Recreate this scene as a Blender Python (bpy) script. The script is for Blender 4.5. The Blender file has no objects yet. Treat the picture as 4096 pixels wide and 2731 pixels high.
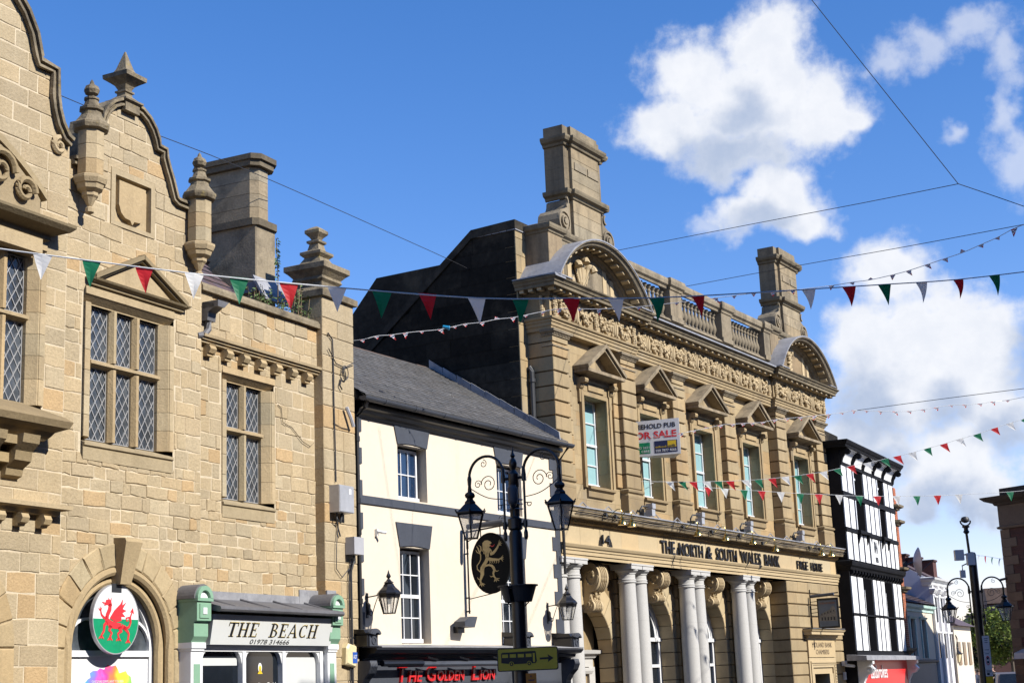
import bpy, bmesh, math, random
from math import sin, cos, pi, radians, atan2, sqrt, degrees
from mathutils import Vector, Matrix

random.seed(7)
scene = bpy.context.scene
COL = scene.collection

# ------------------------------------------------------------------ camera
PITCH, ROLL = radians(12.6355), radians(-2.372)
F_ = Vector((0, cos(PITCH), sin(PITCH)))
U_ = Vector((0, -sin(PITCH), cos(PITCH)))
X_ = Vector((1, 0, 0))
CX = X_ * cos(ROLL) + U_ * sin(ROLL)
CU = -X_ * sin(ROLL) + U_ * cos(ROLL)
cam = bpy.data.cameras.new('camera')
cam.sensor_width = 36.0
cam.lens = 54.601
cam.clip_start = 0.1
cam.clip_end = 3000
cob = bpy.data.objects.new('camera', cam)
COL.objects.link(cob)
m = Matrix(((CX.x, CU.x, -F_.x, 0), (CX.y, CU.y, -F_.y, 0), (CX.z, CU.z, -F_.z, 1.6), (0, 0, 0, 1)))
cob.matrix_world = m
scene.camera = cob

# ------------------------------------------------------------------ sun, sky, exposure
SUN_AZ, SUN_EL = radians(118), radians(36)       # azimuth clockwise from +Y
S = Vector((cos(SUN_EL) * sin(SUN_AZ), cos(SUN_EL) * cos(SUN_AZ), sin(SUN_EL)))
sl = bpy.data.lights.new('sun', 'SUN')
sl.energy = 5.0
sl.angle = radians(0.5)
sl.color = (1.0, 0.955, 0.88)
so = bpy.data.objects.new('sun', sl)
so.rotation_euler = S.to_track_quat('Z', 'Y').to_euler()
COL.objects.link(so)
scene.view_settings.view_transform = 'Standard'
scene.view_settings.look = 'None'
scene.view_settings.exposure = 0.62
scene.view_settings.gamma = 1.0

world = bpy.data.worlds.new('World')
scene.world = world
world.use_nodes = True
WT = world.node_tree
WT.nodes.clear()

BLOBS = [(10.52, 22.61, 2.0, 1.7), (7.36, 21.66, 1.9, 1.75), (10.17, 20.78, 3.0, 2.1), (12.28, 20.11, 1.9, 1.5), (6.7, 19.9, 2.2, 1.0), (8.97, 18.92, 2.6, 1.15), (8.9, 20.8, 2.4, 1.7), (12.9, 19.6, 1.4, 1.0),
         (10.55, 17.4, 1.6, 1.2), (9.28, 16.7, 1.7, 1.0), (11.13, 16.5, 1.4, 1.0),
         (14.21, 14.3, 1.75, 1.35), (15.43, 12.16, 2.7, 1.8), (13.2, 12.0, 1.8, 1.6), (17.37, 11.52, 1.8, 1.6), (14.18, 10.21, 3.0, 2.0), (17.14, 9.33, 1.84, 2.1),
         (12.67, 8.36, 2.0, 1.3), (12.4, 6.6, 1.6, 1.0), (15.63, 7.24, 2.6, 1.8), (16.3, 10.5, 2.6, 2.0), (14.64, 6.0, 2.0, 0.83), (16.9, 6.2, 1.3, 1.3)]
WISPS = [(14.98, 21.6, 1.1, 1.0), (16.4, 22.0, 1.4, 0.9), (18.0, 22.3, 1.6, 1.0), (19.1, 21.2, 1.1, 1.3), (19.0, 17.7, 1.1, 1.7), (18.8, 19.4, 0.6, 1.2), (16.9, 19.1, 0.7, 0.6),
         (19.3, 9.0, 1.2, 3.0), (19.6, 6.6, 1.0, 1.2), (7.9, 16.4, 1.2, .5)]
GREYS = [(8.6, 18.9, 2.6, 1.1), (9.4, 20.4, 1.5, 1.0), (12.9, 9.3, 1.6, 1.7), (15.2, 5.7, 2.6, 1.0), (13.2, 7.4, 1.3, 1.0), (15.8, 9.3, 1.2, .8), (17.4, 8.2, 1.2, .9), (9.6, 16.4, 1.6, .7), (19.2, 10.5, 1.5, 1.5)]


def build_world():
    N, L = WT.nodes, WT.links

    def nd(t, **k):
        n = N.new(t)
        for a, b in k.items():
            setattr(n, a, b)
        return n

    def mth(op, a, b=None, c=None):
        n = nd('ShaderNodeMath', operation=op)
        for i, v in enumerate((a, b, c)):
            if v is None:
                continue
            if isinstance(v, (int, float)):
                n.inputs[i].default_value = v
            else:
                L.new(v, n.inputs[i])
        return n.outputs[0]
    tc = nd('ShaderNodeTexCoord')
    sep = nd('ShaderNodeSeparateXYZ')
    L.new(tc.outputs['Generated'], sep.inputs[0])
    az = mth('MULTIPLY', mth('ARCTAN2', sep.outputs[0], sep.outputs[1]), 57.29578)
    el = mth('MULTIPLY', mth('ARCSINE', sep.outputs[2]), 57.29578)
    cmb = nd('ShaderNodeCombineXYZ')
    L.new(az, cmb.inputs[0])
    L.new(el, cmb.inputs[1])
    # gentle domain warp
    wn = nd('ShaderNodeTexNoise')
    wn.inputs['Scale'].default_value = 0.55
    wn.inputs['Detail'].default_value = 3
    L.new(cmb.outputs[0], wn.inputs['Vector'])
    w1 = nd('ShaderNodeVectorMath', operation='SUBTRACT')
    L.new(wn.outputs['Color'], w1.inputs[0])
    w1.inputs[1].default_value = (.5, .5, .5)
    w2 = nd('ShaderNodeVectorMath', operation='MULTIPLY_ADD')
    L.new(w1.outputs[0], w2.inputs[0])
    w2.inputs[1].default_value = (2.2, 2.0, 0)
    L.new(cmb.outputs[0], w2.inputs[2])
    P = w2.outputs[0]

    def field(bl):
        cur = None
        for (a, e, rx, ry) in bl:
            s = nd('ShaderNodeVectorMath', operation='SUBTRACT')
            L.new(P, s.inputs[0])
            s.inputs[1].default_value = (a, e, 0)
            q = nd('ShaderNodeVectorMath', operation='MULTIPLY')
            L.new(s.outputs[0], q.inputs[0])
            q.inputs[1].default_value = (1 / rx, 1 / ry, 0)
            l = nd('ShaderNodeVectorMath', operation='LENGTH')
            L.new(q.outputs[0], l.inputs[0])
            f = mth('SUBTRACT', 1.0, l.outputs['Value'])
            cur = f if cur is None else mth('SMOOTH_MAX', cur, f, 0.25)
        return cur

    def noise(scale, detail, rough, vec=None):
        n = nd('ShaderNodeTexNoise')
        n.inputs['Scale'].default_value = scale
        n.inputs['Detail'].default_value = detail
        n.inputs['Roughness'].default_value = rough
        L.new(vec or cmb.outputs[0], n.inputs['Vector'])
        return n.outputs['Fac']

    def mrange(v, a, b, c=0.0, d=1.0, smooth=True):
        n = nd('ShaderNodeMapRange')
        if smooth:
            n.interpolation_type = 'SMOOTHSTEP'
        L.new(v, n.inputs[0])
        for i, x in enumerate((a, b, c, d)):
            n.inputs[i + 1].default_value = x
        return n.outputs[0]
    n1 = noise(0.9, 9, 0.62)
    n2 = noise(2.6, 7, 0.6)
    nn = mth('ADD', mth('MULTIPLY', mth('SUBTRACT', n1, 0.5), 0.95), mth('MULTIPLY', mth('SUBTRACT', n2, 0.5), 0.30))
    d1 = mrange(mth('ADD', field(BLOBS), nn), -0.20, 0.50)
    d2 = mth('MULTIPLY', mrange(mth('ADD', field(WISPS), mth('MULTIPLY', nn, 1.5)), -0.05, 0.85), 0.55)
    dens = mth('MINIMUM', mth('MAXIMUM', d1, d2), 0.985)
    gr = mrange(mth('ADD', field(GREYS), mth('MULTIPLY', mth('SUBTRACT', n1, 0.5), 0.5)), -0.35, 0.75)
    vary = mrange(n1, 0.3, 0.7, 0.0, 0.16)
    shade = mth('MINIMUM', mth('ADD', mth('MULTIPLY', gr, 0.72), vary), 1.0)
    cm = nd('ShaderNodeMix', data_type='RGBA')
    L.new(shade, cm.inputs['Factor'])
    cm.inputs['A'].default_value = (0.93, 0.95, 1.0, 1)
    cm.inputs['B'].default_value = (0.40, 0.50, 0.70, 1)
    sky = nd('ShaderNodeTexSky', sky_type='NISHITA')
    sky.sun_disc = False
    sky.sun_elevation = SUN_EL
    sky.sun_rotation = SUN_AZ
    sky.air_density = 1.0
    sky.dust_density = 0.0
    sky.ozone_density = 3.0
    sky.altitude = 0
    hs = nd('ShaderNodeHueSaturation')
    hs.inputs['Saturation'].default_value = 1.3
    hs.inputs['Value'].default_value = 1.0
    L.new(sky.outputs[0], hs.inputs['Color'])
    b1 = nd('ShaderNodeBackground')
    b1.inputs['Strength'].default_value = 0.096
    tn = nd('ShaderNodeMix', data_type='RGBA', blend_type='MULTIPLY')
    tn.inputs['Factor'].default_value = 1.0
    L.new(hs.outputs[0], tn.inputs['A'])
    tn.inputs['B'].default_value = (1.42, 1.12, 1.29, 1)
    L.new(tn.outputs['Result'], b1.inputs[0])
    b2 = nd('ShaderNodeBackground')
    b2.inputs['Strength'].default_value = 0.66
    L.new(cm.outputs['Result'], b2.inputs[0])
    mx = nd('ShaderNodeMixShader')
    L.new(dens, mx.inputs[0])
    L.new(b1.outputs[0], mx.inputs[1])
    L.new(b2.outputs[0], mx.inputs[2])
    out = nd('ShaderNodeOutputWorld')
    L.new(mx.outputs[0], out.inputs[0])


build_world()

# ------------------------------------------------------------------ materials
MATS = {}


def mat(name, col, rough=0.8, metal=0.0, n1=(3.0, 0.12), n2=(25.0, 0.10), bump=0.0, bscale=40.0, attr=False, stain=None, spec=0.5, coat=0.0, streak=None, wave=None, trans=0.0, alpha=1.0, emit=None):
    """n1,n2: (scale, amount) brightness noise; attr: multiply the 'col' attribute; stain: (colour, scale, lo, hi, amount)."""
    if name in MATS:
        return MATS[name]
    M = bpy.data.materials.new(name)
    MATS[name] = M
    M.use_nodes = True
    nt = M.node_tree
    N, L = nt.nodes, nt.links
    bs = N['Principled BSDF']
    tc = N.new('ShaderNodeTexCoord')
    co = tc.outputs['Object']

    def noi(scale, det=5, rough_=0.6, vec=None):
        n = N.new('ShaderNodeTexNoise')
        n.inputs['Scale'].default_value = scale
        n.inputs['Detail'].default_value = det
        n.inputs['Roughness'].default_value = rough_
        L.new(vec or co, n.inputs['Vector'])
        return n.outputs['Fac']

    def mul(c, fac):
        v = N.new('ShaderNodeVectorMath')
        v.operation = 'SCALE'
        L.new(c, v.inputs[0])
        L.new(fac, v.inputs['Scale'])
        return v.outputs[0]

    def mr(v, a, b, c, d):
        n = N.new('ShaderNodeMapRange')
        L.new(v, n.inputs[0])
        for i, x in enumerate((a, b, c, d)):
            n.inputs[i + 1].default_value = x
        return n.outputs[0]
    rgb = N.new('ShaderNodeRGB')
    rgb.outputs[0].default_value = (*col, 1)
    c = rgb.outputs[0]
    if attr:
        at = N.new('ShaderNodeAttribute')
        at.attribute_name = 'col'
        v = N.new('ShaderNodeVectorMath')
        v.operation = 'MULTIPLY'
        L.new(c, v.inputs[0])
        L.new(at.outputs['Color'], v.inputs[1])
        c = v.outputs[0]
    for (sc, am) in (n1, n2):
        if am > 0:
            c = mul(c, mr(noi(sc), 0.25, 0.75, 1 - am, 1 + am))

    def over(c, colr, fac):
        mx = N.new('ShaderNodeMix')
        mx.data_type = 'RGBA'
        L.new(fac, mx.inputs['Factor'])
        L.new(c, mx.inputs['A'])
        mx.inputs['B'].default_value = (*colr, 1)
        return mx.outputs['Result']
    if streak:                      # vertical dirt streaks (rain wash)
        mp = N.new('ShaderNodeMapping')
        mp.inputs['Scale'].default_value = (streak[1], streak[1], streak[1] * 0.12)
        L.new(co, mp.inputs[0])
        c = over(c, streak[0], mr(noi(1.0, 6, 0.65, mp.outputs[0]), streak[2], streak[3], 0.0, streak[4]))
    for st in (stain or []):
        c = over(c, st[0], mr(noi(st[1], 7, 0.68), st[2], st[3], 0.0, st[4]))
    L.new(c, bs.inputs['Base Color'])
    bs.inputs['Roughness'].default_value = rough
    bs.inputs['Metallic'].default_value = metal
    bs.inputs['Specular IOR Level'].default_value = spec
    bs.inputs['Coat Weight'].default_value = coat
    bs.inputs['Transmission Weight'].default_value = trans
    bs.inputs['Alpha'].default_value = alpha
    if emit:
        bs.inputs['Emission Color'].default_value = (*emit[0], 1)
        bs.inputs['Emission Strength'].default_value = emit[1]
    if bump > 0:
        b = N.new('ShaderNodeBump')
        b.inputs['Strength'].default_value = min(1.0, bump)
        b.inputs['Distance'].default_value = 0.02
        L.new(noi(bscale, 6, 0.65), b.inputs['Height'])
        L.new(b.outputs[0], bs.inputs['Normal'])
    return M


SOOT = (0.035, 0.028, 0.02)
LICH = (0.32, 0.24, 0.07)
M_ASH = mat('sandstone_ashlar', (0.382, 0.298, 0.181), 0.9, n1=(1.3, .10), n2=(22, .16), bump=.8, bscale=26, attr=True, spec=.25,
            streak=((0.25, .185, .10), 1.6, .52, .8, .45), stain=[((0.20, .165, .10), 2.2, .60, .8, .5)])
M_MORT = mat('lime_mortar', (0.504, 0.42, 0.294), 0.95, n1=(3, .14), n2=(30, .12), bump=.5, bscale=60, spec=.2)
M_TRIM = mat('sandstone_dressing', (0.369, 0.287, 0.172), 0.88, n1=(1.5, .12), n2=(18, .12), bump=.5, bscale=30, attr=True, spec=.25,
             streak=((0.20, .15, .085), 2.4, .50, .78, .55), stain=[((.15, .13, .09), 3.0, .62, .82, .6)])
M_CAP = mat('weathered_coping', (0.227, 0.185, 0.122), 0.92, n1=(2.5, .2), n2=(20, .2), bump=.8, bscale=24, spec=.2,
            stain=[((.075, .062, .045), 2.3, .44, .66, .85), (LICH, 5.5, .60, .72, .75)])
M_CHIM = mat('soot_stained_stone', (0.252, 0.206, 0.139), 0.92, n1=(2, .2), n2=(18, .16), bump=.6, bscale=24, spec=.2, attr=True,
             stain=[((.06, .05, .037), 1.3, .48, .70, .75)])
M_BST = mat('bank_sandstone', (0.322, 0.244, 0.137), 0.85, n1=(1.1, .12), n2=(14, .08), bump=.3, bscale=30, attr=True, spec=.25,
            streak=((0.17, .125, .075), 2.0, .46, .74, .60), stain=[((.15, .12, .08), 1.4, .54, .78, .55), ((.42, .38, .30), .7, .55, .8, .4)])
M_BUP = mat('bank_weathered_stone', (0.234, 0.191, 0.129), 0.88, n1=(1.6, .18), n2=(16, .14), bump=.4, bscale=30, attr=True, spec=.22,
            streak=((0.07, .058, .042), 2.6, .47, .72, .8), stain=[((.08, .066, .048), 2.2, .52, .74, .7)])
M_BFR = mat('bank_smooth_stone', (0.421, 0.328, 0.195), 0.8, n1=(.7, .08), n2=(12, .05), bump=.12, bscale=50, attr=True, spec=.25,
            streak=((.40, .30, .18), 1.4, .58, .8, .4))
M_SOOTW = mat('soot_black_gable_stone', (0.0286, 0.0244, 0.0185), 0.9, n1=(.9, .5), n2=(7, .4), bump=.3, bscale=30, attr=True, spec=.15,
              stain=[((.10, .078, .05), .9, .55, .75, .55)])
M_GRAN = mat('grey_granite', (0.445, 0.433, 0.407), 0.55, n1=(2, .04), n2=(70, .22), spec=.4, streak=((.33, .31, .28), 2.0, .6, .8, .3))
M_CREAM = mat('cream_render', (0.615, 0.535, 0.425), 0.85, n1=(.8, .04), n2=(9, .03), bump=.15, bscale=14, spec=.25, streak=((.42, .35, .26), 2.2, .58, .82, .45), stain=[((.46, .40, .32), .9, .58, .8, .35)])
M_GREY = mat('dark_grey_paint', (0.0487, 0.0538, 0.0672), 0.55, n1=(2, .12), n2=(20, .10), bump=.1, bscale=40, stain=[((.11, .115, .13), 3.5, .62, .78, .5)])
M_BLACK = mat('black_paint', (0.0101, 0.0101, 0.0118), 0.38, n1=(3, .2), n2=(30, .1), bump=.06, bscale=30)
M_IRON = mat('black_cast_iron', (0.0084, 0.0084, 0.0101), 0.32, n1=(4, .2), n2=(30, .1), bump=.1, bscale=60)
M_SLATE = mat('slate_roof', (0.1, 0.096, 0.0936), 0.75, n1=(.6, .22), n2=(9, .22), bump=.3, bscale=30, attr=True, stain=[((.35, .34, .31), 7.0, .66, .72, .7)])
M_SLATEP = mat('purple_slate', (0.084, 0.0571, 0.063), 0.7, n1=(1, .15), n2=(12, .15), bump=.2, bscale=30, attr=True)
M_RIDGE = mat('clay_ridge_tile', (0.109, 0.0714, 0.0546), 0.85, n1=(2, .3), n2=(20, .25), bump=.3, bscale=30, stain=[((.30, .27, .22), 9.0, .62, .7, .6)])
M_LEAD = mat('lead_sheet', (0.255, 0.255, 0.265), 0.55, metal=.1, n1=(2, .25), n2=(14, .12), bump=.15, bscale=10, stain=[((.10, .10, .12), 3, .52, .7, .6)])
M_LEADD = mat('dull_lead_roof', (0.118, 0.116, 0.122), 0.6, metal=.15, n1=(2, .2), n2=(14, .12), bump=.3, bscale=14, stain=[((.05, .05, .055), 4, .5, .7, .6)])
M_LCAME = mat('lead_lattice_came', (0.353, 0.353, 0.353), 0.4, metal=.3, n1=(5, .15), n2=(30, .1))
M_GLASS = mat('leaded_window_glass', (0.05, 0.058, 0.068), 0.12, n1=(3.2, .7), n2=(1.2, .5), bump=.5, bscale=5, attr=False, spec=.7)  # strong brightness noise paints uneven reflections into the base colour
M_GLD = mat('dark_window_glass', (0.0101, 0.0134, 0.0185), 0.05, n1=(.8, .4), n2=(4, .1), spec=.5)
M_GLB = mat('painted_sky_glass', (0.0118, 0.0294, 0.0714), 0.06, n1=(.7, .5), n2=(4, .1), spec=.6)  # blue of a reflected sky put into the base colour
M_GLC = mat('glass_over_pale_blue_blind', (0.252, 0.42, 0.437), 0.08, n1=(.9, .1), n2=(6, .04), spec=.5)
M_WHITE = mat('white_gloss_paint', (0.66, 0.665, 0.67), 0.35, n1=(3, .03), n2=(20, .03))
M_WHITEM = mat('white_infill_render', (0.70, 0.70, 0.69), 0.7, n1=(1, .03), n2=(10, .03), bump=.05)
M_SIGNW = mat('off_white_sign_board', (0.529, 0.538, 0.521), 0.4, n1=(1.5, .04), n2=(20, .02))
M_GREENP = mat('sage_green_paint', (0.193, 0.336, 0.227), 0.5, n1=(3, .06), n2=(20, .05))
M_RED = mat('red_gloss_letters', (0.504, 0.0101, 0.0126), 0.3, n1=(3, .1), n2=(20, .05))
M_REDB = mat('red_shop_fascia', (0.605, 0.0252, 0.0252), 0.35, n1=(1, .05), n2=(20, .02))
M_REDS = mat('red_print', (0.63, 0.0252, 0.0336), 0.5)
M_GREENS = mat('emerald_green_print', (0, 0.235, 0.101), 0.5)
M_NAVY = mat('navy_print', (0.0101, 0.0168, 0.0756), 0.5)
M_YEL = mat('yellow_print', (0.672, 0.462, 0.0168), 0.5)
M_YELS = mat('dull_yellow_sign', (0.588, 0.437, 0.0336), 0.5, n1=(2, .1), n2=(20, .05))
M_ORNG = mat('orange_notice', (0.521, 0.185, 0.0168), 0.5)
M_GOLD = mat('pale_gold_paint', (0.42, 0.323, 0.143), 0.5, n1=(4, .1), n2=(30, .05))
M_BRASS = mat('polished_brass', (0.521, 0.37, 0.118), 0.22, metal=1.0, n1=(3, .1), n2=(20, .05))
M_GALV = mat('galvanised_cabinet', (0.425, 0.425, 0.433), 0.4, metal=.35, n1=(2, .12), n2=(12, .08), stain=[((.25, .2, .15), 6, .62, .75, .5)])
M_PLAS = mat('grey_plastic', (0.353, 0.353, 0.37), 0.5, n1=(2, .05), n2=(12, .05))
M_BRICK = mat('orange_red_brick', (0.353, 0.109, 0.0504), 0.9, n1=(2, .2), n2=(14, .2), bump=.3, attr=True)
M_DBRICK = mat('dark_brown_brick', (0.0714, 0.0302, 0.0235), 0.9, n1=(2, .25), n2=(14, .2), bump=.3, attr=True)  # dark brown is the brick's base colour
M_BROWN = mat('brown_stone_quoin', (0.13, 0.0882, 0.0588), 0.9, n1=(1.5, .15), n2=(14, .12), bump=.3, attr=True, streak=((.10, .07, .05), 2, .55, .8, .5))
M_WREND = mat('pale_lilac_render', (0.554, 0.538, 0.571), 0.85, n1=(.6, .08), n2=(6, .05), bump=.1)
M_DULL = mat('dark_plastic', (0.0252, 0.0269, 0.0302), 0.5)
M_ASPH = mat('asphalt', (0.042, 0.042, 0.0437), 0.9, n1=(.4, .15), n2=(60, .2), bump=.4, bscale=120)
M_PAVE = mat('paving_flags', (0.252, 0.227, 0.193), 0.85, n1=(.6, .12), n2=(20, .1), bump=.2, bscale=60)
M_LAMPG = mat('lantern_glass', (0.82, 0.8, 0.74), 0.08, n1=(2, .05), n2=(9, .03), alpha=.30, spec=.5)
M_ROPE = mat('white_tape', (0.714, 0.714, 0.697), 0.6)
M_BLKG = mat('black_window_glass', (0.00504, 0.00504, 0.00588), 0.9, spec=.0)
M_TIMB = mat('black_timber_paint', (0.0084, 0.0084, 0.0101), 0.75, n1=(3, .3), n2=(20, .2), bump=.1, spec=.15)
M_SIGNB = mat('matt_black_board', (0.0084, 0.00924, 0.0101), 0.8, spec=.08)
M_WIRE = mat('dark_cable', (0.0252, 0.0252, 0.0294), 0.6)
M_NET = mat('black_bird_netting', (0.0168, 0.0168, 0.0168), 0.7)


def cloth(name, col, tr=0.35):
    M = bpy.data.materials.new(name)
    MATS[name] = M
    M.use_nodes = True
    N, L = M.node_tree.nodes, M.node_tree.links
    bs = N['Principled BSDF']
    tc = N.new('ShaderNodeTexCoord')
    no = N.new('ShaderNodeTexNoise')
    no.inputs['Scale'].default_value = 12
    L.new(tc.outputs['Object'], no.inputs['Vector'])
    mr = N.new('ShaderNodeMapRange')
    L.new(no.outputs['Fac'], mr.inputs[0])
    mr.inputs[3].default_value, mr.inputs[4].default_value = .92, 1.06
    v = N.new('ShaderNodeVectorMath')
    v.operation = 'SCALE'
    v.inputs[0].default_value = col
    L.new(mr.outputs[0], v.inputs['Scale'])
    L.new(v.outputs[0], bs.inputs['Base Color'])
    bs.inputs['Roughness'].default_value = .55
    t = N.new('ShaderNodeBsdfTranslucent')
    t.inputs['Color'].default_value = (*col, 1)
    mx = N.new('ShaderNodeMixShader')
    mx.inputs[0].default_value = tr
    L.new(bs.outputs[0], mx.inputs[1])
    L.new(t.outputs[0], mx.inputs[2])
    L.new(mx.outputs[0], N['Material Output'].inputs[0])
    return M


C_W = cloth('white_pennant_cloth', (0.84, 0.84, 0.82), .45)
C_R = cloth('red_pennant_cloth', (0.55, 0.012, 0.018))
C_G = cloth('green_pennant_cloth', (0.005, 0.17, 0.075))
C_N = cloth('navy_pennant_cloth', (0.02, 0.03, 0.14))


# ------------------------------------------------------------------ mesh builder (facade frame: s along the wall, o outwards, z up)
class MB:
    def __init__(self, mats=None):
        self.v, self.f, self.c, self.mi = [], [], [], []
        self.mats = mats if isinstance(mats, list) else [mats]
        self.cur = 0

    def P(self, s, o, z):
        self.v.append((s, -o, z))
        return len(self.v) - 1

    def face(self, idx, col=None):
        self.f.append(tuple(idx))
        self.c.append(col or (1, 1, 1))
        self.mi.append(self.cur)

    def poly(self, pts, col=None):
        self.face([self.P(*p) for p in pts], col)

    def box(self, s0, s1, o0, o1, z0, z1, col=None):
        i = [self.P(s, o, z) for z in (z0, z1) for o in (o0, o1) for s in (s0, s1)]
        for q in ((0, 2, 3, 1), (4, 5, 7, 6), (0, 1, 5, 4), (2, 6, 7, 3), (0, 4, 6, 2), (1, 3, 7, 5)):
            self.face([i[k] for k in q], col)

    def block(self, s0, s1, o0, o1, z0, z1, bev=.02, col=None):
        """box whose front face is chamfered"""
        self.prismb([(s0, z0), (s1, z0), (s1, z1), (s0, z1)], o0, o1, bev, col)

    def prismb(self, poly, o0, o1, bev, col=None):
        n = len(poly)
        cx = sum(p[0] for p in poly) / n
        cz = sum(p[1] for p in poly) / n
        a = [self.P(p[0], o0, p[1]) for p in poly]
        b = [self.P(p[0], o1 - bev, p[1]) for p in poly]
        r = []
        for p in poly:
            dx, dz = cx - p[0], cz - p[1]
            d = max(abs(dx), abs(dz), 1e-4)
            r.append(self.P(p[0] + math.copysign(min(bev, abs(dx)), dx), o1, p[1] + math.copysign(min(bev, abs(dz)), dz)))
        for k in range(n):
            l = (k + 1) % n
            self.face((a[k], a[l], b[l], b[k]), col)
            self.face((b[k], b[l], r[l], r[k]), col)
        self.face(r, col)

    def prism(self, poly, o0, o1, col=None):
        n = len(poly)
        a = [self.P(p[0], o0, p[1]) for p in poly]
        b = [self.P(p[0], o1, p[1]) for p in poly]
        for k in range(n):
            l = (k + 1) % n
            self.face((a[k], a[l], b[l], b[k]), col)
        self.face(a[::-1], col)
        self.face(b, col)

    def prism_s(self, poly, s0, s1, col=None):
        """polygon in (o,z) extruded along s"""
        n = len(poly)
        a = [self.P(s0, p[0], p[1]) for p in poly]
        b = [self.P(s1, p[0], p[1]) for p in poly]
        for k in range(n):
            l = (k + 1) % n
            self.face((a[k], a[l], b[l], b[k]), col)
        self.face(a[::-1], col)
        self.face(b, col)

    def cornice(self, prof, s0, s1, o, ret=.3, left=True, right=True, col=None):
        """profile [(projection,z)...] swept round the front and returned at the ends"""
        paths = []
        for p, z in prof:
            pp = max(p, 0.0005)
            l = []
            if left:
                l.append((s0 - pp, o - ret, z))
                l.append((s0 - pp, o + p, z))
            else:
                l.append((s0, o + p, z))
            if right:
                l.append((s1 + pp, o + p, z))
                l.append((s1 + pp, o - ret, z))
            else:
                l.append((s1, o + p, z))
            paths.append([self.P(*q) for q in l])
        for a, b in zip(paths[:-1], paths[1:]):
            for k in range(len(a) - 1):
                self.face((a[k], a[k + 1], b[k + 1], b[k]), col)
        self.face([p[0] for p in paths], col)
        self.face([p[-1] for p in paths][::-1], col)

    def lathe(self, prof, s, o, n=12, z=0.0, col=None, rot=0.0, sx=1.0):
        """profile [(r,z)...] turned about the vertical at (s,o)"""
        rings = []
        for r, zz in prof:
            rings.append([self.P(s + sx * r * cos(rot + 2 * pi * k / n), o + r * sin(rot + 2 * pi * k / n), z + zz) for k in range(n)])
        for a, b in zip(rings[:-1], rings[1:]):
            for k in range(n):
                l = (k + 1) % n
                self.face((a[k], a[l], b[l], b[k]), col)
        self.face(rings[0][::-1], col)
        self.face(rings[-1], col)

    def tube(self, pts, r, n=6, col=None, closed=False):
        """tube through 3-D points given as (s,o,z); r may be a list"""
        V = [Vector(p) for p in pts]
        m_ = len(V)
        rr = r if isinstance(r, (list, tuple)) else [r] * m_
        rings = []
        up = Vector((0.13, .21, 1)).normalized()
        for i in range(m_):
            a = V[max(i - 1, 0)]
            b = V[min(i + 1, m_ - 1)]
            if closed:
                a, b = V[i - 1], V[(i + 1) % m_]
            t = (b - a)
            if t.length < 1e-9:
                t = Vector((1, 0, 0))
            t.normalize()
            x = t.cross(up)
            if x.length < 1e-3:
                x = t.cross(Vector((1, 0, 0)))
            x.normalize()
            y = t.cross(x)
            rings.append([self.P(*(V[i] + (x * cos(2 * pi * k / n) + y * sin(2 * pi * k / n)) * rr[i])) for k in range(n)])
        for i in range(m_ - 1 + (1 if closed else 0)):
            a, b = rings[i], rings[(i + 1) % m_]
            for k in range(n):
                l = (k + 1) % n
                self.face((a[k], a[l], b[l], b[k]), col)
        if not closed:
            self.face(rings[0][::-1], col)
            self.face(rings[-1], col)

    def arch(self, cs, cz, r0, r1, o0, o1, a0=0.0, a1=pi, n=16, col=None, ez=1.0, prof=None):
        """annular prism; ez squashes vertically; prof: optional [(r,o)...] closed section swept instead of the rectangle"""
        sec = prof or [(r0, o0), (r1, o0), (r1, o1), (r0, o1)]
        rings = []
        for k in range(n + 1):
            a = a0 + (a1 - a0) * k / n
            rings.append([self.P(cs + r * cos(a), o, cz + ez * r * sin(a)) for r, o in sec])
        q = len(sec)
        for a, b in zip(rings[:-1], rings[1:]):
            for k in range(q):
                l = (k + 1) % q
                self.face((a[k], a[l], b[l], b[k]), col)
        self.face(rings[0], col)
        self.face(rings[-1][::-1], col)

    def vous(self, cs, cz, r0, r1, o0, o1, a0, a1, n, bev=.02, gap=.012, cols=None, ez=1.0):
        """separate wedge stones"""
        for k in range(n):
            b0 = a0 + (a1 - a0) * k / n
            b1 = a0 + (a1 - a0) * (k + 1) / n
            g = gap / r1
            pts = []
            for t in (0, .5, 1):
                a = b0 + g + (b1 - b0 - 2 * g) * t
                pts.append((cs + r1 * cos(a), cz + ez * r1 * sin(a)))
            for t in (1, .5, 0):
                a = b0 + g + (b1 - b0 - 2 * g) * t
                pts.append((cs + r0 * cos(a), cz + ez * r0 * sin(a)))
            self.prismb(pts, o0, o1, bev, cols() if cols else None)

    def disc(self, cs, cz, rs, rz, o0, o1, n=32, col=None):
        self.prism([(cs + rs * cos(2 * pi * k / n), cz + rz * sin(2 * pi * k / n)) for k in range(n)], o0, o1, col)

    def build(self, name, parent=None, loc=(0, 0, 0), smooth=False, mats=None, normals=True):
        me = bpy.data.meshes.new(name)
        me.from_pydata(self.v, [], self.f)
        for mt in (mats or self.mats):
            me.materials.append(mt)
        me.polygons.foreach_set('material_index', self.mi)
        if any(c != (1, 1, 1) for c in self.c):
            at = me.color_attributes.new('col', 'FLOAT_COLOR', 'CORNER')
            data = []
            for p, c in zip(me.polygons, self.c):
                data += [c[0], c[1], c[2], 1.0] * p.loop_total
            at.data.foreach_set('color', data)
        else:
            at = me.color_attributes.new('col', 'FLOAT_COLOR', 'CORNER')
            at.data.foreach_set('color', [1.0] * (4 * len(me.loops)))
        if normals:
            bm = bmesh.new()
            bm.from_mesh(me)
            bmesh.ops.recalc_face_normals(bm, faces=bm.faces)
            bm.to_mesh(me)
            bm.free()
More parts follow.
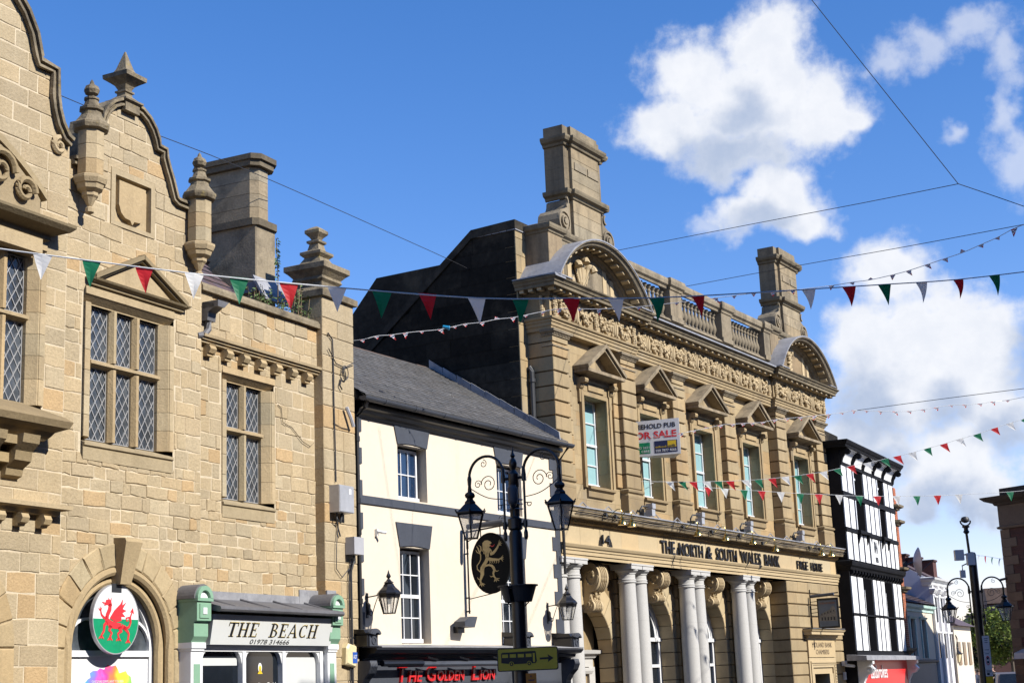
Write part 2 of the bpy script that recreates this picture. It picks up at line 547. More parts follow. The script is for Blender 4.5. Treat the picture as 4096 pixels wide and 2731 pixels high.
        if smooth:
            me.polygons.foreach_set('use_smooth', [True] * len(me.polygons))
            try:
                me.set_sharp_from_angle(angle=radians(38))
            except Exception:
                pass
        me.update()
        o = bpy.data.objects.new(name, me)
        COL.objects.link(o)
        if parent is not None:
            o.parent = parent
        o.location = loc
        return o


def tag(o, label=None, cat=None, group=None, kind=None):
    if label:
        o['label'] = label
    if cat:
        o['category'] = cat
    if group:
        o['group'] = group
    if kind:
        o['kind'] = kind
    return o


def thing(name, label, cat, loc=(0, 0, 0), rz=0.0, group=None):
    o = bpy.data.objects.new(name, None)
    o.empty_display_size = .3
    COL.objects.link(o)
    o.location = loc
    o.rotation_euler = (0, 0, rz)
    return tag(o, label, cat, group)


def copy_tree(o, parent=None):
    c = o.copy()
    COL.objects.link(c)
    if parent is not None:
        c.parent = parent
    for ch in [x for x in bpy.data.objects if x.parent == o]:
        copy_tree(ch, c)
    return c


class Frame:
    """a street front: origin O, direction az (degrees clockwise from +Y)"""
    def __init__(self, O, az):
        self.O = Vector((O[0], O[1], 0))
        a = radians(az)
        self.d = Vector((sin(a), cos(a), 0))
        self.n = Vector((cos(a), -sin(a), 0))
        self.rz = atan2(self.d.y, self.d.x)

    def at(self, s, o, z=0):
        return self.O + self.d * s + self.n * o + Vector((0, 0, z))

    def thing(self, name, label, cat, s=0, o=0, z=0, group=None):
        return thing(name, label, cat, self.at(s, o, z), self.rz, group)


FA = Frame((-3.1654, 29.6280), 25.84)
FW = Frame((-3.1654, 29.6280), 30.1)
FB = Frame((0.93692, 36.70498), 30.75)
FT = Frame((10.67706, 53.07667), 25.99)

_font = None


def text_mb(body, size=1.0, shear=0.0, extrude=.01, sx=1.0, offset=0.0, space=1.0):
    """outline text as (verts, faces) in x,y with thickness along z, then returned as an MB laid on the facade plane"""
    cu = bpy.data.curves.new('lettering_tmp', 'FONT')
    cu.body = body
    cu.size = size
    cu.shear = shear
    cu.extrude = extrude
    cu.offset = offset
    cu.space_character = space
    cu.resolution_u = 3
    cu.align_x = 'LEFT'
    ob = bpy.data.objects.new('lettering_tmp', cu)
    COL.objects.link(ob)
    dg = bpy.context.evaluated_depsgraph_get()
    me = bpy.data.meshes.new_from_object(ob.evaluated_get(dg))
    vs = [v.co.copy() for v in me.vertices]
    fs = [tuple(p.vertices) for p in me.polygons]
    bpy.data.objects.remove(ob)
    bpy.data.curves.remove(cu)
    bpy.data.meshes.remove(me)
    return vs, fs


def letters(M, body, s0, s1, z0, h, o0, o1, mat_name='lettering', parent=None, shear=0.0, offset=0.0, name='lettering', space=1.0):
    """text fitted to s0..s1 with cap height h on the plane o0..o1"""
    vs, fs = text_mb(body, 1.0, shear, .5, offset=offset, space=space)
    x0 = min(v.x for v in vs)
    x1 = max(v.x for v in vs)
    y0 = min(v.y for v in vs)
    y1 = max(v.y for v in vs)
    mb = MB(M)
    if len(body) and not any(c in body for c in 'gjpqy'):
        yb = y0
    else:
        yb = 0
    capy = (y1 - yb)
    for v in vs:
        mb.P(s0 + (v.x - x0) / (x1 - x0) * (s1 - s0), o0 + (v.z + .5) * (o1 - o0), z0 + (v.y - yb) / capy * h)
    for f in fs:
        mb.face(f)
    return mb.build(name, parent, normals=False)


def jit(base, am=.06, tint=.03):
    """random stone tint around base"""
    k = random.gauss(0, am)
    t = random.gauss(0, tint)
    return (max(.2, base[0] * (1 + k + t)), max(.2, base[1] * (1 + k)), max(.2, base[2] * (1 + k - t * 1.3)))


def ash_col():
    r = random.random()
    if r < .10:
        b = (1.03, .92, .80)
    elif r < .30:
        b = (.92, .94, .98)
    elif r < .5:
        b = (.97, 1.0, 1.05)
    else:
        b = (1.0, 1.0, 1.0)
    return jit(b, .045, .010)


def stones(mb, s0, s1, top, z0, ops, o, ch=(.2, .3), cw=(.28, .6), gap=.012, thick=.05, jitter=.012, zbreak=None, bev=.010, colf=ash_col):
    """random coursed ashlar as separate stones between s0..s1 and z0..top(s), round the openings
    ops: list of (sa, sb, za, ztop) with ztop a number or a function of s"""
    T = top if callable(top) else (lambda s: top)
    zt = max(T(s0 + (s1 - s0) * k / 60) for k in range(61))
    z = z0
    while z < zt - .02:
        c_ = ch(z) if callable(ch) else ch
        h = random.uniform(*c_)
        if z + h > zt - .06:
            h = zt - z
        s = s0
        while s < s1 - .01:
            w_ = cw(z) if callable(cw) else cw
            w = random.uniform(*w_)
            if s + w > s1 - w_[0] * .5:
                w = s1 - s
            K = max(4, int(w / .06))
            cells = []
            for k in range(K + 1):
                ss = s + gap / 2 + (w - gap) * k / K
                lo, hi = z + gap / 2, min(z + h - gap / 2, T(ss) - .01)
                for (sa, sb, za, zb) in ops:
                    if sa < ss < sb:
                        zz = zb(ss) if callable(zb) else zb
                        if za <= lo + .03 and zz >= hi - .03:
                            lo = hi
                        elif zz > lo and za <= lo + .03:
                            lo = max(lo, zz)
                        elif za < hi and za > lo:
                            hi = min(hi, za)
                cells.append((ss, lo, hi))
            run = []
            for cell in cells + [(0, 0, 0)]:
                if cell[2] - cell[1] > .03:
                    run.append(cell)
                else:
                    if len(run) > 1:
                        simple = all(abs(c[1] - run[0][1]) < 1e-6 and abs(c[2] - run[0][2]) < 1e-6 for c in run)
                        rr = [run[0], run[-1]] if simple else run
                        j = lambda: random.uniform(-jitter, jitter)
                        if simple and len(run) == K + 1:
                            m_ = len(run) // 2
                            pts = [(rr[0][0] + j() * .4, rr[0][1] + j()), (run[m_][0], run[m_][1] + j() * .7), (rr[1][0] + j() * .4, rr[1][1] + j()),
                                   (rr[1][0] + j() * .4, rr[1][2] + j()), (run[m_][0], run[m_][2] + j() * .7), (rr[0][0] + j() * .4, rr[0][2] + j())]
                        else:
                            pts = [(c[0], c[1]) for c in rr] + [(c[0], c[2]) for c in rr[::-1]]
                        mb.prismb(pts, o - thick, o + random.uniform(0, jitter), bev, colf())
                    run = []
            s += w
        z += h


def backing(mb, s0, s1, top, z0, ops, o, n=90, col=None):
    """mortar bed behind the stones, with the same openings"""
    T = top if callable(top) else (lambda s: top)
    br = {s0, s1}
    for (sa, sb, za, zb) in ops:
        br |= {max(s0, min(s1, sa)), max(s0, min(s1, sb))}
    if callable(top):
        for k in range(n + 1):
            br.add(s0 + (s1 - s0) * k / n)
    for (sa, sb, za, zb) in ops:
        if callable(zb):
            for k in range(25):
                br.add(sa + (sb - sa) * k / 24)
    br = sorted(br)
    for a, b in zip(br[:-1], br[1:]):
        if b - a < 1e-5:
            continue
        mid = (a + b) / 2
        segs = [(z0, z0, T(a + 1e-4), T(b - 1e-4))]
        for (sa, sb, za, zb) in sorted(ops, key=lambda q: q[2]):
            if sa <= mid <= sb:
                l = segs.pop()
                ta = zb(a) if callable(zb) else zb
                tb = zb(b) if callable(zb) else zb
                segs.append((l[0], l[1], za, za))
                segs.append((ta, tb, l[2], l[3]))
        for (la, lb, ha, hb) in segs:
            if max(ha - la, hb - lb) > 1e-3:
                mb.poly([(a, o, la), (b, o, lb), (b, o, max(hb, lb)), (a, o, max(ha, la))], col)

# ================================================================== 1. gabled sandstone building
def table(tb):
    def f(t):
        if t <= tb[0][0]:
            return tb[0][1]
        for (a, b), (c, d) in zip(tb[:-1], tb[1:]):
            if t <= c:
                return b + (d - b) * (t - a) / max(c - a, 1e-6)
        return tb[-1][1]
    return f


BIG = [(0, 12.24), (.5, 12.20), (.9, 12.05), (1.15, 11.9), (1.4, 11.66), (1.58, 11.38), (1.68, 11.05), (1.70, 10.97), (2.04, 10.95), (2.05, 10.55), (2.09, 10.35), (2.17, 10.15), (2.3, 9.98), (2.42, 9.93), (3, 9.93)]
SML = [(0, 11.02), (.25, 10.99), (.42, 10.9), (.56, 10.76), (.64, 10.62), (.67, 10.5), (.84, 10.49), (.85, 10.36), (.92, 10.2), (1.0, 10.05), (1.08, 9.86), (1.13, 9.74), (1.2, 9.71), (2.5, 9.71)]
BIGF, SMLF = table(BIG), table(SML)
CB, CS = -10.6, -6.76
bigtop = lambda s: BIGF(abs(s - CB))
smltop = lambda s: SMLF(abs(s - CS))


def arc_fn(c, z, r):
    return lambda s: z + math.sqrt(max(0, r * r - (s - c) ** 2))


def lattice(parent, s0, s1, z0, z1, o, dw=.155, dh=.25, w=.014):
    mb = MB(M_LCAME)
    k = dh / dw
    for sg in (1, -1):
        # lines z = sg*k*s + c
        cs = [z - sg * k * s for s in (s0, s1) for z in (z0, z1)]
        c = math.floor(min(cs) / dh) * dh
        while c < max(cs):
            pts = []
            for s in (s0, s1):
                z = sg * k * s + c
                if z0 <= z <= z1:
                    pts.append((s, z))
            for z in (z0, z1):
                s = (z - c) / (sg * k)
                if s0 < s < s1:
                    pts.append((s, z))
            if len(pts) >= 2:
                pts = sorted(pts)
                a, b = pts[0], pts[-1]
                if abs(a[0] - b[0]) > .02:
                    L_ = math.hypot(b[0] - a[0], b[1] - a[1])
                    nx, nz = -(b[1] - a[1]) / L_ * w / 2, (b[0] - a[0]) / L_ * w / 2
                    t = .004 if sg > 0 else .0015
                    mb.prism([(a[0] + nx, a[1] + nz), (b[0] + nx, b[1] + nz), (b[0] - nx, b[1] - nz), (a[0] - nx, a[1] - nz)], o + .002, o + .006 + t)
            c += dh
    for (a, b, c_, d) in ((s0, s0 + w, z0, z1), (s1 - w, s1, z0, z1), (s0, s1, z0, z0 + w), (s0, s1, z1 - w, z1)):
        mb.box(a, b, o + .002, o + .016, c_, d)
    return mb.build('lead_lattice', parent)


def mullioned(parent, s0, s1, z0, z1, n, tr, o, surround=.24, rec=.2, sill=True):
    """stone mullion-and-transom window; the clear opening incl. mullions is s0..s1,z0..z1 on wall plane o"""
    mb = MB(M_TRIM)
    j = surround
    # splayed jambs, head, sill made of separate long stones
    zz = z0
    while zz < z1 - .01:
        h = min(random.uniform(.28, .42), z1 - zz)
        if z1 - (zz + h) < .12:
            h = z1 - zz
        for (a, b) in ((s0 - j, s0), (s1, s1 + j)):
            col = jit((1, 1, 1), .05)
            inner = b if b == s0 else a
            outer = a if b == s0 else b
            sg = 1 if b == s0 else -1
            # outer band
            mb.box(min(outer, outer + sg * j * .45), max(outer, outer + sg * j * .45), o - .05, o + .022, zz + .004, zz + h - .004, col)
            # stepped chamfer to the glass
            P = [(outer + sg * j * .45, o - .1), (outer + sg * j * .45, o + .012), (outer + sg * j * .55, o + .012), (inner, o - rec * .6), (inner, o - rec - .05), (outer + sg * j * .45, o - rec - .05)]
            a_ = [mb.P(p[0], p[1], zz + .003) for p in P]
            b_ = [mb.P(p[0], p[1], zz + h - .003) for p in P]
            for k in range(len(P)):
                l = (k + 1) % len(P)
                mb.face((a_[k], a_[l], b_[l], b_[k]), col)
            mb.face(a_, col)
            mb.face(b_, col)
        zz += h
    mb.prism_s([(o - .1, z1), (o - rec * .6, z1), (o + .012, z1 + j * .45), (o + .03, z1 + j * .5), (o + .022, z1 + j), (o - .1, z1 + j)], s0 - j, s1 + j, jit((1, 1, 1), .04))
    if sill:
        mb.prism_s([(o - .3, z0 - .02), (o - rec, z0), (o + .05, z0 - .09), (o + .05, z0 - .13), (o + .02, z0 - .15), (o + .02, z0 - .34), (o - .1, z0 - .34)], s0 - j, s1 + j * .9, (.86, .88, .9))
    fr = mb.build('window_surround', parent)
    m2 = MB(M_TRIM)
    w = (s1 - s0) / n
    mw = .065
    for k in range(1, n):
        c = s0 + w * k
        for (za, zb) in ((z0, tr - .05), (tr + .05, z1)):
            P = [(c - mw, o - rec - .04), (c - mw, o - rec * .75), (c - mw * .45, o - rec * .35), (c + mw * .45, o - rec * .35), (c + mw, o - rec * .75), (c + mw, o - rec - .04)]
            col = jit((1, .97, .92), .04)
            a_ = [m2.P(p[0], p[1], za) for p in P]
            b_ = [m2.P(p[0], p[1], zb) for p in P]
            for q in range(5):
                m2.face((a_[q], a_[q + 1], b_[q + 1], b_[q]), col)
    m2.prism_s([(o - rec - .04, tr - .06), (o - rec * .8, tr - .06), (o - rec * .32, tr - .025), (o - rec * .32, tr + .02), (o - rec * .8, tr + .06), (o - rec - .04, tr + .06)], s0, s1, (.95, .93, .9))
    m2.build('mullions', fr)
    g = MB(M_GLASS)
    go = o - rec
    for k in range(n):
        a = s0 + w * k + (mw if k else 0)
        b = s0 + w * (k + 1) - (mw if k < n - 1 else 0)
        for (za, zb) in ((z0, tr - .055), (tr + .055, z1)):
            tl = random.uniform(-.004, .004)
            g.poly([(a, go, za), (b, go + tl, za), (b, go + tl, zb), (a, go, zb)])
            lattice(fr, a + .005, b - .005, za + .005, zb - .005, go + .004)
    g.build('glass', fr, normals=False)
    return fr


def build_A():
    A = FA.thing('gabled_sandstone_building', 'yellow sandstone building with curved gables, stone finials and leaded mullion windows', 'building')
    OL, OC, OR, OP = .18, .12, 0.0, .2
    ch = lambda z: (.14, .24) if z < 5.2 else ((.19, .31) if z < 8 else (.18, .28))
    cw = lambda z: (.16, .52) if z < 5.2 else (.24, .62)
    wl, wb = MB([M_ASH]), MB([M_MORT])
    # left bay
    opL = [(-12.35, -8.62, 5.3, 8.45), (-11.85, -9.35, 0, arc_fn(CB, 2.43, 1.25)), (-11.5, -9.7, 8.4, 9.6)]
    stones(wl, -13.2, -8.16, bigtop, 0, opL, OL, lambda z: (.25, .33) if z > 4 else (.27, .36), lambda z: (.35, .8))
    backing(wb, -13.2, -8.16, bigtop, 0, opL, OL - .002)
    # centre bay
    opC = [(-7.72, -5.58, 5.18, 7.83), (-8.0, -5.56, 0, arc_fn(CS, 2.43, 1.22)), (-7.16, -6.1, 8.93, 9.86)]
    stones(wl, -8.16, -4.86, smltop, 0, opC, OC, ch, cw, jitter=.018)
    backing(wb, -8.16, -4.86, smltop, 0, opC, OC - .002)
    # right bay
    opR = [(-4.14, -2.6, 4.62, 7.2), (-5.3, -1.2, 0, 3.0)]
    stones(wl, -4.86, -1.3, 7.5, 0, opR, OR, ch, lambda z: (.15, .48) if z < 4.9 else (.2, .56), jitter=.018)
    backing(wb, -4.86, -1.3, 7.5, 0, opR, OR - .002)
    stones(wl, -4.86, -1.3, 8.36, 7.5, [], .07, (.26, .32), (.22, .42), jitter=.02)
    backing(wb, -4.86, -1.3, 8.36, 7.5, [], .068)
    # right pier, front and left return
    z = 0
    while z < 9.0:
        h = random.uniform(.3, .42)
        if z + h > 8.8:
            h = 9.0 - z
        cut = random.choice((None, -.78, -.62, -.9))
        for a, b in (((-1.3, -.2),) if cut is None else ((-1.3, cut), (cut, -.2))):
            wl.block(a + (.006 if a > -1.3 else 0), b - .006, -.5, OP + random.uniform(0, .008), z + .006, z + h - .006, .012, ash_col())
        z += h
    wb.box(-1.292, -.208, -.48, OP - .012, 0, 8.99)
    # returns and body of the building behind
    wb.box(-8.165, -8.155, -.3, OL - .02, 4.4, 9.9)
    wb.box(-4.866, -4.855, -.3, OC - .014, 0, 9.7)
    wl.build('ashlar_wall', A)
    wb.build('mortar_bed', A)
    body = MB(M_ASH)
    body.box(-13.2, -.25, -8, -.55, 0, 8.3)
    body.box(-13.1, -8.3, -8, -.4, 8.3, 9.7)
    body.box(-8.15, -4.9, -.36, -.3, 8.3, 9.6)
    body.box(-.31, -.22, -8, -.5, 0, 8.35)
    body.build('rear_walls', A)

    # copings that follow the two gables
    def coping(f, c, tb, o0, o1, sgn, t=.12, name='gable_coping'):
        mb = MB(M_CAP)
        pts = [(c + sgn * a, b) for a, b in tb if a <= 2.42]
        n = len(pts)
        out, inn = [], []
        for k in range(n):
            a, b = pts[max(0, k - 1)], pts[min(n - 1, k + 1)]
            dx, dz = b[0] - a[0], b[1] - a[1]
            L_ = math.hypot(dx, dz)
            nx, nz = (-dz / L_, dx / L_) if sgn > 0 else (dz / L_, -dx / L_)
            if nz < 0 and abs(nz) > abs(nx):
                nx, nz = -nx, -nz
            out.append((pts[k][0] + nx * t * .55, pts[k][1] + nz * t * .55))
            inn.append((pts[k][0] - nx * t * .6, pts[k][1] - nz * t * .6))
        for k in range(n - 1):
            col = None
            q = [out[k], out[k + 1], inn[k + 1], inn[k]]
            mb.prism(q, o0, o1, col)
            m_ = lambda a, b, w_: (a[0] + (b[0] - a[0]) * w_, a[1] + (b[1] - a[1]) * w_)
            mb.prism([m_(out[k], inn[k], .0), m_(out[k + 1], inn[k + 1], .0), m_(out[k + 1], inn[k + 1], .42), m_(out[k], inn[k], .42)], o1 - .02, o1 + .05, col)
            mb.prism([m_(out[k], inn[k], .8), m_(out[k + 1], inn[k + 1], .8), m_(inn[k + 1], out[k + 1], -.12), m_(inn[k], out[k], -.12)], o1 - .03, o1 + .03, col)
        return mb.build(name, A)
    coping(bigtop, CB, BIG, -.18, OL + .06, 1)
    coping(bigtop, CB, BIG, -.18, OL + .06, -1)
    coping(smltop, CS, [q for q in SML if q[0] <= 1.2] + [(1.75, 9.71)], -.3, OC + .06, 1, .1)
    coping(smltop, CS, [q for q in SML if q[0] <= 1.2] + [(1.3, 9.71)], -.3, OC + .06, -1, .1)
    v = MB(M_TRIM)     # scroll volute at the foot of the big gable
    pts = []
    for k in range(22):
        a = pi * .5 - k * .42
        r = .13 * (1 - k / 26)
        pts.append((-8.42 + r * cos(a) * -1, OL + .03, 9.80 + r * sin(a)))
    v.tube(pts, [.055 - .0016 * k for k in range(22)], 6)
    v.build('gable_scroll', A, smooth=True)
    # finials and bartizan pinnacles
    f = MB(M_CAP)
    q = sqrt(2)
    f.lathe([(r * q, z) for r, z in [(.17, 10.86), (.17, 11.0), (.215, 11.03), (.215, 11.06), (.16, 11.09), (.085, 11.16), (.085, 11.20), (.11, 11.21), (.11, 11.24), (.075, 11.26), (.11, 11.33), (.16, 11.37), (.245, 11.43), (.25, 11.50), (.15, 11.52), (.10, 11.62), (.01, 11.93)]], CS - .03, .06, 4, rot=pi / 4)
    f.build('obelisk_finial', A)

    def pinnacle(s, o, zb, zt, sc=1.0, bot=None):
        """octagonal turret: corbel, shaft zb..zt, moulded cap, ball"""
        p = MB([M_TRIM, M_CAP])
        c = [(.02, zb - .55), (.07, zb - .52), (.07, zb - .46), (.03, zb - .43), (.06, zb - .38), (.10, zb - .30), (.13, zb - .27), (.13, zb - .22), (.20, zb - .17), (.22, zb - .10), (.24, zb - .09), (.27, zb - .02), (.27, zb + .02), (.21, zb + .05)]
        p.lathe([(r * sc, z) for r, z in c], s, o, 8, rot=pi / 8)
        z = zb + .05
        k = 3
        for i in range(k):
            h = (zt - z) / (k - i)
            p.lathe([(.20 * sc, z + .004), (.205 * sc, z + .012), (.205 * sc, z + h - .01), (.20 * sc, z + h)], s, o, 8, rot=pi / 8, col=jit((1, 1, 1), .05))
            z += h
        p.cur = 1
        c = [(.20, 0), (.27, .03), (.29, .08), (.29, .12), (.26, .14), (.17, .26), (.15, .33), (.19, .35), (.19, .39), (.13, .42), (.10, .52), (.12, .53), (.12, .56), (.05, .58), (.05, .60), (.10, .63), (.125, .69), (.10, .75), (.04, .79), (.03, .83), (.005, .87)]
        p.lathe([(r * sc, zt + z) for r, z in c], s, o, 8, rot=pi / 8)
        return p.build('pinnacle', A, mats=[M_TRIM, M_CAP])
    pinnacle(-7.83, .3, 9.42, 10.17)
    pinnacle(-5.13, .28, 9.02, 9.80)
    # shield panel
    sp = MB(M_TRIM)
    for (a, b, c, d) in ((-7.16, -6.1, 9.76, 9.86), (-7.16, -6.1, 8.93, 9.0), (-7.16, -7.06, 9.0, 9.76), (-6.2, -6.1, 9.0, 9.76)):
        sp.box(a, b, OC - .08, OC + .02, c, d, (.95, .97, 1))
    sp.box(-7.06, -6.2, OC - .14, OC - .08, 9.0, 9.76)
    sp.prism([(-6.95, 9.7), (-6.31, 9.7), (-6.31, 9.3), (-6.36, 9.18), (-6.46, 9.11), (-6.58, 9.1), (-6.63, 9.03), (-6.68, 9.1), (-6.8, 9.11), (-6.9, 9.18), (-6.95, 9.3)], OC - .08, OC + .0, (1.0, .96, .9))
    sp.build('shield_panel', A)
    # windows
    mullioned(A, -7.45, -5.83, 5.52, 7.58, 3, 6.70, OC)
    mullioned(A, -3.91, -2.83, 4.96, 6.97, 2, 6.15, OR, surround=.23)
    # pediment hood over the centre window
    h = MB(M_TRIM)
    for (x0, z0_, x1, z1_) in ((-7.6, 7.95, -6.48, 8.52), (-5.38, 7.95, -6.5, 8.52)):
        h.prism([(x0, z0_ - .06), (x1, z1_ - .07), (x1, z1_ + .02), (x0, z0_ + .04)], OC - .02, OC + .10, (.6, .6, .58))
        h.prism([(x0, z0_ - .02), (x1, z1_ - .03), (x1, z1_ + .04), (x0, z0_ + .05)], OC - .02, OC + .15, (.62, .62, .6))
    h.prism([(-7.4, 7.93), (-5.6, 7.93), (-6.49, 8.43)], OC - .02, OC + .035)
    h.cornice([(0, 7.83), (.06, 7.85), (.06, 7.88), (.13, 7.92), (.15, 7.95), (.0, 7.97)], -7.56, -5.45, OC, .1, col=(.62, .62, .6))
    h.build('pediment_hood', A)
    # projecting window bay in the left part
    mullioned(A, -12.2, -8.84, 5.82, 8.0, 7, 7.09, OL + .0, surround=.24, sill=False)
    b = MB(M_TRIM)
    b.cornice([(0, 8.22), (.10, 8.26), (.10, 8.33), (.30, 8.40), (.36, 8.46), (.36, 8.50), (0, 8.52)], -12.5, -8.72, OL, .1, col=(.42, .42, .40))
    b.box(-12.42, -8.8, OL - .05, OL + .12, 8.02, 8.24)
    b.prism([(-12.3, 8.5), (-8.85, 8.5), (-8.85, 8.82), (-9.0, 9.0), (-9.6, 9.42), (-10.6, 9.6), (-11.6, 9.42), (-12.3, 8.95)], OL - .05, OL + .10, (.75, .75, .75))
    pr = [(0, 0), (.24, .02), (.24, .10), (.1, .12), (0, .12)]
    for k in range(14):          # curved pediment edge
        t0, t1 = k / 14, (k + 1) / 14
        g = lambda t: (-8.74 - 1.9 * t, 8.84 + .86 * math.sin(t * pi / 2) ** .9)
        (a, z_), (c, w_) = g(t0), g(t1)
        b.prism([(a, z_ + .0), (c, w_ + .0), (c, w_ + .11), (a, z_ + .11)], OL - .05, OL + .13, (.8, .8, .77))
    for (cx, cz, R_) in ((-9.22, 8.86, .20), (-9.72, 9.06, .30)):    # carved scrolls in the pediment
        pts = []
        for k in range(26):
            an = k * .36
            r = R_ * (1 - k / 30)
            pts.append((cx + r * cos(an), OL + .16, cz + r * sin(an)))
        b.tube(pts, [.055 * (1 - k / 60) for k in range(26)], 6, col=(.7, .68, .62))
    b.cornice([(0, 5.26), (.2, 5.28), (.26, 5.34), (.30, 5.40), (.44, 5.46), (.48, 5.55), (.40, 5.62), (.02, 5.80), (0, 5.82)], -12.4, -8.95, OL, .1, col=(.60, .58, .54))
    for k in range(6):          # stepped brackets under the sill
        c = -9.22 - k * .62
        w_ = .16
        b.prism_s([(OL, 5.3), (OL + .42, 5.3), (OL + .40, 5.18), (OL + .28, 5.08), (OL + .26, 4.95), (OL + .12, 4.86), (OL + .1, 4.76), (OL, 4.72)], c - w_, c + w_, (.62, .6, .55))
    b.box(-12.4, -9.05, OL, OL + .30, 5.16, 5.28, (.7, .68, .62))
    b.box(-12.4, -9.35, OL, OL + .16, 4.92, 5.05, (.8, .78, .7))
    b.build('oriel_dressings', A)
    # string course with brackets above the left arch
    st = MB(M_TRIM)
    st.cornice([(0, 4.26), (.10, 4.27), (.12, 4.33), (.24, 4.35), (.24, 4.41), (.02, 4.45), (0, 4.46)], -13, -8.42, OL, .1)
    st.build('string_course', A)
    for k in range(6):
        c = -8.62 - k * .44
        m_ = MB(M_TRIM)
        m_.prism_s([(OL - .02, 4.27)] + [(OL + .20 + .02 * 0 - .0 + .0, 4.27)] + [(OL + .12 + .08 * cos(a), 4.19 + .08 * sin(a)) for a in [pi * .3, 0, -pi * .3, -pi * .5]] + [(OL + .1, 4.08), (OL - .02, 4.08)], c - .07, c + .07, jit((1, .98, .92), .04))
        m_.build('bracket', A)
    # arched openings
    for (c, o) in ((CB, OL), (CS, OC)):
        ar = MB(M_TRIM)
        ar.vous(c, 2.43, 1.22, 1.57, o - .25, o + .035, 0, pi, 13, .018, .008, lambda: jit((1, .98, .93), .05))
        for zz in (2.43, 1.9, 1.37, .84, .31):
            for sg in (-1, 1):
                a, b_ = sorted((c + sg * 1.22, c + sg * 1.57))
                ar.block(a, b_, o - .25, o + .035, zz - .52, zz - .008, .018, jit((1, .98, .93), .05))
        ar.build('arch_stones', A)
        rl = MB(M_TRIM)
        for (r, oo, t) in ((1.16, o - .03, .075), (1.02, o - .12, .07)):
            pts = [(c + r, oo, .0), (c + r, oo, 1.2)] + [(c + r * cos(pi * k / 28), oo, 2.43 + r * sin(pi * k / 28)) for k in range(29)] + [(c - r, oo, 1.2), (c - r, oo, 0)]
            rl.tube(pts, t, 8, col=(.97, .94, .88))
        rl.arch(c, 2.43, .99, 1.25, o - .4, o - .14, 0, pi, 28)
        rl.box(c - 1.25, c - .99, o - .4, o - .14, 0, 2.43)
        rl.box(c + .99, c + 1.25, o - .4, o - .14, 0, 2.43)
        rl.build('arch_roll_moulding', A, smooth=True)
    ks = MB(M_TRIM)
    ks.prism_s([(OC - .2, 3.36), (OC + .10, 3.38), (OC + .26, 4.0), (OC + .24, 4.05), (OC - .02, 4.07)], 0, 1, (1, .98, .93))
    ks.v = [(CS - .03 + (-.19 + .38 * v[0]) * (.62 + .38 * min(1, max(0, (v[2] - 3.36) / .64))), v[1], v[2]) for v in ks.v]
    ks.build('keystone', A)
    # window in the centre arch
    fr = MB(M_WHITE)
    fo = OC - .25
    fr.arch(CS, 2.43, .90, .985, fo - .03, fo + .05, 0, pi, 28)
    fr.box(CS - .985, CS - .90, fo - .03, fo + .05, 0, 2.43)
    fr.box(CS + .90, CS + .985, fo - .03, fo + .05, 0, 2.43)
    fr.box(CS - .9, CS + .9, fo - .03, fo + .06, 2.33, 2.42)
    fr.arch(CS - .48, 2.43, .43, .47, fo - .02, fo + .04, 0, pi, 18)
    fr.arch(CS + .48, 2.43, .43, .47, fo - .02, fo + .04, 0, pi, 18)
    fr.box(CS - .02, CS + .02, fo - .02, fo + .04, 2.42, 3.32)
    w = fr.build('arched_window_frame', A)
    g = MB([M_GLASS])
    g.prism([(CS + .93 * cos(pi * k / 24), 2.43 + .93 * sin(pi * k / 24)) for k in range(25)], fo - .03, fo - .01)
    g.box(CS - .93, CS + .93, fo - .03, fo - .01, 0, 2.43)
    g.build('arched_window_glass', w)
    g = MB([M_GLD])
    g.prism([(CB + 1.1 * cos(pi * k / 24), 2.43 + 1.1 * sin(pi * k / 24)) for k in range(25)] + [(CB - 1.1, 0), (CB + 1.1, 0)], OL - .38, OL - .36)
    g.build('left_arch_glass', A)
    # corbel table and parapet of the right bay
    s2 = MB(M_TRIM)
    s2.cornice([(0, 7.46), (.10, 7.48), (.10, 7.52), (.14, 7.525), (.14, 7.56), (.18, 7.565), (.19, 7.61), (.06, 7.66), (0.05, 7.67)], -4.84, -1.3, OR, .0, left=False, right=False)
    s2.build('corbel_string', A)
    for k in range(7):
        c = -4.58 + k * .487
        m_ = MB(M_TRIM)
        m_.prism_s([(OR - .02, 7.47)] + [(OR + .16, 7.47)] + [(OR + .10 + .075 * cos(a), 7.385 + .075 * sin(a)) for a in [pi * .3, 0, -pi * .35, -pi * .5]] + [(OR + .10, 7.27), (OR - .02, 7.27)], c - .085, c + .085, jit((1, .97, .9), .05))
        m_.build('corbel', A)
    pc = MB(M_CAP)
    pc.prism_s([(-.35, 8.36), (.16, 8.36), (.16, 8.43), (.12, 8.50), (-.35, 8.54)], -4.86, -1.3)
    pc.build('parapet_coping', A)
    hp = MB(M_LEADD)     # hopper head and spout
    hp.prism_s([(.05, 8.16), (.34, 8.12), (.34, 8.05), (.22, 7.98), (.20, 7.84), (.05, 7.84)], -4.80, -4.58)
    hp.prism([(-4.8, 8.16), (-4.50, 8.16), (-4.62, 8.05), (-4.8, 8.05)], .1, .42)
    hp.tube([(-4.69, .14, 7.9), (-4.69, .14, 7.7), (-4.78, .12, 7.6), (-4.95, .1, 7.56)], .055, 8)
    hp.build('rainwater_hopper', A)
    # pier cap and finial
    p = MB(M_CAP)
    p.cornice([(0, 8.98), (.07, 9.0), (.07, 9.12), (-.08, 9.2)], -1.3, -.2, .2, .66, col=None)
    p.box(-1.3, -.2, -.46, .2, 9.0, 9.15)
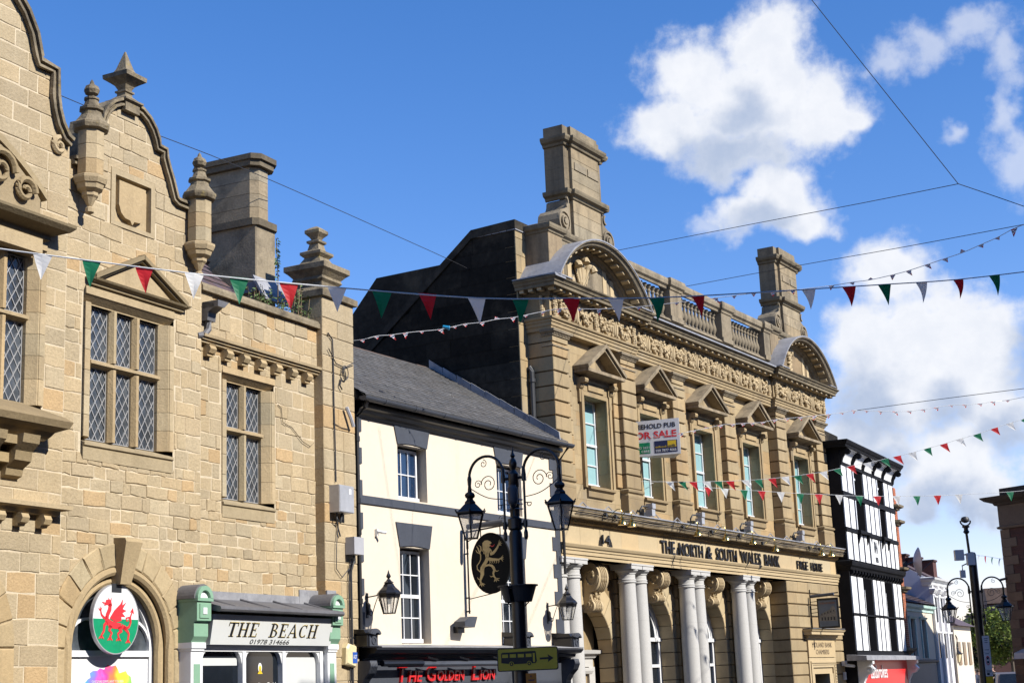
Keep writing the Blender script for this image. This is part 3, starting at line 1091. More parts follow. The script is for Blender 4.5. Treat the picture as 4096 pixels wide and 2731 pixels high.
    p.lathe([(r * q, z) for r, z in [(.33, 9.12), (.33, 9.24), (.30, 9.26), (.30, 9.34), (.35, 9.39), (.33, 9.45), (.40, 9.53), (.46, 9.58), (.46, 9.68), (.24, 9.76), (.17, 9.88), (.235, 9.94), (.235, 9.99), (.13, 10.04), (.10, 10.16), (.14, 10.19), (.14, 10.23), (.07, 10.26), (.10, 10.31), (.165, 10.38), (.165, 10.44), (.09, 10.50), (.01, 10.54)]], -.84, -.2, 4, rot=pi / 4)
    p.build('pier_finial', A)
    # slate roof behind the right bay parapet with chimney
    r = MB(M_SLATEP)
    for i in range(11):
        t0, t1 = i / 11, (i + 1) / 11
        a = lambda t: (-.42 - 1.9 * t, 8.3 + 1.75 * t)
        k = -4.9
        while k < -2.0:
            w_ = random.uniform(.2, .27)
            (o0, z0_), (o1, z1_) = a(t0), a(t1)
            r.poly([(k + .004, o0, z0_ + .02), (k + w_ - .004, o0, z0_ + .02), (k + w_ - .004, o1, z1_), (k + .004, o1, z1_)], jit((1, 1, 1), .12, .05))
            k += w_
    r.poly([(-4.9, -2.3, 10.03), (-1.4, -2.3, 10.03), (-1.4, -5, 8.3), (-4.9, -5, 8.3)])
    r.poly([(-2.0, -.42, 8.3), (-.3, -.42, 8.3), (-.3, -2.3, 8.9), (-2.0, -2.3, 8.9)])
    r.build('slate_roof', A, normals=False)
    c = MB(M_CHIM)
    so_, oo = -.95, -2.05

    def octa(hx, ho, z0_, z1_, cut, col=None):
        ps = [(-hx + cut, -ho), (hx - cut, -ho), (hx, -ho + cut), (hx, ho - cut), (hx - cut, ho), (-hx + cut, ho), (-hx, ho - cut), (-hx, -ho + cut)]
        lo = [c.P(so_ + x, oo + y, z0_) for x, y in ps]
        hi = [c.P(so_ + x, oo + y, z1_) for x, y in ps]
        for k in range(8):
            l = (k + 1) % 8
            c.face((lo[k], lo[l], hi[l], hi[k]), col)
        c.face(lo[::-1], col)
        c.face(hi, col)
    octa(.33, .74, 8.4, 10.66, .02)
    octa(.40, .80, 10.66, 10.80, .1, (.5, .5, .5))
    for k in range(4):
        octa(.28, .69, 10.80 + k * .275, 11.067 + k * .275, .13, jit((1, 1, 1), .08))
    octa(.37, .78, 11.90, 12.02, .14, (.55, .55, .55))
    octa(.41, .83, 12.02, 12.13, .15, (.5, .5, .5))
    c.build('chimney', A)
    fl = MB(M_LEAD)
    fl.box(-1.33, -.50, -3.3, -1.30, 9.3, 9.5)
    fl.prism_s([(-1.3, 9.5), (-1.05, 9.1), (-1.0, 9.1), (-1.3, 9.62)], -1.4, -.45)
    fl.build('chimney_flashing', A)
    return A, OC


A_OBJ, A_OC = build_A()


def build_beach():
    """green and white shopfront in the right bay"""
    T_ = FA.thing('tanning_shopfront', 'white and sage green shopfront with sloping lettered fascia under a lead roof', 'shopfront')
    f = MB(M_SIGNW)
    f.prism_s([(.30, 2.50), (.42, 2.50), (.50, 2.97), (.30, 2.97)], -5.0, -1.52)
    fa = f.build('fascia', T_)
    # slab-serif italic lettering laid on the sloping board
    draw_beach(fa)
    l = MB(M_LEADD)
    l.prism_s([(.0, 3.14), (.62, 3.0), (.66, 3.03), (.64, 3.09), (.0, 3.26)], -5.05, -1.45)
    for k in range(4):
        c = -4.6 + k * .95
        l.tube([(c, .02, 3.27), (c, .62, 3.09)], .02, 6)
    l.tube([(-5.06, .64, 3.05), (-1.44, .64, 3.05)], .045, 8)
    l.build('lead_roof', T_)
    l = MB(M_LEAD)
    l.box(-5.05, -1.9, .0, .03, 3.2, 3.38)
    l.box(-1.9, -1.3, .0, .035, 3.2, 3.5)
    l.box(-1.3, -1.0, .2, .23, 3.2, 3.5)
    l.build('lead_flashing', T_)
    for (a, b) in ((-5.46, -5.1), (-1.58, -1.24)):
        c = (a + b) / 2
        hw = (b - a) / 2
        g = MB(M_GREENP)
        g.prism_s([(.0, 3.2), (.52, 3.2), (.52, 2.86), (.46, 2.84), (.46, 2.62), (.40, 2.53), (.0, 2.53)], a, b)
        g.arch(c, 3.2, hw - .05, hw + .02, .0, .55, 0, pi, 14)
        g.box(a - .02, b + .02, .0, .55, 3.16, 3.21)
        g.box(a + .06, b - .06, .5, .535, 2.90, 3.12)
        cb = g.build('console_block', T_)
        w = MB(M_WHITE)
        w.disc(c, 3.2, hw - .05, hw - .05, .3, .5, 24)
        w.box(c - .05, c + .05, .53, .545, 2.96, 3.06)
        w.build('white_inlay', cb)
        cap = MB(M_LEADD)
        cap.arch(c, 3.2, hw + .02, hw + .05, .0, .50, 0, pi, 14)
        cap.build('lead_cap', cb)
        p = MB(M_WHITE)
        p.box(a + .03, b - .03, .0, .38, 0, 2.48)
        p.box(a - .0, b + .0, .0, .42, 2.44, 2.53)
        p.box(a + .02, b - .02, .0, .40, 2.40, 2.44)
        pl = p.build('pilaster', T_)
        gp = MB(M_GREENP)
        gp.box(a + .1, b - .1, .38, .386, .8, 2.2)
        gp.build('green_panel', pl)
    w = MB(M_WHITE)
    w.box(-5.1, -1.58, .0, .30, 2.40, 2.50)
    for c in (-5.08, -3.92, -2.78, -1.62):
        w.box(c - .045, c + .045, .18, .30, 0, 2.4)
        for sg in (-1, 1):
            w.prism([(c + sg * .045, 2.4), (c + sg * .17, 2.4), (c + sg * .11, 2.36), (c + sg * .075, 2.30), (c + sg * .045, 2.2)], .2, .28)
    w.box(-5.1, -1.6, .1, .3, 0, .5)
    w.build('shop_window_frame', T_)
    g = MB(M_GLD)
    g.box(-5.08, -1.62, .19, .2, .5, 2.4)
    g.build('shop_glass', T_)
    b = MB(M_SIGNW)
    b.box(-5.02, -4.0, .203, .208, 2.18, 2.30)
    b.build('window_blind', T_)
    b = MB(M_SIGNW)
    b.box(-2.72, -1.68, .203, .208, .6, 2.31)
    b.build('window_blind', T_)
    d = MB([M_WHITE, M_YEL])
    d.disc(-3.35, 2.14, .055, .08, .203, .206)
    d.cur = 1
    d.disc(-3.35, 2.13, .035, .045, .206, .209)
    d.prism([(-3.42, 2.04), (-3.28, 2.04), (-3.35, 2.12)], .206, .209)
    d.build('window_emblem', T_)
    letters(M_SIGNW, 'Australian Gold', -3.78, -2.9, 1.80, .10, .203, .207, parent=T_, name='window_lettering')
    return T_


GLY = {   # strokes on a 0..1 x 0..1 cell: ('r',x0,x1,y0,y1) or ('a',cx,cy,rx,ry,a0,a1,thick)
    'T': (.78, [('r', .30, .48, 0, 1), ('r', 0, .78, .93, 1), ('r', 0, .04, .74, 1), ('r', .74, .78, .74, 1), ('r', .20, .58, 0, .05)]),
    'H': (.9, [('r', .12, .28, 0, 1), ('r', .62, .78, 0, 1), ('r', .2, .7, .48, .54), ('r', .02, .38, 0, .05), ('r', .52, .88, 0, .05), ('r', .02, .38, .95, 1), ('r', .52, .88, .95, 1)]),
    'E': (.74, [('r', .12, .28, 0, 1), ('r', .02, .66, 0, .06), ('r', .02, .66, .94, 1), ('r', .2, .5, .48, .54), ('r', .47, .5, .38, .64), ('r', .62, .66, 0, .26), ('r', .62, .66, .76, 1)]),
    'B': (.78, [('r', .12, .28, 0, 1), ('r', .02, .4, 0, .06), ('r', .02, .4, .94, 1), ('r', .2, .42, .50, .55), ('a', .38, .745, .24, .23, -90, 90, .13), ('a', .40, .265, .30, .25, -90, 90, .14)]),
    'A': (.88, [('p', [(.04, 0), (.10, 0), (.48, .92), (.44, 1), (.40, 1)]), ('p', [(.40, 1), (.46, 1), (.84, 0), (.64, 0)]), ('r', .2, .66, .30, .36), ('r', 0, .24, 0, .05), ('r', .56, .9, 0, .05)]),
    'C': (.8, [('a', .44, .5, .38, .47, 50, 310, .16), ('r', .64, .68, .70, .98), ('r', .64, .68, .04, .24)]),
}


def draw_beach(parent):
    # plane of the fascia board: o = .42 at z 2.50 ... .50 at z 2.97
    mb = MB([M_BLACK, mat('gilt_letter_shadow', (.62, .50, .22), .5)])

    def put(pts, cur, dz=0.0, ds=0.0, lift=.006):
        mb.cur = cur
        a, b = [], []
        for (x, y) in pts:
            z = y + dz
            o = .42 + (z - 2.50) / .47 * .08
            a.append(mb.P(x + ds, o + .001, z))
            b.append(mb.P(x + ds, o + lift, z))
        n = len(a)
        for k in range(n):
            l = (k + 1) % n
            mb.face((a[k], a[l], b[l], b[k]))
        mb.face(b)

    def glyph(ch, x, y, w, h, sh, cur, ds, dz, lift):
        adv, st = GLY[ch]
        f = lambda px, py: (x + px * w + py * h * sh, y + py * h)
        for q in st:
            if q[0] == 'r':
                put([f(q[1], q[3]), f(q[2], q[3]), f(q[2], q[4]), f(q[1], q[4])], cur, dz, ds, lift)
            elif q[0] == 'p':
                put([f(*p) for p in q[1]], cur, dz, ds, lift)
            else:
                _, cx, cy, rx, ry, a0, a1, th = q
                N = 14
                for k in range(N):
                    t0, t1 = radians(a0 + (a1 - a0) * k / N), radians(a0 + (a1 - a0) * (k + 1) / N)
                    tt = lambda t: th * (.35 + .65 * abs(cos(t)))
                    put([f(cx + rx * cos(t0), cy + ry * sin(t0)), f(cx + rx * cos(t1), cy + ry * sin(t1)),
                         f(cx + (rx - tt(t1)) * cos(t1), cy + (ry - .06) * sin(t1)), f(cx + (rx - tt(t0)) * cos(t0), cy + (ry - .06) * sin(t0))], cur, dz, ds, lift)
        return adv * w
    for cur, ds, dz, lift in ((1, .012, .009, .004), (0, 0, 0, .007)):
        x = -4.62
        for word, gap in (('THE', .30), ('BEACH', 0)):
            for ch in word:
                x += glyph(ch, x, 2.625, .325, .225, .28, cur, ds, dz, lift) + .025
            x += gap
    mb.build('lettering', parent, normals=False)
    # telephone number
    vs, fs = text_mb('01978 314666', 1.0, .25, .5)
    x0, x1 = min(v.x for v in vs), max(v.x for v in vs)
    y1 = max(v.y for v in vs)
    m2 = MB(M_BLACK)
    for v in vs:
        z = 2.515 + v.y / y1 * .075
        m2.P(-3.95 + (v.x - x0) / (x1 - x0) * 1.13, .42 + (z - 2.5) / .47 * .08 + .002 + (v.z + .5) * .004, z)
    for q in fs:
        m2.face(q)
    m2.build('telephone_number', parent, normals=False)


build_beach()

# ================================================================== 2. cream pub with slate roof
def sash(parent, s0, s1, z0, z1, o, cols, rows, glass, rec=.0, mid=None, bar=.022, fr=.05):
    """white timber sash: frame, glazing bars, glass; on plane o (its face)"""
    mb = MB(M_WHITE)
    mb.box(s0, s0 + fr, o - .05, o, z0, z1)
    mb.box(s1 - fr, s1, o - .05, o, z0, z1)
    mb.box(s0 + fr, s1 - fr, o - .05, o, z1 - fr, z1)
    mb.box(s0 - .02, s1 + .02, o - .05, o + .03, z0 - .02, z0 + fr * 1.2)
    for k in range(1, cols):
        c = s0 + fr + (s1 - s0 - 2 * fr) * k / cols
        mb.box(c - bar / 2, c + bar / 2, o - .045, o - .012, z0 + fr, z1 - fr)
    hs = [z0 + fr + (z1 - z0 - 2 * fr) * k / rows for k in range(1, rows)]
    for h in hs:
        t = bar / 2
        oo = -.014
        if mid is not None and abs(h - mid) < .12:
            t, oo = .035, -.004
        mb.box(s0 + fr, s1 - fr, o - .045, o + oo, h - t, h + t)
    w = mb.build('sash_window', parent)
    g = MB(glass)
    for c in range(cols):
        for r in range(rows):
            a = s0 + fr + (s1 - s0 - 2 * fr) * c / cols
            b = s0 + fr + (s1 - s0 - 2 * fr) * (c + 1) / cols
            e = z0 + fr + (z1 - z0 - 2 * fr) * r / rows
            f = z0 + fr + (z1 - z0 - 2 * fr) * (r + 1) / rows
            q = [random.uniform(-.002, .002) for _ in range(4)]
            g.poly([(a, o - .035 + q[0], e), (b, o - .035 + q[1], e), (b, o - .035 + q[2], f), (a, o - .035 + q[3], f)])
    g.build('panes', w, normals=False)
    return w


def build_W():
    W = FW.thing('cream_public_house', 'cream rendered pub with dark grey quoins, slate roof and white sash windows', 'building')
    L_ = 8.15
    wins = [(1.53, 2.58, 5.42, 6.53), (5.38, 6.46, 5.42, 6.53), (1.53, 2.58, 2.58, 4.47), (5.38, 6.48, 2.58, 4.47)]
    ops = [(a, b, c, d) for a, b, c, d in wins] + [(.2, 8.0, 0, 1.7)]
    mb = MB(M_CREAM)
    backing(mb, 0, L_, 7.2, 0, ops, 0.0)
    for a, b, c, d in wins:
        mb.poly([(a, 0, c), (a, -.25, c), (a, -.25, d), (a, 0, d)])
        mb.poly([(b, 0, c), (b, -.25, c), (b, -.25, d), (b, 0, d)])
        mb.poly([(a, 0, d), (b, 0, d), (b, -.25, d), (a, -.25, d)])
        mb.poly([(a, 0, c), (b, 0, c), (b, -.25, c), (a, -.25, c)])
    mb.build('rendered_wall', W, normals=False)
    rw = MB(M_CREAM)
    rw.box(0.02, L_ - .02, -7.0, -6.8, 0, 7.2)
    rw.box(0.02, .2, -7, -.26, 0, 7.2)
    rw.box(L_ - .2, L_ - .02, -7, -.26, 0, 7.2)
    rw.box(.2, L_ - .2, -6.8, -.3, 4.7, 4.72)
    rw.build('rear_walls', W)
    # quoins
    for (base, sg, zs) in ((0.0, 1, None), (L_, -1, None)):
        q = MB(M_GREY)
        z = 6.94
        k = 0
        while z > 2.6:
            h = .315
            wd = .29 if k % 2 == 0 else .15
            if sg < 0:
                wd = .36 if k % 2 == 0 else .20
            a, b = sorted((base, base + sg * wd))
            q.box(a, b, -.02, .022, z - h + .002, z)
            z -= h
            k += 1
        q.build('quoins', W)
    b = MB(M_GREY)
    b.box(.15, L_ - .2, -.01, .035, 5.23, 5.385)
    b.build('sill_band', W)
    for (c, zt, zb, hw0, hw1) in ((2.05, 6.93, 6.53, .65, .53), (5.92, 6.93, 6.53, .66, .55), (2.05, 4.95, 4.47, .65, .53), (5.93, 4.96, 4.47, .66, .56)):
        l = MB(M_GREY)
        pts = [(c - hw0, zt), (c - hw1, zb)] + [(c - hw1 + 2 * hw1 * t, zb + .035 * sin(pi * t)) for t in (.25, .5, .75)] + [(c + hw1, zb), (c + hw0, zt)]
        l.prism(pts, -.2, .026)
        l.build('lintel', W)
    sash(W, 1.60, 2.47, 5.45, 6.48, -.17, 3, 2, M_GLB)
    sash(W, 5.45, 6.38, 5.45, 6.48, -.17, 3, 2, M_GLB)
    for a in (1.56, 5.42):
        s = sash(W, a, a + .92, 2.62, 4.42, -.17, 3, 4, M_GLD, mid=3.52)
        if a > 5:
            bl = MB(M_DULL)
            m = mat('wooden_blind_slats', (.16, .10, .07), .5)
            for k in range(12):
                z = 2.72 + k * .075
                bl.box(a + .07, a + .85, -.25, -.212, z, z + .022)
            bl.build('slatted_blind', s, mats=[m])
        else:
            bl = MB(mat('grey_curtain', (.20, .19, .20), .8))
            bl.box(a + .05, a + .87, -.30, -.24, 2.66, 4.38)
            bl.build('curtain', s)
    # roof
    r = MB(M_SLATE)
    n = 26
    zf = lambda t: 7.28 + 2.24 * t
    of = lambda t: .34 - 3.62 * t
    for i in range(n):
        t0, t1 = i / n, (i + 1.35) / n
        k = -.6 + (i % 2) * .15 - random.random() * .03
        while k < 8.2:
            w_ = random.uniform(.26, .31)
            a, b = max(k, -.45 if i > 3 else 0.0), min(k + w_ - .008, 8.18)
            if b > a:
                e = random.uniform(0, .012)
                r.poly([(a, of(t0), zf(t0) + .022 + e), (b, of(t0), zf(t0) + .022 + random.uniform(0, .012)), (b, of(t1), zf(t1)), (a, of(t1), zf(t1))], jit((1, 1, 1), .14, .03))
                r.poly([(a, of(t0), zf(t0) + .022 + e), (b, of(t0), zf(t0) + .022 + e), (b, of(t0) + .004, zf(t0) - .004), (a, of(t0) + .004, zf(t0) - .004)], (.4, .4, .4))
            k += w_
    r.poly([(-.45, -.05, 7.25), (8.18, -.05, 7.25), (8.18, -3.3, 9.45), (-.45, -3.3, 9.45)])
    r.poly([(-.45, -3.28, 9.5), (8.18, -3.28, 9.5), (8.18, -7.1, 7.2), (-.45, -7.1, 7.2)])
    r.build('slate_roof', W, normals=False)
    g = MB(M_RIDGE)
    k = -.45
    while k < 7.9:
        z = 9.50 + random.uniform(-.012, .012)
        g.prism_s([(-3.16, z - .10), (-3.20, z - .02), (-3.28, z + .035), (-3.36, z - .02), (-3.42, z - .12), (-3.28, z - .05)], k + .004, k + .446)
        k += .45
    g.build('ridge_tiles', W)
    l = MB(M_LEAD)
    for i in range(9):
        t0, t1 = i / 9, (i + .99) / 9
        l.prism_s([(of(t0), zf(t0) + .02), (of(t1), zf(t1) + .02), (of(t1), zf(t1) + .22), (of(t0) - .02, zf(t0) + .21)], 7.78, 7.82)
    l.build('lead_flashing', W)
    c = MB(M_BLACK)
    c.cornice([(0, 6.90), (.03, 6.90), (.04, 6.95), (.09, 6.99), (.10, 7.05), (.18, 7.08), (.18, 7.16), (.05, 7.19), (0, 7.19)], .12, 8.2, 0, .05, left=False, right=False)
    c.box(-.1, 8.3, .0, .3, 7.19, 7.22)
    c.build('eaves_cornice', W)
    u = MB(M_GREY)
    pr = [(.28 + .085 * cos(a) + .085, 7.235 + .085 * sin(a)) for a in [pi + pi * k / 10 for k in range(11)]]
    pr2 = [(p[0], p[1]) for p in pr] + [(.28 + .16, 7.235), (.28 + .01, 7.235)]
    u.prism_s(pr2, -.12, 8.32)
    for k in range(8):
        s = .55 + k * 1.06
        u.prism_s([(p[0] + (.008 if p[0] > .36 else -.005), p[1] - .006) for p in pr2], s, s + .05)
    u.build('gutter', W)
    d = MB(M_BLACK)
    d.tube([(.06, .34, 7.17), (.06, .30, 7.05), (.06, .08, 6.88), (.06, .08, .2)], .042, 8)
    for z in (6.4, 5.2, 4.6, 3.3):
        d.tube([(.06, .08, z), (.06, .08, z + .1)], .055, 8)
    d.build('drainpipe', W)
    d = MB(M_BLACK)
    d.tube([(8.18, .34, 7.17), (8.18, .1, 6.9), (8.18, .1, 4.2)], .035, 8)
    d.build('drainpipe', W)
    return W


W_OBJ = build_W()


def build_lion_shop():
    T_ = FW.thing('pub_shopfront', 'black and grey pub front with red raised lettering and scrolled brackets', 'shopfront')
    f = MB(M_GREY)
    f.box(.1, 8.1, .0, .16, 1.4, 2.24)
    fa = f.build('fascia', T_)
    # small capitals with larger initials
    def word(big, small, s, w0, w1):
        letters(M_RED, big, s, s + w0, 1.84, .31, .16, .21, parent=fa, shear=.2, offset=.012)
        letters(M_RED, small, s + w0 + .03, s + w0 + .03 + w1, 1.84, .21, .16, .21, parent=fa, shear=.2, offset=.014)
    word('T', 'HE', 1.10, .30, .50)
    word('G', 'OLDEN', 2.08, .34, 1.02)
    word('L', 'ION', 3.75, .28, .62)
    c = MB(M_BLACK)
    c.cornice([(0, 2.24), (.18, 2.24), (.20, 2.28), (.30, 2.30), (.32, 2.36), (.46, 2.38), (.52, 2.44), (.52, 2.47), (.1, 2.50), (0, 2.5)], -.05, 8.1, .0, .0, left=False, right=False)
    c.build('cornice', T_)
    l = MB(M_LEAD)
    l.prism_s([(0, 2.502), (.5, 2.475), (.53, 2.48), (.53, 2.50), (.0, 2.56)], .1, 8.1)
    l.build('lead_top', T_)
    t = MB(M_GREY)
    t.tube([(.5, .40, 2.17), (4.8, .40, 2.17)], .055, 8)
    t.build('awning_roller', T_)
    t = MB(M_BLACK)
    t.tube([(.25, .42, 2.19), (1.6, .42, 2.19)], .06, 8)
    t.build('roller_end_cover', T_)
    for s in (1.75, 2.9, 4.2):
        t = MB(M_BLACK)
        t.tube([(s, .45, 2.30), (s + .22, .45, 2.26), (s + .36, .45, 2.25)], .02, 5)
        t.build('roller_bracket', T_)
    for s in (-.14, 5.57, 7.78):
        b = MB(M_GREY)
        w = .13
        b.box(s - w, s + w, .0, .52, 2.50, 2.72)
        b.cornice([(0, 2.70), (.02, 2.72), (.03, 2.75), (0, 2.75)], s - w, s + w, .5, .5)
        N = 12
        for rr, o1 in ((.19, .56), (.155, .58), (.12, .60)):
            b.arch(s + .02, 2.68, rr - .035, rr, .0, o1, .12 * pi, .88 * pi, N, ez=.75)
        b.prism([(s + .02 + .13 * cos(a), 2.70 + .10 * sin(a)) for a in [pi * k / 10 for k in range(11)]], .0, .52)
        b.arch(s, 2.60, .05, .07, .5, .535, 0, 2 * pi, 14)
        for an in (pi / 2, pi * 7 / 6, pi * 11 / 6):
            b.disc(s + .025 * cos(an), 2.60 + .025 * sin(an), .022, .022, .5, .525, 8)
        cb = b.build('bracket_block', T_)
        d = MB(M_BLACK)
        d.box(s - w - .06, s - w, .02, .5, 2.5, 2.70)
        d.prism_s([(.0, 2.74), (.5, 2.74), (.46, 2.80), (0, 2.84)], s - w - .1, s + .05)
        d.build('bracket_cap', cb)
        v = MB(M_GREY)
        v.prism_s([(0, 2.24), (.50, 2.24), (.52, 2.14), (.47, 2.02), (.36, 1.92), (.27, 1.78), (.24, 1.6), (.27, 1.4), (0, 1.4)], s - .11, s + .11)
        for k in range(5):
            ss = s - .09 + k * .045
            v.tube([(ss, .50, 2.22), (ss, .525, 2.13), (ss, .475, 2.01), (ss, .365, 1.91), (ss, .275, 1.78), (ss, .245, 1.6)], .012, 4)
        v.lathe([(.0, -.05), (.05, -.03), (.06, 0), (.05, .03), (0, .05)], s + .15, .3, 10, 1.95)
        v.build('scroll_bracket', T_)
    g = MB(M_GLD)
    g.box(.3, 7.8, -.05, 0.01, 0, 1.4)
    g.build('front_glazing', T_)
    return T_


build_lion_shop()


def wall_lantern(frame, s, o, z, label, group=None, first=None, sc=1.0):
    """octagonal hanging wall lantern; base point is the lantern bottom centre"""
    T_ = frame.thing('wall_lantern', label, 'lamp', s, o, z, group)
    h = MB(M_IRON)
    q = pi / 8
    h.lathe([(.235, .36), (.235, .385), (.225, .395), (.20, .43), (.13, .495), (.105, .53), (.10, .55), (.075, .565), (.10, .58), (.05, .62), (.03, .65), (.015, .655), (.045, .69), (.045, .71), (.02, .76), (.004, .82)], 0, 0, 8, rot=q)
    h.lathe([(.21, .30), (.225, .36), (.20, .36)], 0, 0, 8, rot=q)
    h.lathe([(.105, 0), (.115, 0), (.115, .02), (.10, .02)], 0, 0, 8, rot=q)
    for k in range(8):
        a = q + k * pi / 4
        h.tube([(.11 * cos(a), .11 * sin(a), .0), (.205 * cos(a), .205 * sin(a), .345)], .011, 4)
    h.build('lantern_frame', T_)
    g = MB(M_LAMPG)
    n = 8
    a_ = [g.P(.104 * cos(q + 2 * pi * k / n), .104 * sin(q + 2 * pi * k / n), .02) for k in range(n)]
    b_ = [g.P(.198 * cos(q + 2 * pi * k / n), .198 * sin(q + 2 * pi * k / n), .345) for k in range(n)]
    for k in range(n):
        l = (k + 1) % n
        g.face((a_[k], a_[l], b_[l], b_[k]))
    g.build('lantern_glass', T_, normals=False)
    b = MB(M_GALV)
    b.lathe([(.03, .18), (.04, .22), (.03, .28), (.02, .33)], 0, 0, 8)
    b.build('bulb', T_)
    k = MB(M_IRON)
    k.box(-.03, .03, -o, -o + .02, -.05, .42)
    k.prism_s([(-o + .02, .0), (-o + .07, .02), (-o + .07, .2), (-o + .02, .25)], -.03, .03)
    k.tube([(0, -o + .01, .34), (0, -.2, .37)], .013, 5)
    pts = [(0, -o + .05, .02)]
    for i in range(9):
        a = -pi / 2 + i * .55
        pts.append((0, -o + .10 + .04 * cos(a), .03 + .04 * sin(a)))
    k.tube(pts, .008, 4)
    k.tube([(0, -o + .12, 0), (0, -o + .2, .2), (0, -.26, .33), (0, -.2, .31), (0, -.2, .27), (0, -.24, .27)], .009, 4)
    k.build('wall_bracket', T_)
    return T_


wall_lantern(FW, .38, .52, 3.10, 'black wall lantern left of the tall pub window near the stone pier', 'lanterns on the pub front')
wall_lantern(FW, 7.42, .52, 3.10, 'black wall lantern on the pub corner beside the granite columns', 'lanterns on the pub front')


def build_lion_sign():
    T_ = FW.thing('hanging_oval_sign', 'black oval hanging pub sign with a gold rampant lion', 'sign', 3.95, .65, 3.58)
    # board stands square to the wall in plan, seen from the left: turned to face up the street
    T_.rotation_euler.z = FW.rz - pi / 2
    b = MB(M_SIGNB)
    b.disc(0, .63, .47, .63, -.03, .03, 40)
    b.arch(0, 0.63, .46, .475, .03, .04, 0, 2 * pi, 40, ez=1.34)
    bd = b.build('board', T_)
    # the lion, drawn as flat gold shapes; coordinates in the photograph-like unit box
    L = MB([M_GOLD, M_REDS])
    o0, o1 = .031, .037

    def P_(pts):
        # pts in a 0..230 x 0..350 box -> local
        q = [((x - 118) * .00315, (170 - y) * .0029 + .63) for x, y in pts]
        L.prism(q, o0, o1)

    def blob(pts, w):
        # thick curve with tapering width list, in box units
        V = [Vector((p[0], p[1])) for p in pts]
        n = len(V)
        lft, rgt = [], []
        for i in range(n):
            a, c = V[max(0, i - 1)], V[min(n - 1, i + 1)]
            t = (c - a).normalized()
            nn = Vector((-t.y, t.x))
            ww = w[i] if isinstance(w, (list, tuple)) else w
            lft.append(V[i] + nn * ww * .4)
            rgt.append(V[i] - nn * ww * .4)
        for i in range(n - 1):
            P_([lft[i], lft[i + 1], rgt[i + 1], rgt[i]])
    # head and mane
    P_([(62, 20), (78, 6), (98, 4), (118, 12), (132, 24), (122, 34), (112, 34), (124, 46), (112, 52), (98, 50), (88, 60), (70, 58), (60, 40)])
    for (x, y, x2, y2) in ((72, 50, 66, 100), (80, 52, 80, 118), (88, 54, 92, 128), (96, 54, 106, 120), (66, 40, 58, 84), (102, 52, 118, 104), (108, 60, 132, 96), (76, 90, 84, 134), (92, 96, 100, 140)):
        blob([(x, y), ((x + x2) / 2 + 4, (y + y2) / 2), (x2, y2)], [13, 12, 2])
    # raised fore leg
    blob([(118, 106), (140, 100), (158, 84), (176, 62), (186, 40)], [26, 26, 22, 18, 12])
    for d in ((194, 8), (206, 20), (212, 34), (208, 50)):
        blob([(186, 42), ((186 + d[0]) / 2, (42 + d[1]) / 2 + 3), d], [9, 7, 2])
    # second fore leg
    blob([(104, 138), (130, 146), (156, 148), (182, 150), (204, 140)], [28, 28, 22, 16, 10])
    for d in ((216, 122), (222, 134), (222, 150), (214, 166)):
        blob([(200, 142), ((200 + d[0]) / 2, (142 + d[1]) / 2), d], [8, 7, 2])
    for k in range(5):
        blob([(112 + k * 17, 152), (116 + k * 17, 164), (108 + k * 17, 176)], [9, 6, 1])
    # body and haunch
    blob([(96, 130), (84, 156), (66, 178), (54, 200), (50, 222)], [30, 30, 30, 38, 40])
    blob([(52, 200), (76, 186), (104, 182), (128, 190), (140, 206)], [28, 18, 16, 22, 24])
    # hind leg left
    blob([(50, 216), (52, 244), (42, 268), (34, 292), (40, 312)], [40, 34, 24, 16, 14])
    for d in ((24, 326), (44, 336), (62, 330), (70, 318)):
        blob([(40, 308), ((40 + d[0]) / 2, (308 + d[1]) / 2), d], [12, 9, 3])
    blob([(34, 284), (18, 276), (10, 262)], [10, 7, 2])
    # hind leg right
    blob([(138, 200), (146, 222), (136, 246), (142, 268), (158, 286)], [26, 24, 16, 14, 12])
    for d in ((140, 306), (160, 308), (180, 300), (184, 284)):
        blob([(152, 284), ((152 + d[0]) / 2, (284 + d[1]) / 2), d], [12, 9, 3])
    blob([(146, 224), (166, 232), (182, 226)], [9, 6, 2])
    blob([(138, 262), (120, 268), (108, 260)], [9, 6, 2])
    # tail
    blob([(34, 226), (14, 206), (12, 180), (30, 160), (42, 138), (44, 108), (34, 86), (26, 60), (14, 40)], [9, 8, 8, 8, 8, 8, 10, 12, 3])
    blob([(36, 90), (48, 70), (46, 46), (30, 34)], [8, 12, 9, 2])
    blob([(30, 92), (16, 84), (6, 66)], [8, 7, 2])
    L.cur = 1
    blob([(120, 42), (134, 52), (146, 48), (154, 36)], [4, 6, 5, 2])
    L.build('gold_lion_emblem', bd, normals=False)
    k = MB(M_IRON)
    for s in (-.24, .24):
        k.tube([(s, 0, 1.14), (s, 0, 1.40)], .012, 4)
    k.build('hangers', T_)
    return T_


build_lion_sign()


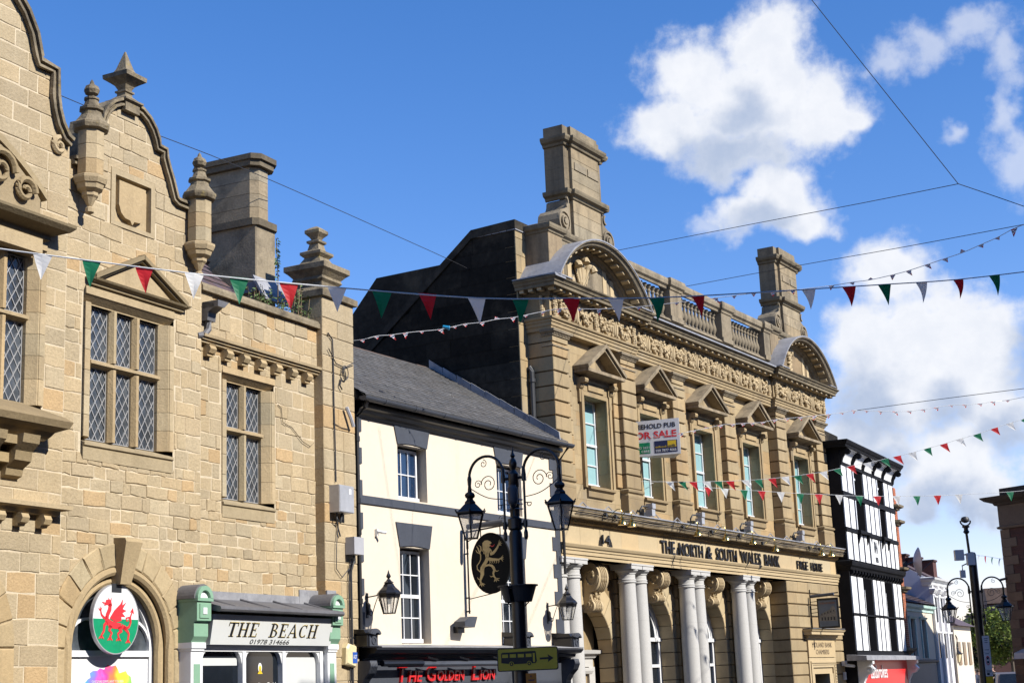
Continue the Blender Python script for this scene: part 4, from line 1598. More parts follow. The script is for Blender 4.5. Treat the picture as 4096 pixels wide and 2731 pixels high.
def build_sign_arm():
    T_ = FW.thing('sign_bracket', 'grey iron bracket arm with tubular light above the oval pub sign', 'bracket', 3.95, 0, 0)
    a = MB(M_IRON)
    a.tube([(0, .07, 3.2), (0, .07, 4.95)], .02, 6)
    a.tube([(0, .07, 4.55), (0, .07, 4.95)], .028, 6)
    a.tube([(0, .0, 4.90), (0, 1.3, 5.0)], .02, 5)
    a.tube([(0, .07, 4.70), (0, .22, 4.76), (0, .3, 4.9)], .012, 5)
    a.tube([(0, .07, 3.50), (0, .66, 3.585)], .010, 4)
    for z in (4.75, 4.45, 3.53, 3.25):
        a.tube([(0, .0, z), (0, .09, z)], .018, 5)
    sp = [(0, .95 + .09 * (1 - k / 20) * cos(1.2 + k * .5), 5.10 + .09 * (1 - k / 20) * sin(1.2 + k * .5)) for k in range(16)]
    a.tube(sp, .008, 4)
    a.build('arm', T_)
    b = MB(M_GREY)
    b.tube([(-.10, .15, 5.0), (-.10, 1.05, 5.03)], .06, 10)
    b.build('tube_light', T_)
    return T_


build_sign_arm()


def small_bits():
    t = FW.thing('floodlight', 'dark grey box floodlight on the cream pub wall between the tall windows', 'floodlight', 3.55, .0, 2.9)
    m = MB(M_GREY)
    m.prism([(-.25, .02), (.12, .0), (.22, .18), (.24, .22), (-.02, .22), (-.26, .12)], .1, .36)
    m.build('housing', t)
    m = MB(M_IRON)
    m.box(-.14, .10, .0, .12, -.10, .03)
    m.build('mount', t)
    t = FW.thing('security_camera', 'small white camera high on the cream wall left of the upper lintel', 'camera', .73, 0, 4.62)
    m = MB(M_WHITE)
    m.box(-.04, 0, 0, .06, 0, .14)
    m.tube([(-.02, .06, .09), (.02, .14, .07), (.07, .2, .06)], .028, 8)
    m.build('body', t)
    t = FA.thing('alarm_box', 'cream and blue alarm box low on the stone pier', 'alarm box', -.62, .2, 2.18)
    m = MB(mat('cream_plastic', (.62, .52, .30), .5))
    m.prismb([(-.2, 0), (.13, -.06), (.17, .33), (-.10, .38), (-.17, .3)], 0, .12, .03)
    m.build('case', t)
    m = MB(mat('blue_print', (.02, .08, .35), .5))
    m.box(0, .15, .12, .126, .02, .22)
    m.build('blue_panel', t)
    letters(M_WHITE, 'ADT', .015, .135, .10, .07, .127, .13, parent=t)
    # cabinets on the pier
    t = FA.thing('electrical_cabinet', 'large galvanised cabinet halfway up the stone pier', 'cabinet', -.95, .2, 4.92, 'cabinets on the stone pier')
    m = MB(M_GALV)
    m.box(-.2, .3, 0, .22, 0, .5)
    m.box(-.185, .29, .22, .232, .012, .488)
    m.build('case', t)
    m = MB(M_WHITE)
    m.box(.12, .2, .233, .236, .34, .44)
    m.build('label', t)
    m = MB(M_DULL)
    m.tube([(-.1, .1, 0), (-.1, .1, -.12), (.02, .1, -.18), (.08, .1, 0)], .02, 5)
    m.build('cable_tail', t)
    t = FA.thing('electrical_cabinet', 'small grey junction cabinet lower on the stone pier beside the pub', 'cabinet', -.50, .2, 4.18, 'cabinets on the stone pier')
    m = MB(M_PLAS)
    m.box(-.12, .22, 0, .2, 0, .32)
    m.build('case', t)
    m = MB(M_DULL)
    m.tube([(0, .1, 0), (.02, .1, -.12), (-.05, .08, -.3)], .018, 5)
    m.build('cable_tail', t)
    # cables down the pier
    t = FA.thing('pier_cables', 'black cables and coil running down the stone pier', 'cable')
    m = MB(M_WIRE)
    P_ = [(-1.15, .23, 8.3), (-1.0, .23, 8.2), (-.98, .23, 7.9), (-.98, .23, 7.0), (-.96, .23, 6.2), (-.95, .23, 5.5)]
    m.tube(P_, .014, 5)
    m.tube([(-.95, .24, 4.9), (-.92, .24, 4.65), (-.85, .24, 4.5)], .016, 5)
    m.tube([(-.48, .24, 4.1), (-.50, .24, 3.8), (-.50, .24, 3.0), (-.50, .24, 1.5)], .022, 5)
    m.tube([(-.54, .24, 4.0), (-.58, .24, 3.6), (-.57, .24, 1.5)], .014, 5)
    m.tube([(-.9, .24, 4.85), (-.98, .24, 4.3), (-1.0, .24, 3.9), (-.8, .24, 3.75), (-.52, .24, 3.95)], .009, 4)
    m.tube([(-1.15 + .0, .24, 8.0), (-.9, .24, 7.75), (-.6, .24, 7.72), (-.25, .3, 7.9)], .012, 4)
    for k in range(3):
        m.tube([(-.60 + (.11 - k * .015) * cos(a), .25 + k * .01, 7.62 + (.14 - k * .02) * sin(a)) for a in [2 * pi * i / 12 for i in range(12)]], .008, 4, closed=True)
    m.tube([(-.72, .24, 7.5), (-.78, .24, 7.35), (-.70, .24, 7.28)], .016, 4)
    m.tube([(-1.0, .22, 6.6), (-.7, .22, 6.55), (-.4, .22, 6.55)], .008, 4)
    m.build('cable', t)
    m = MB(M_PLAS)
    m.tube([(-.62, .28, 6.95), (-.5, .3, 6.75), (-.42, .3, 6.6)], .035, 6)
    m.build('insulator', t)
    # thin cable on the bay wall
    t = FA.thing('wall_cable', 'thin pale cable trailing across the stone wall right of the two-light window', 'cable')
    m = MB(M_CAP)
    m.tube([(-2.52, .035, 6.75), (-2.42, .035, 6.7), (-2.38, .035, 6.45), (-2.1, .035, 6.4), (-1.75, .035, 6.18), (-1.5, .035, 6.12), (-1.38, .035, 6.2)], .008, 4)
    m.build('cable', t)


small_bits()


def plants():
    t = FA.thing('buddleia_plant', 'leafy weeds growing out of the parapet gutter beside the chimney', 'plant', -2.2, .0, 8.5, 'weeds on the parapet')
    g = mat('weed_leaf', (.10, .16, .05), .7, n1=(6, .3), n2=(30, .1))
    st = MB(mat('weed_stem', (.16, .11, .06), .8))
    lf = MB(g)
    rnd = random.Random(3)
    for k in range(34):
        x, y = rnd.uniform(-.75, .95), rnd.uniform(-.35, -.02)
        h = rnd.uniform(.2, .42)
        if .3 < x < .8:
            h += .25
        tx = x + rnd.uniform(-.12, .12)
        st.tube([(x, y, 0), ((x + tx) / 2, y, h * .5), (tx, y, h)], .006, 3)
        for j in range(9):
            f_ = .25 + .75 * j / 9
            px, pz = x + (tx - x) * f_, h * f_
            a = rnd.uniform(0, 2 * pi)
            l = rnd.uniform(.05, .11)
            dx, dy, dz = cos(a) * l, sin(a) * l * .8, rnd.uniform(-.03, .05)
            lf.poly([(px, y, pz), (px + dx * .5 - .015, y + dy * .5, pz + dz + .012), (px + dx, y + dy, pz + dz), (px + dx * .5 + .015, y + dy * .5, pz + dz - .012)])
    st.build('stems', t)
    lf.build('leaves', t, normals=False)
    t = FA.thing('buddleia_plant', 'tall thin weed spike in front of the chimney foot', 'plant', -1.95, -.35, 8.7, 'weeds on the parapet')
    st = MB(MATS['weed_stem'])
    lf = MB(g)
    st.tube([(0, 0, 0), (.02, 0, .6), (-.03, 0, 1.35)], .009, 4)
    for j in range(60):
        pz = .5 + .85 * rnd.random()
        a = rnd.uniform(0, 2 * pi)
        l = rnd.uniform(.04, .08)
        lf.poly([(0, 0, pz), (cos(a) * l * .5 - .012, sin(a) * l * .5, pz + .02), (cos(a) * l, sin(a) * l, pz - .02), (cos(a) * l * .5 + .012, sin(a) * l * .5, pz - .015)])
    st.build('stems', t)
    lf.build('leaves', t, normals=False)


plants()


# oval flag sign and poster in the arched window
def build_dragon():
    t = FA.thing('oval_flag_sign', 'oval sign with a red dragon on white over green, above the arched window', 'sign', -6.90, A_OC, 2.87)
    k = 2 * pi / 48
    w = MB([M_WHITE, M_GREENS])
    o0, o1 = -.02, .02
    ze = -.005
    R_, H_ = .50, .50
    up = [(R_ * cos(a), H_ * sin(a)) for a in [pi * i / 24 for i in range(25)]]
    dn = [(R_ * cos(a), H_ * sin(a)) for a in [pi + pi * i / 24 for i in range(25)]]
    w.prism(up, o0, o1)
    w.cur = 1
    w.prism(dn, o0, o1)
    bd = w.build('board', t)
    rim = MB(M_GALV)
    rim.arch(0, 0, .50, .515, -.04, .022, 0, 2 * pi, 48)
    rim.build('rim', t)
    nt = MB(M_DULL)
    nt.box(-.11, .11, .02, .026, .39, .52)
    nt.build('keystone_notch', t)
    D = MB([M_REDS])

    def P_(pts):
        D.prism([((x - 163) * .0033, (104 - y) * .0030 - .0) for x, y in pts], .021, .026)

    def blob(pts, w_):
        V = [Vector(p) for p in pts]
        n = len(V)
        lf, rg = [], []
        for i in range(n):
            a, c = V[max(0, i - 1)], V[min(n - 1, i + 1)]
            tt = (c - a).normalized()
            nn = Vector((-tt.y, tt.x))
            lf.append(V[i] + nn * w_[i] * .42)
            rg.append(V[i] - nn * w_[i] * .42)
        for i in range(n - 1):
            P_([lf[i], lf[i + 1], rg[i + 1], rg[i]])
    # head, neck, body
    P_([(66, 22), (90, 26), (94, 12), (110, 10), (108, 2), (122, 14), (130, 0), (128, 20), (134, 40), (118, 46), (104, 36), (88, 40), (76, 36), (92, 32), (74, 30)])
    blob([(122, 30), (118, 60), (104, 84), (100, 108), (124, 130), (160, 136), (196, 138)], [22, 28, 26, 30, 44, 36, 34])
    # wing
    P_([(120, 100), (150, 62), (190, 30), (206, 6), (204, 36), (230, 20), (206, 54), (232, 62), (204, 74), (224, 92), (196, 92), (200, 112), (160, 120)])
    # tail
    blob([(200, 136), (222, 150), (250, 142), (262, 118), (250, 94), (230, 98), (234, 112), (246, 110)], [26, 18, 14, 13, 12, 10, 8, 5])
    blob([(262, 118), (260, 90), (272, 66)], [12, 10, 8])
    P_([(256, 70), (276, 46), (284, 78), (272, 66)])
    # fore leg raised, fore leg down
    blob([(102, 96), (82, 100), (64, 84), (58, 62)], [18, 16, 12, 9])
    for d in ((44, 54), (54, 44), (68, 48)):
        blob([(58, 66), ((58 + d[0]) / 2, (66 + d[1]) / 2), d], [7, 6, 2])
    blob([(104, 120), (84, 136), (82, 162), (66, 186)], [24, 18, 14, 12])
    # middle leg and hind legs
    blob([(128, 136), (118, 160), (134, 172), (122, 196)], [26, 18, 14, 12])
    blob([(186, 140), (196, 164), (176, 176), (182, 198)], [34, 24, 14, 12])
    blob([(214, 140), (238, 160), (250, 176), (244, 206)], [26, 18, 14, 12])
    for (x, y) in ((66, 192), (124, 200), (182, 202), (246, 212)):
        for dx in (-18, -2, 16):
            blob([(x, y - 6), (x + dx * .6, y + 3), (x + dx, y + 9)], [9, 8, 3])
    D.build('red_dragon_emblem', bd, normals=False)
    t = FA.thing('window_poster', 'white poster with rainbow powder burst and city lettering in the arched window', 'poster', CS, A_OC - .245, 0)
    w = MB(M_WHITE)
    w.box(-.9, .9, .0, .012, .4, 2.33)
    pb = w.build('poster_sheet', t)
    N = MATS_rainbow()
    r = MB(N)
    rnd = random.Random(5)
    pts = []
    for i in range(40):
        a = 2 * pi * i / 40
        rr = 1 + rnd.uniform(-.14, .16)
        pts.append((-.02 + .52 * rr * cos(a), 1.88 + .30 * rr * sin(a)))
    r.prism(pts, .012, .014)
    r.build('powder_burst', pb)
    letters(M_WHITE, 'WRECSAM', -.45, .42, 1.72, .20, .015, .018, parent=pb, offset=.02)
    letters(M_WHITE, 'CAIS DINAS DIWYLLIANT Y DU 2025', -.36, .34, 1.955, .035, .015, .018, parent=pb)


def MATS_rainbow():
    M = bpy.data.materials.new('rainbow_print')
    M.use_nodes = True
    N, L = M.node_tree.nodes, M.node_tree.links
    tc = N.new('ShaderNodeTexCoord')
    sp = N.new('ShaderNodeSeparateXYZ')
    L.new(tc.outputs['Object'], sp.inputs[0])
    no = N.new('ShaderNodeTexNoise')
    no.inputs['Scale'].default_value = 6
    L.new(tc.outputs['Object'], no.inputs['Vector'])
    ad = N.new('ShaderNodeMath')
    ad.operation = 'MULTIPLY_ADD'
    L.new(no.outputs['Fac'], ad.inputs[0])
    ad.inputs[1].default_value = .5
    L.new(sp.outputs[0], ad.inputs[2])
    mr = N.new('ShaderNodeMapRange')
    L.new(ad.outputs[0], mr.inputs[0])
    mr.inputs[1].default_value, mr.inputs[2].default_value = -.3, .75
    cr = N.new('ShaderNodeValToRGB')
    L.new(mr.outputs[0], cr.inputs[0])
    e = cr.color_ramp.elements
    e[0].position, e[0].color = 0, (.05, .35, .75, 1)
    e[1].position, e[1].color = 1, (.25, .6, .1, 1)
    for p, c in ((.25, (.25, .15, .6, 1)), (.45, (.8, .05, .3, 1)), (.65, (.9, .2, .05, 1)), (.85, (.9, .65, .05, 1))):
        x = e.new(p)
        x.color = c
    L.new(cr.outputs[0], N['Principled BSDF'].inputs['Base Color'])
    N['Principled BSDF'].inputs['Roughness'].default_value = .5
    return M


build_dragon()

# ================================================================== 3. neoclassical bank
def ball(mb, s, o, z, rs, ro, rz, n=7, m=4, rot=0.0, col=None):
    rings = []
    cr, sr = cos(rot), sin(rot)
    for i in range(1, m):
        t = pi * i / m
        ring = []
        for k in range(n):
            a = 2 * pi * k / n
            x, y, w = rs * sin(t) * cos(a), ro * sin(t) * sin(a), rz * cos(t)
            ring.append(mb.P(s + x * cr - w * sr, o + y, z + x * sr + w * cr))
        rings.append(ring)
    top = mb.P(s - rz * sr, o, z + rz * cr)
    bot = mb.P(s + rz * sr, o, z - rz * cr)
    for k in range(n):
        l = (k + 1) % n
        mb.face((top, rings[0][k], rings[0][l]), col)
        mb.face((bot, rings[-1][l], rings[-1][k]), col)
    for a, b in zip(rings[:-1], rings[1:]):
        for k in range(n):
            l = (k + 1) % n
            mb.face((a[k], b[k], b[l], a[l]), col)


def bcol():
    r = random.random()
    if r < .2:
        b = (.90, .90, .90)
    elif r < .35:
        b = (1.05, .96, .86)
    else:
        b = (1, 1, 1)
    return jit(b, .05, .015)


P_O, PW, CP, CW = 0.0, -.20, -.13, -.33
PIL = [(.09, .85, P_O, PW), (3.68, 4.50, P_O, PW), (7.06, 7.83, CP, CW), (10.65, 11.43, CP, CW), (14.50, 15.31, P_O, PW), (18.06, 18.97, P_O, PW)]
WIN = [(1.84, 3.05, PW), (5.22, 6.40, CW), (8.67, 9.99, CW), (12.25, 13.55, CW), (16.20, 17.50, PW)]


def catm3(pts, n=4):
    V = [Vector(p) for p in pts]
    out = []
    for i in range(len(V) - 1):
        p0, p1, p2, p3 = V[max(0, i - 1)], V[i], V[i + 1], V[min(len(V) - 1, i + 2)]
        for k in range(n):
            t = k / n
            out.append(.5 * ((2 * p1) + (-p0 + p2) * t + (2 * p0 - 5 * p1 + 4 * p2 - p3) * t * t + (-p0 + 3 * p1 - 3 * p2 + p3) * t ** 3))
    out.append(V[-1])
    return out


def build_B():
    B = FB.thing('sandstone_bank_building', 'large ornate sandstone bank with carved frieze, paired granite columns and curved pediments', 'building')
    # ---------------- upper walls
    wl = MB(M_BST)
    ops = [(a, b, 6.5, 8.75) for a, b, o in WIN]
    for (a, b, o) in ((.2, 4.5, PW), (4.5, 14.55, CW), (14.55, 19.0, PW)):
        z = 5.75
        backing(wl, a, b, 10.2, 5.7, ops, o - .006, col=(.45, .42, .38))
        k = 0
        while z < 10.1:
            s = a
            while s < b - .02:
                w = random.uniform(.9, 1.6)
                if s + w > b - .5:
                    w = b - s
                sa, sb, za, zb = s + .002, s + w - .002, z + .002, min(z + .365, 10.15) - .002
                parts = [(sa, sb)]
                for (p, q, oo) in WIN:
                    if za < 8.74 and zb > 6.51:
                        np_ = []
                        for (u, v) in parts:
                            if v <= p or u >= q:
                                np_.append((u, v))
                            else:
                                if u < p:
                                    np_.append((u, p))
                                if v > q:
                                    np_.append((q, v))
                        parts = np_
                c = bcol()
                for (u, v) in parts:
                    if v - u > .03:
                        wl.poly([(u, o, za), (v, o, za), (v, o, zb), (u, o, zb)], c)
                s += w
            z += .365
            k += 1
    for (p, q, o) in WIN:      # reveals
        for (u, v) in ((p, p), (q, q)):
            for k in range(6):
                z0, z1 = 6.5 + k * .375, 6.5 + (k + 1) * .375 - .004
                wl.poly([(u, o, z0), (u, o - .4, z0), (u, o - .4, z1), (u, o, z1)], jit((.85, .85, .85), .06))
        wl.poly([(p, o, 8.75), (q, o, 8.75), (q, o - .4, 8.75), (p, o - .4, 8.75)])
        wl.poly([(p, o, 6.5), (q, o, 6.5), (q, o - .4, 6.5), (p, o - .4, 6.5)])
    wl.build('ashlar_wall', B, normals=False)
    # ---------------- pilasters
    for i, (a, b, o, w) in enumerate(PIL):
        p = MB(M_BST)
        for k in range(9):
            z = 6.545 + .365 * k
            cut = random.choice((None, .35, .5, .62))
            if cut:
                m_ = a + (b - a) * cut
                c = bcol()
                p.block(a, b, (-.75 if i == 0 else w - .12), o, z + .02, z + .345, .014, c)
                p.box(m_ - .003, m_ + .003, o - .01, o + .001, z + .03, z + .34, (.5, .45, .4))
            else:
                p.block(a, b, (-.75 if i == 0 else w - .12), o, z + .02, z + .345, .014, bcol())
            p.box(a + .035, b - .035, (-.74 if i == 0 else w - .12), o - .045, z - .03, z + .03, (.42, .38, .33))
            # stepped rusticated margin beside the pilaster
            if w == PW or b < 12:
                sgn = (b, b + .34) if not (i in (1, 5)) else (a - .3, a)
                if i == 4 or i == 0 or i == 2 or i == 3:
                    p.block(sgn[0], sgn[1], w - .1, w + .065, z + .012, z + .353, .012, bcol())
                else:
                    p.block(a - .26, a, w - .1, w + .065, z + .012, z + .353, .012, bcol())
        p.cornice([(0, 6.28), (.03, 6.30), (.03, 6.36), (.0, 6.42), (.05, 6.46), (.055, 6.51), (0, 6.545)], a, b, o, o - w + .12, col=(.8, .8, .8))
        p.block(a - .03, b + .03, (-.75 if i == 0 else w - .12), o + .03, 5.79, 6.30, .01, (.82, .80, .78))
        p.box(a, b, (-.75 if i == 0 else w - .12), o - .001, 6.29, 6.55, (.8, .8, .8))
        p.block(a, b, (-.75 if i == 0 else w - .12), o, 9.84, 10.12, .004, bcol())
        p.build('pilaster', B)
        c = MB(M_BUP)
        c.cornice([(0, 9.70), (.025, 9.71), (.025, 9.735), (0, 9.75)], a, b, o, o - w + .1)
        c.cornice([(0, 9.96), (.03, 9.97), (.04, 10.02), (.10, 10.06), (.11, 10.12), (0, 10.13)], a, b, o, o - w + .1)
        n = int((b - a + .1) / .075)
        for k in range(n):
            ball(c, a - .03 + (k + .5) * (b - a + .06) / n, o + .045, 10.03, .028, .03, .035, 6, 4)
        for k in range(4):
            ball(c, a - .035, w + .03 + k * .06, 10.03, .03, .028, .035, 6, 4)
        c.build('capital', B)
    # ---------------- entablature
    en = MB(M_BST)
    prof = [(-.2, 10.1), (.0, 10.12), (.0, 10.20), (.025, 10.205), (.025, 10.29), (.05, 10.295), (.05, 10.35), (.09, 10.37), (.10, 10.42), (-.2, 10.44)]
    en.cornice(prof, .02, 4.56, .02, .7, col=(.96, .95, .93))
    en.cornice(prof, 4.56, 14.42, -.11, .1, left=False, right=False, col=(.96, .95, .93))
    en.cornice(prof, 14.44, 19.05, .02, .7, col=(.96, .95, .93))
    en.box(.02, 4.56, -.7, .0, 10.4, 11.0, (1, 1, 1))
    en.box(4.56, 14.44, -.7, -.13, 10.4, 11.0, (1, 1, 1))
    en.box(14.44, 19.05, -.7, .0, 10.4, 11.0, (1, 1, 1))
    en.build('architrave_and_frieze', B)
    fr = MB(M_BFR)
    rnd = random.Random(11)

    def festoon(x0, x1, o):
        n = 13
        for k in range(n):
            t = (k + .5) / n
            x = x0 + (x1 - x0) * t
            sag = 4 * t * (1 - t)
            z = 10.86 - .20 * sag
            th = .06 + .10 * sag
            for j in range(3 + int(3 * sag)):
                ball(fr, x + rnd.uniform(-.04, .04), o + .02 + rnd.uniform(0, .07), z + rnd.uniform(-th, th), rnd.uniform(.03, .085), .05, rnd.uniform(.03, .055), 6, 4, rnd.uniform(0, 3))
        for (xx, e) in ((x0 - .02, 1), (x1 + .02, -1)):
            fr.tube([(xx + e * (.02 + .07 * (1 - q / 12) * cos(q * .6)), o + .06, 10.9 + .07 * (1 - q / 12) * sin(q * .6)) for q in range(10)], .024, 5)

    def drop(x, o):
        for k in range(9):
            z = 10.93 - k * .062
            w_ = .075 - abs(k - 3) * .008
            for sg in (-1, 1):
                ball(fr, x + sg * w_ * .6 + rnd.uniform(-.01, .01), o + .05, z, .05, .055, .045, 6, 4, rnd.uniform(0, 3))
        ball(fr, x, o + .08, 10.6, .05, .05, .07, 6, 4)

    def shield(x, o):
        for k in range(5):
            xx = x + (k - 2) * .062
            h = .245 - .035 * abs(k - 2)
            ball(fr, xx, o + .03 + .02 * (2 - abs(k - 2)), 10.69, .036, .045, h, 6, 6)
        for sg in (-1, 1):
            ball(fr, x + sg * .2, o + .04, 10.88, .05, .05, .05)
            ball(fr, x + sg * .16, o + .04, 10.49, .04, .045, .05)

    for (a, b, o, n) in ((.2, 4.45, .0, 4), (4.75, 14.3, -.13, 12), (14.6, 18.95, .0, 4)):
        step = (b - a) / n
        for k in range(n + 1):
            x = a + step * k
            if k % 2 == 0:
                drop(x, o)
            else:
                shield(x, o)
            if k < n:
                festoon(x + .17, x + step - .17, o)
    drop(.0, -.25)
    fr.build('carved_swag_frieze', B, smooth=True)
    # ---------------- main cornice
    co = MB(M_BUP)
    cp = [(0, 10.93), (.05, 10.95), (.07, 11.0), (.09, 11.02), (.09, 11.09), (.36, 11.10), (.36, 11.18), (.39, 11.19), (.41, 11.24), (.46, 11.28), (.47, 11.31), (0, 11.34)]  # cornice tint: soot stain plus soffit shade put into the colour
    co.cornice(cp, .02, 4.56, .0, .75, col=(.75, .74, .70))
    co.cornice(cp, 4.5, 14.5, -.13, .1, left=False, right=False, col=(.75, .74, .70))
    co.cornice(cp, 14.44, 19.05, .0, .75, col=(.75, .74, .70))
    co.build('main_cornice', B)
    de = MB(M_BFR)
    for (a, b, o) in ((-.25, 4.9, .0), (5.0, 14.0, -.13), (14.15, 19.4, .0)):
        n = int((b - a) / .225)
        for k in range(n):
            x = a + (b - a) * (k + .5) / n
            de.box(x - .055, x + .055, o + .09, o + .30 if k % 2 else o + .26, 11.03, 11.098)
    for k in range(3):
        de.box(-.3, -.12, -.15 - k * .25, -.03 - k * .25, 11.03, 11.098)
    de.build('modillions', B)
    ld = MB(M_LEAD)
    for (a, b, o) in ((-.46, .05, .46), (4.6, 14.4, .33)):
        ld.prism_s([(-.3, 11.36), (o, 11.315), (o + .012, 11.30), (o + .012, 11.28), (o + .02, 11.28), (o + .02, 11.325), (-.3, 11.372)], a, b)
    ld.box(-.46, -.1, -.75, .46, 11.33, 11.36)
    ld.build('lead_gutter_edge', B)
    # ---------------- curved pediments
    for ci, c in enumerate((2.31, 16.76)):
        R = 3.02
        hc = 2.56
        cz = 12.72 - R
        a0 = math.acos(hc / R)
        ring = MB(M_BUP)
        sec = [(R - .02, -.3), (R - .02, .47), (R - .05, .47), (R - .07, .43), (R - .10, .40), (R - .13, .38), (R - .15, .35), (R - .16, .02), (R - .21, .0), (R - .23, -.06), (R - .27, -.08), (R - .29, -.12), (R - .29, -.3)]
        ring.arch(c, cz, 0, 0, 0, 0, a0, pi - a0, 40, prof=sec)
        ring.build('curved_pediment', B)
        t = MB(M_BFR)
        r2 = R - .28
        b0 = math.asin((11.33 - cz) / r2)
        t.prism([(c + r2 * cos(b0 + (pi - 2 * b0) * k / 30), cz + r2 * sin(b0 + (pi - 2 * b0) * k / 30)) for k in range(31)], -.4, -.18)
        for xx in (-1.35, -.95, .95, 1.35):
            zt = cz + sqrt(r2 ** 2 - xx ** 2) - .02
            t.box(c + xx - .1, c + xx + .1, -.19, -.12, 11.34, zt)
        for xx in (-1.7, 1.7):
            t.prism([(c + xx - .25, 11.34), (c + xx + .2, 11.34), (c + xx, 11.7)], -.19, -.14)
        t.build('tympanum', B)
        k_ = MB(M_BFR)
        for k in range(17):
            a = a0 + .06 + (pi - 2 * a0 - .12) * k / 16
            r_ = R - .19
            x, z = c + r_ * cos(a), cz + r_ * sin(a)
            ca, sa = cos(a), sin(a)
            w_, h_ = .055, .03
            pts = [(x + ca * u - sa * v, z + sa * u + ca * v) for u, v in ((-h_, -w_), (h_, -w_), (h_, w_), (-h_, w_))]
            k_.prism(pts, .06, .28)
        k_.build('pediment_dentils', B)
        f = MB(M_BFR)
        if ci == 0:
            for (dx, top) in ((0, 12.28), (-.25, 12.12), (.25, 12.12)):
                sg = (dx > 0) - (dx < 0)
                pts = [(c - .35 + dx * .35, .03, 11.6), (c - .35 + dx * .7, .05, 11.8), (c - .35 + dx, .06, top - .1), (c - .35 + dx * 1.15, .10, top), (c - .35 + dx * 1.5 + (.0 if sg else .02), .16, top - .03), (c - .35 + dx * 1.6, .19, top - .12)]
                f.tube(catm3(pts), [.05 + .055 * (k / 20) for k in range(21)], 7)
                for k in range(9):
                    t_ = .15 + .75 * k / 9
                    zz = 11.6 + (top - 11.6) * t_
                    for e in (-1, 1):
                        ball(f, c - .35 + dx * (.35 + .8 * t_) + e * (.06 + .05 * t_), .05, zz, .035, .04, .05, 6, 4, e * .6)
            f.box(c - .6, c - .1, 0, .09, 11.50, 11.60)
            for k in range(8):
                ball(f, c - .35 + rnd.uniform(-.3, .3), .04, 11.42 + rnd.uniform(-.05, .05), .07, .06, .05)
            ball(f, c - .85, .05, 11.66, .07, .05, .08)
            ball(f, c - .85, .04, 11.48, .05, .05, .10)
        else:
            for k in range(22):
                z = 11.42 + k * .045
                ball(f, c - .35 + .06 * sin(k * 1.7) + rnd.uniform(-.03, .03), .04, z, .12 - .002 * abs(k - 8), .07, .05, 7, 4, rnd.uniform(0, 2))
            ball(f, c - .55, .05, 12.2, .07, .06, .14)
            ball(f, c - .12, .05, 12.25, .07, .06, .14)
        f.v = [(a_, b_ + .14, c_) for a_, b_, c_ in f.v]
        f.build('carved_badge', B, smooth=True)
        l = MB(M_LEAD)
        l.arch(c, cz, R - .02, R + .015, -.95, .485, a0 + .015, pi - a0 - .015, 30)
        l.prism_s([(-.8, 11.35), (.47, 11.35), (.47, 11.38), (-.8, 11.40)], c - hc - .05, c - 1.9)
        l.prism_s([(-.8, 11.35), (.47, 11.35), (.47, 11.38), (-.8, 11.40)], c + 1.9, c + hc + .05)
        l.build('lead_covering', B)
        # blocking course and chimney behind
        g = MB(M_BUP)
        dx = c - 2.31
        g.block(.16 + dx, .86 + dx, -.72, -.02, 11.36, 12.62, .01, bcol())
        g.box(.10 + dx, .90 + dx, -.73, .04, 11.38, 11.52, (.8, .8, .8))
        g.block(.86 + dx, 4.5 + dx, -.72, -.14, 11.36, 12.62, .01, bcol())
        g.cornice([(0, 12.60), (.03, 12.62), (.04, 12.67), (.10, 12.70), (.12, 12.76), (.12, 12.82), (0, 12.87)], .16 + dx, .86 + dx, -.02, .72, col=(.8, .8, .78))
        g.cornice([(0, 12.60), (.03, 12.62), (.04, 12.67), (.10, 12.70), (.12, 12.76), (.12, 12.82), (0, 12.87)], .9 + dx, 4.55 + dx, -.14, .6, left=False, col=(.8, .8, .78))
        g.box(.16 + dx, 4.55 + dx, -.74, -.15, 12.8, 12.868, (.8, .8, .78))
        g.build('blocking_course', B)
        h = MB(M_BUP)
        x = 2.50 + (c - 2.31) + (0.04 if ci else 0)
        of, ob = -.12, -.78
        for k in range(3):
            h.block(x - .76, x + .76, ob, of, 12.87 + k * .33, 12.87 + (k + 1) * .33 - .004, .006, jit((1.25, 1.22, 1.15), .05))
        h.box(x - .9, x - .76, ob, of - .1, 12.87, 13.86, (1, 1, 1))
        h.box(x + .76, x + .9, ob, of - .1, 12.87, 13.86, (1, 1, 1))
        mo = [(0, 13.84), (.04, 13.86), (.06, 13.92), (.15, 13.96), (.17, 14.02), (.17, 14.07), (0, 14.09)]
        h.cornice(mo, x - .78, x + .78, of, .1, col=(.75, .75, .72))
        h.cornice(mo, x - .98, x + .98, of - .1, .58, col=(.75, .75, .72))
        for k in range(4):
            z0, z1 = 14.09 + k * .303, 14.09 + (k + 1) * .303 - .003
            h.block(x - .74, x + .74, ob, of - .0, z0, z1, .006, jit((1.1, 1.08, 1.02), .07))
            h.box(x - 1.0, x + 1.0, ob, of - .09, z0, z1, jit((.85, .84, .82), .05))
        for k, (u, v) in enumerate(((-.62, .02), (.10, .68))):       # slightly proud ashlars
            h.box(x + u, x + v, of - .02, of + .025, 14.4 + .25 * k * 0 + .3, 14.9, jit((1, 1, 1), .04))
        mo = [(0, 15.28), (.05, 15.30), (.07, 15.36), (.14, 15.40), (.18, 15.47), (.18, 15.53), (0, 15.55)]
        h.cornice(mo, x - .74, x + .74, of, .1, col=(.75, .75, .72))
        h.cornice(mo, x - 1.0, x + 1.0, of - .09, .58, col=(.75, .75, .72))
        h.box(x - 1.0, x + 1.0, ob, of - .09, 15.53, 15.85, (.8, .8, .78))
        h.box(x - .72, x + .72, ob + .05, of, 15.53, 15.86, (.85, .85, .82))
        ch = h.build('chimney', B)
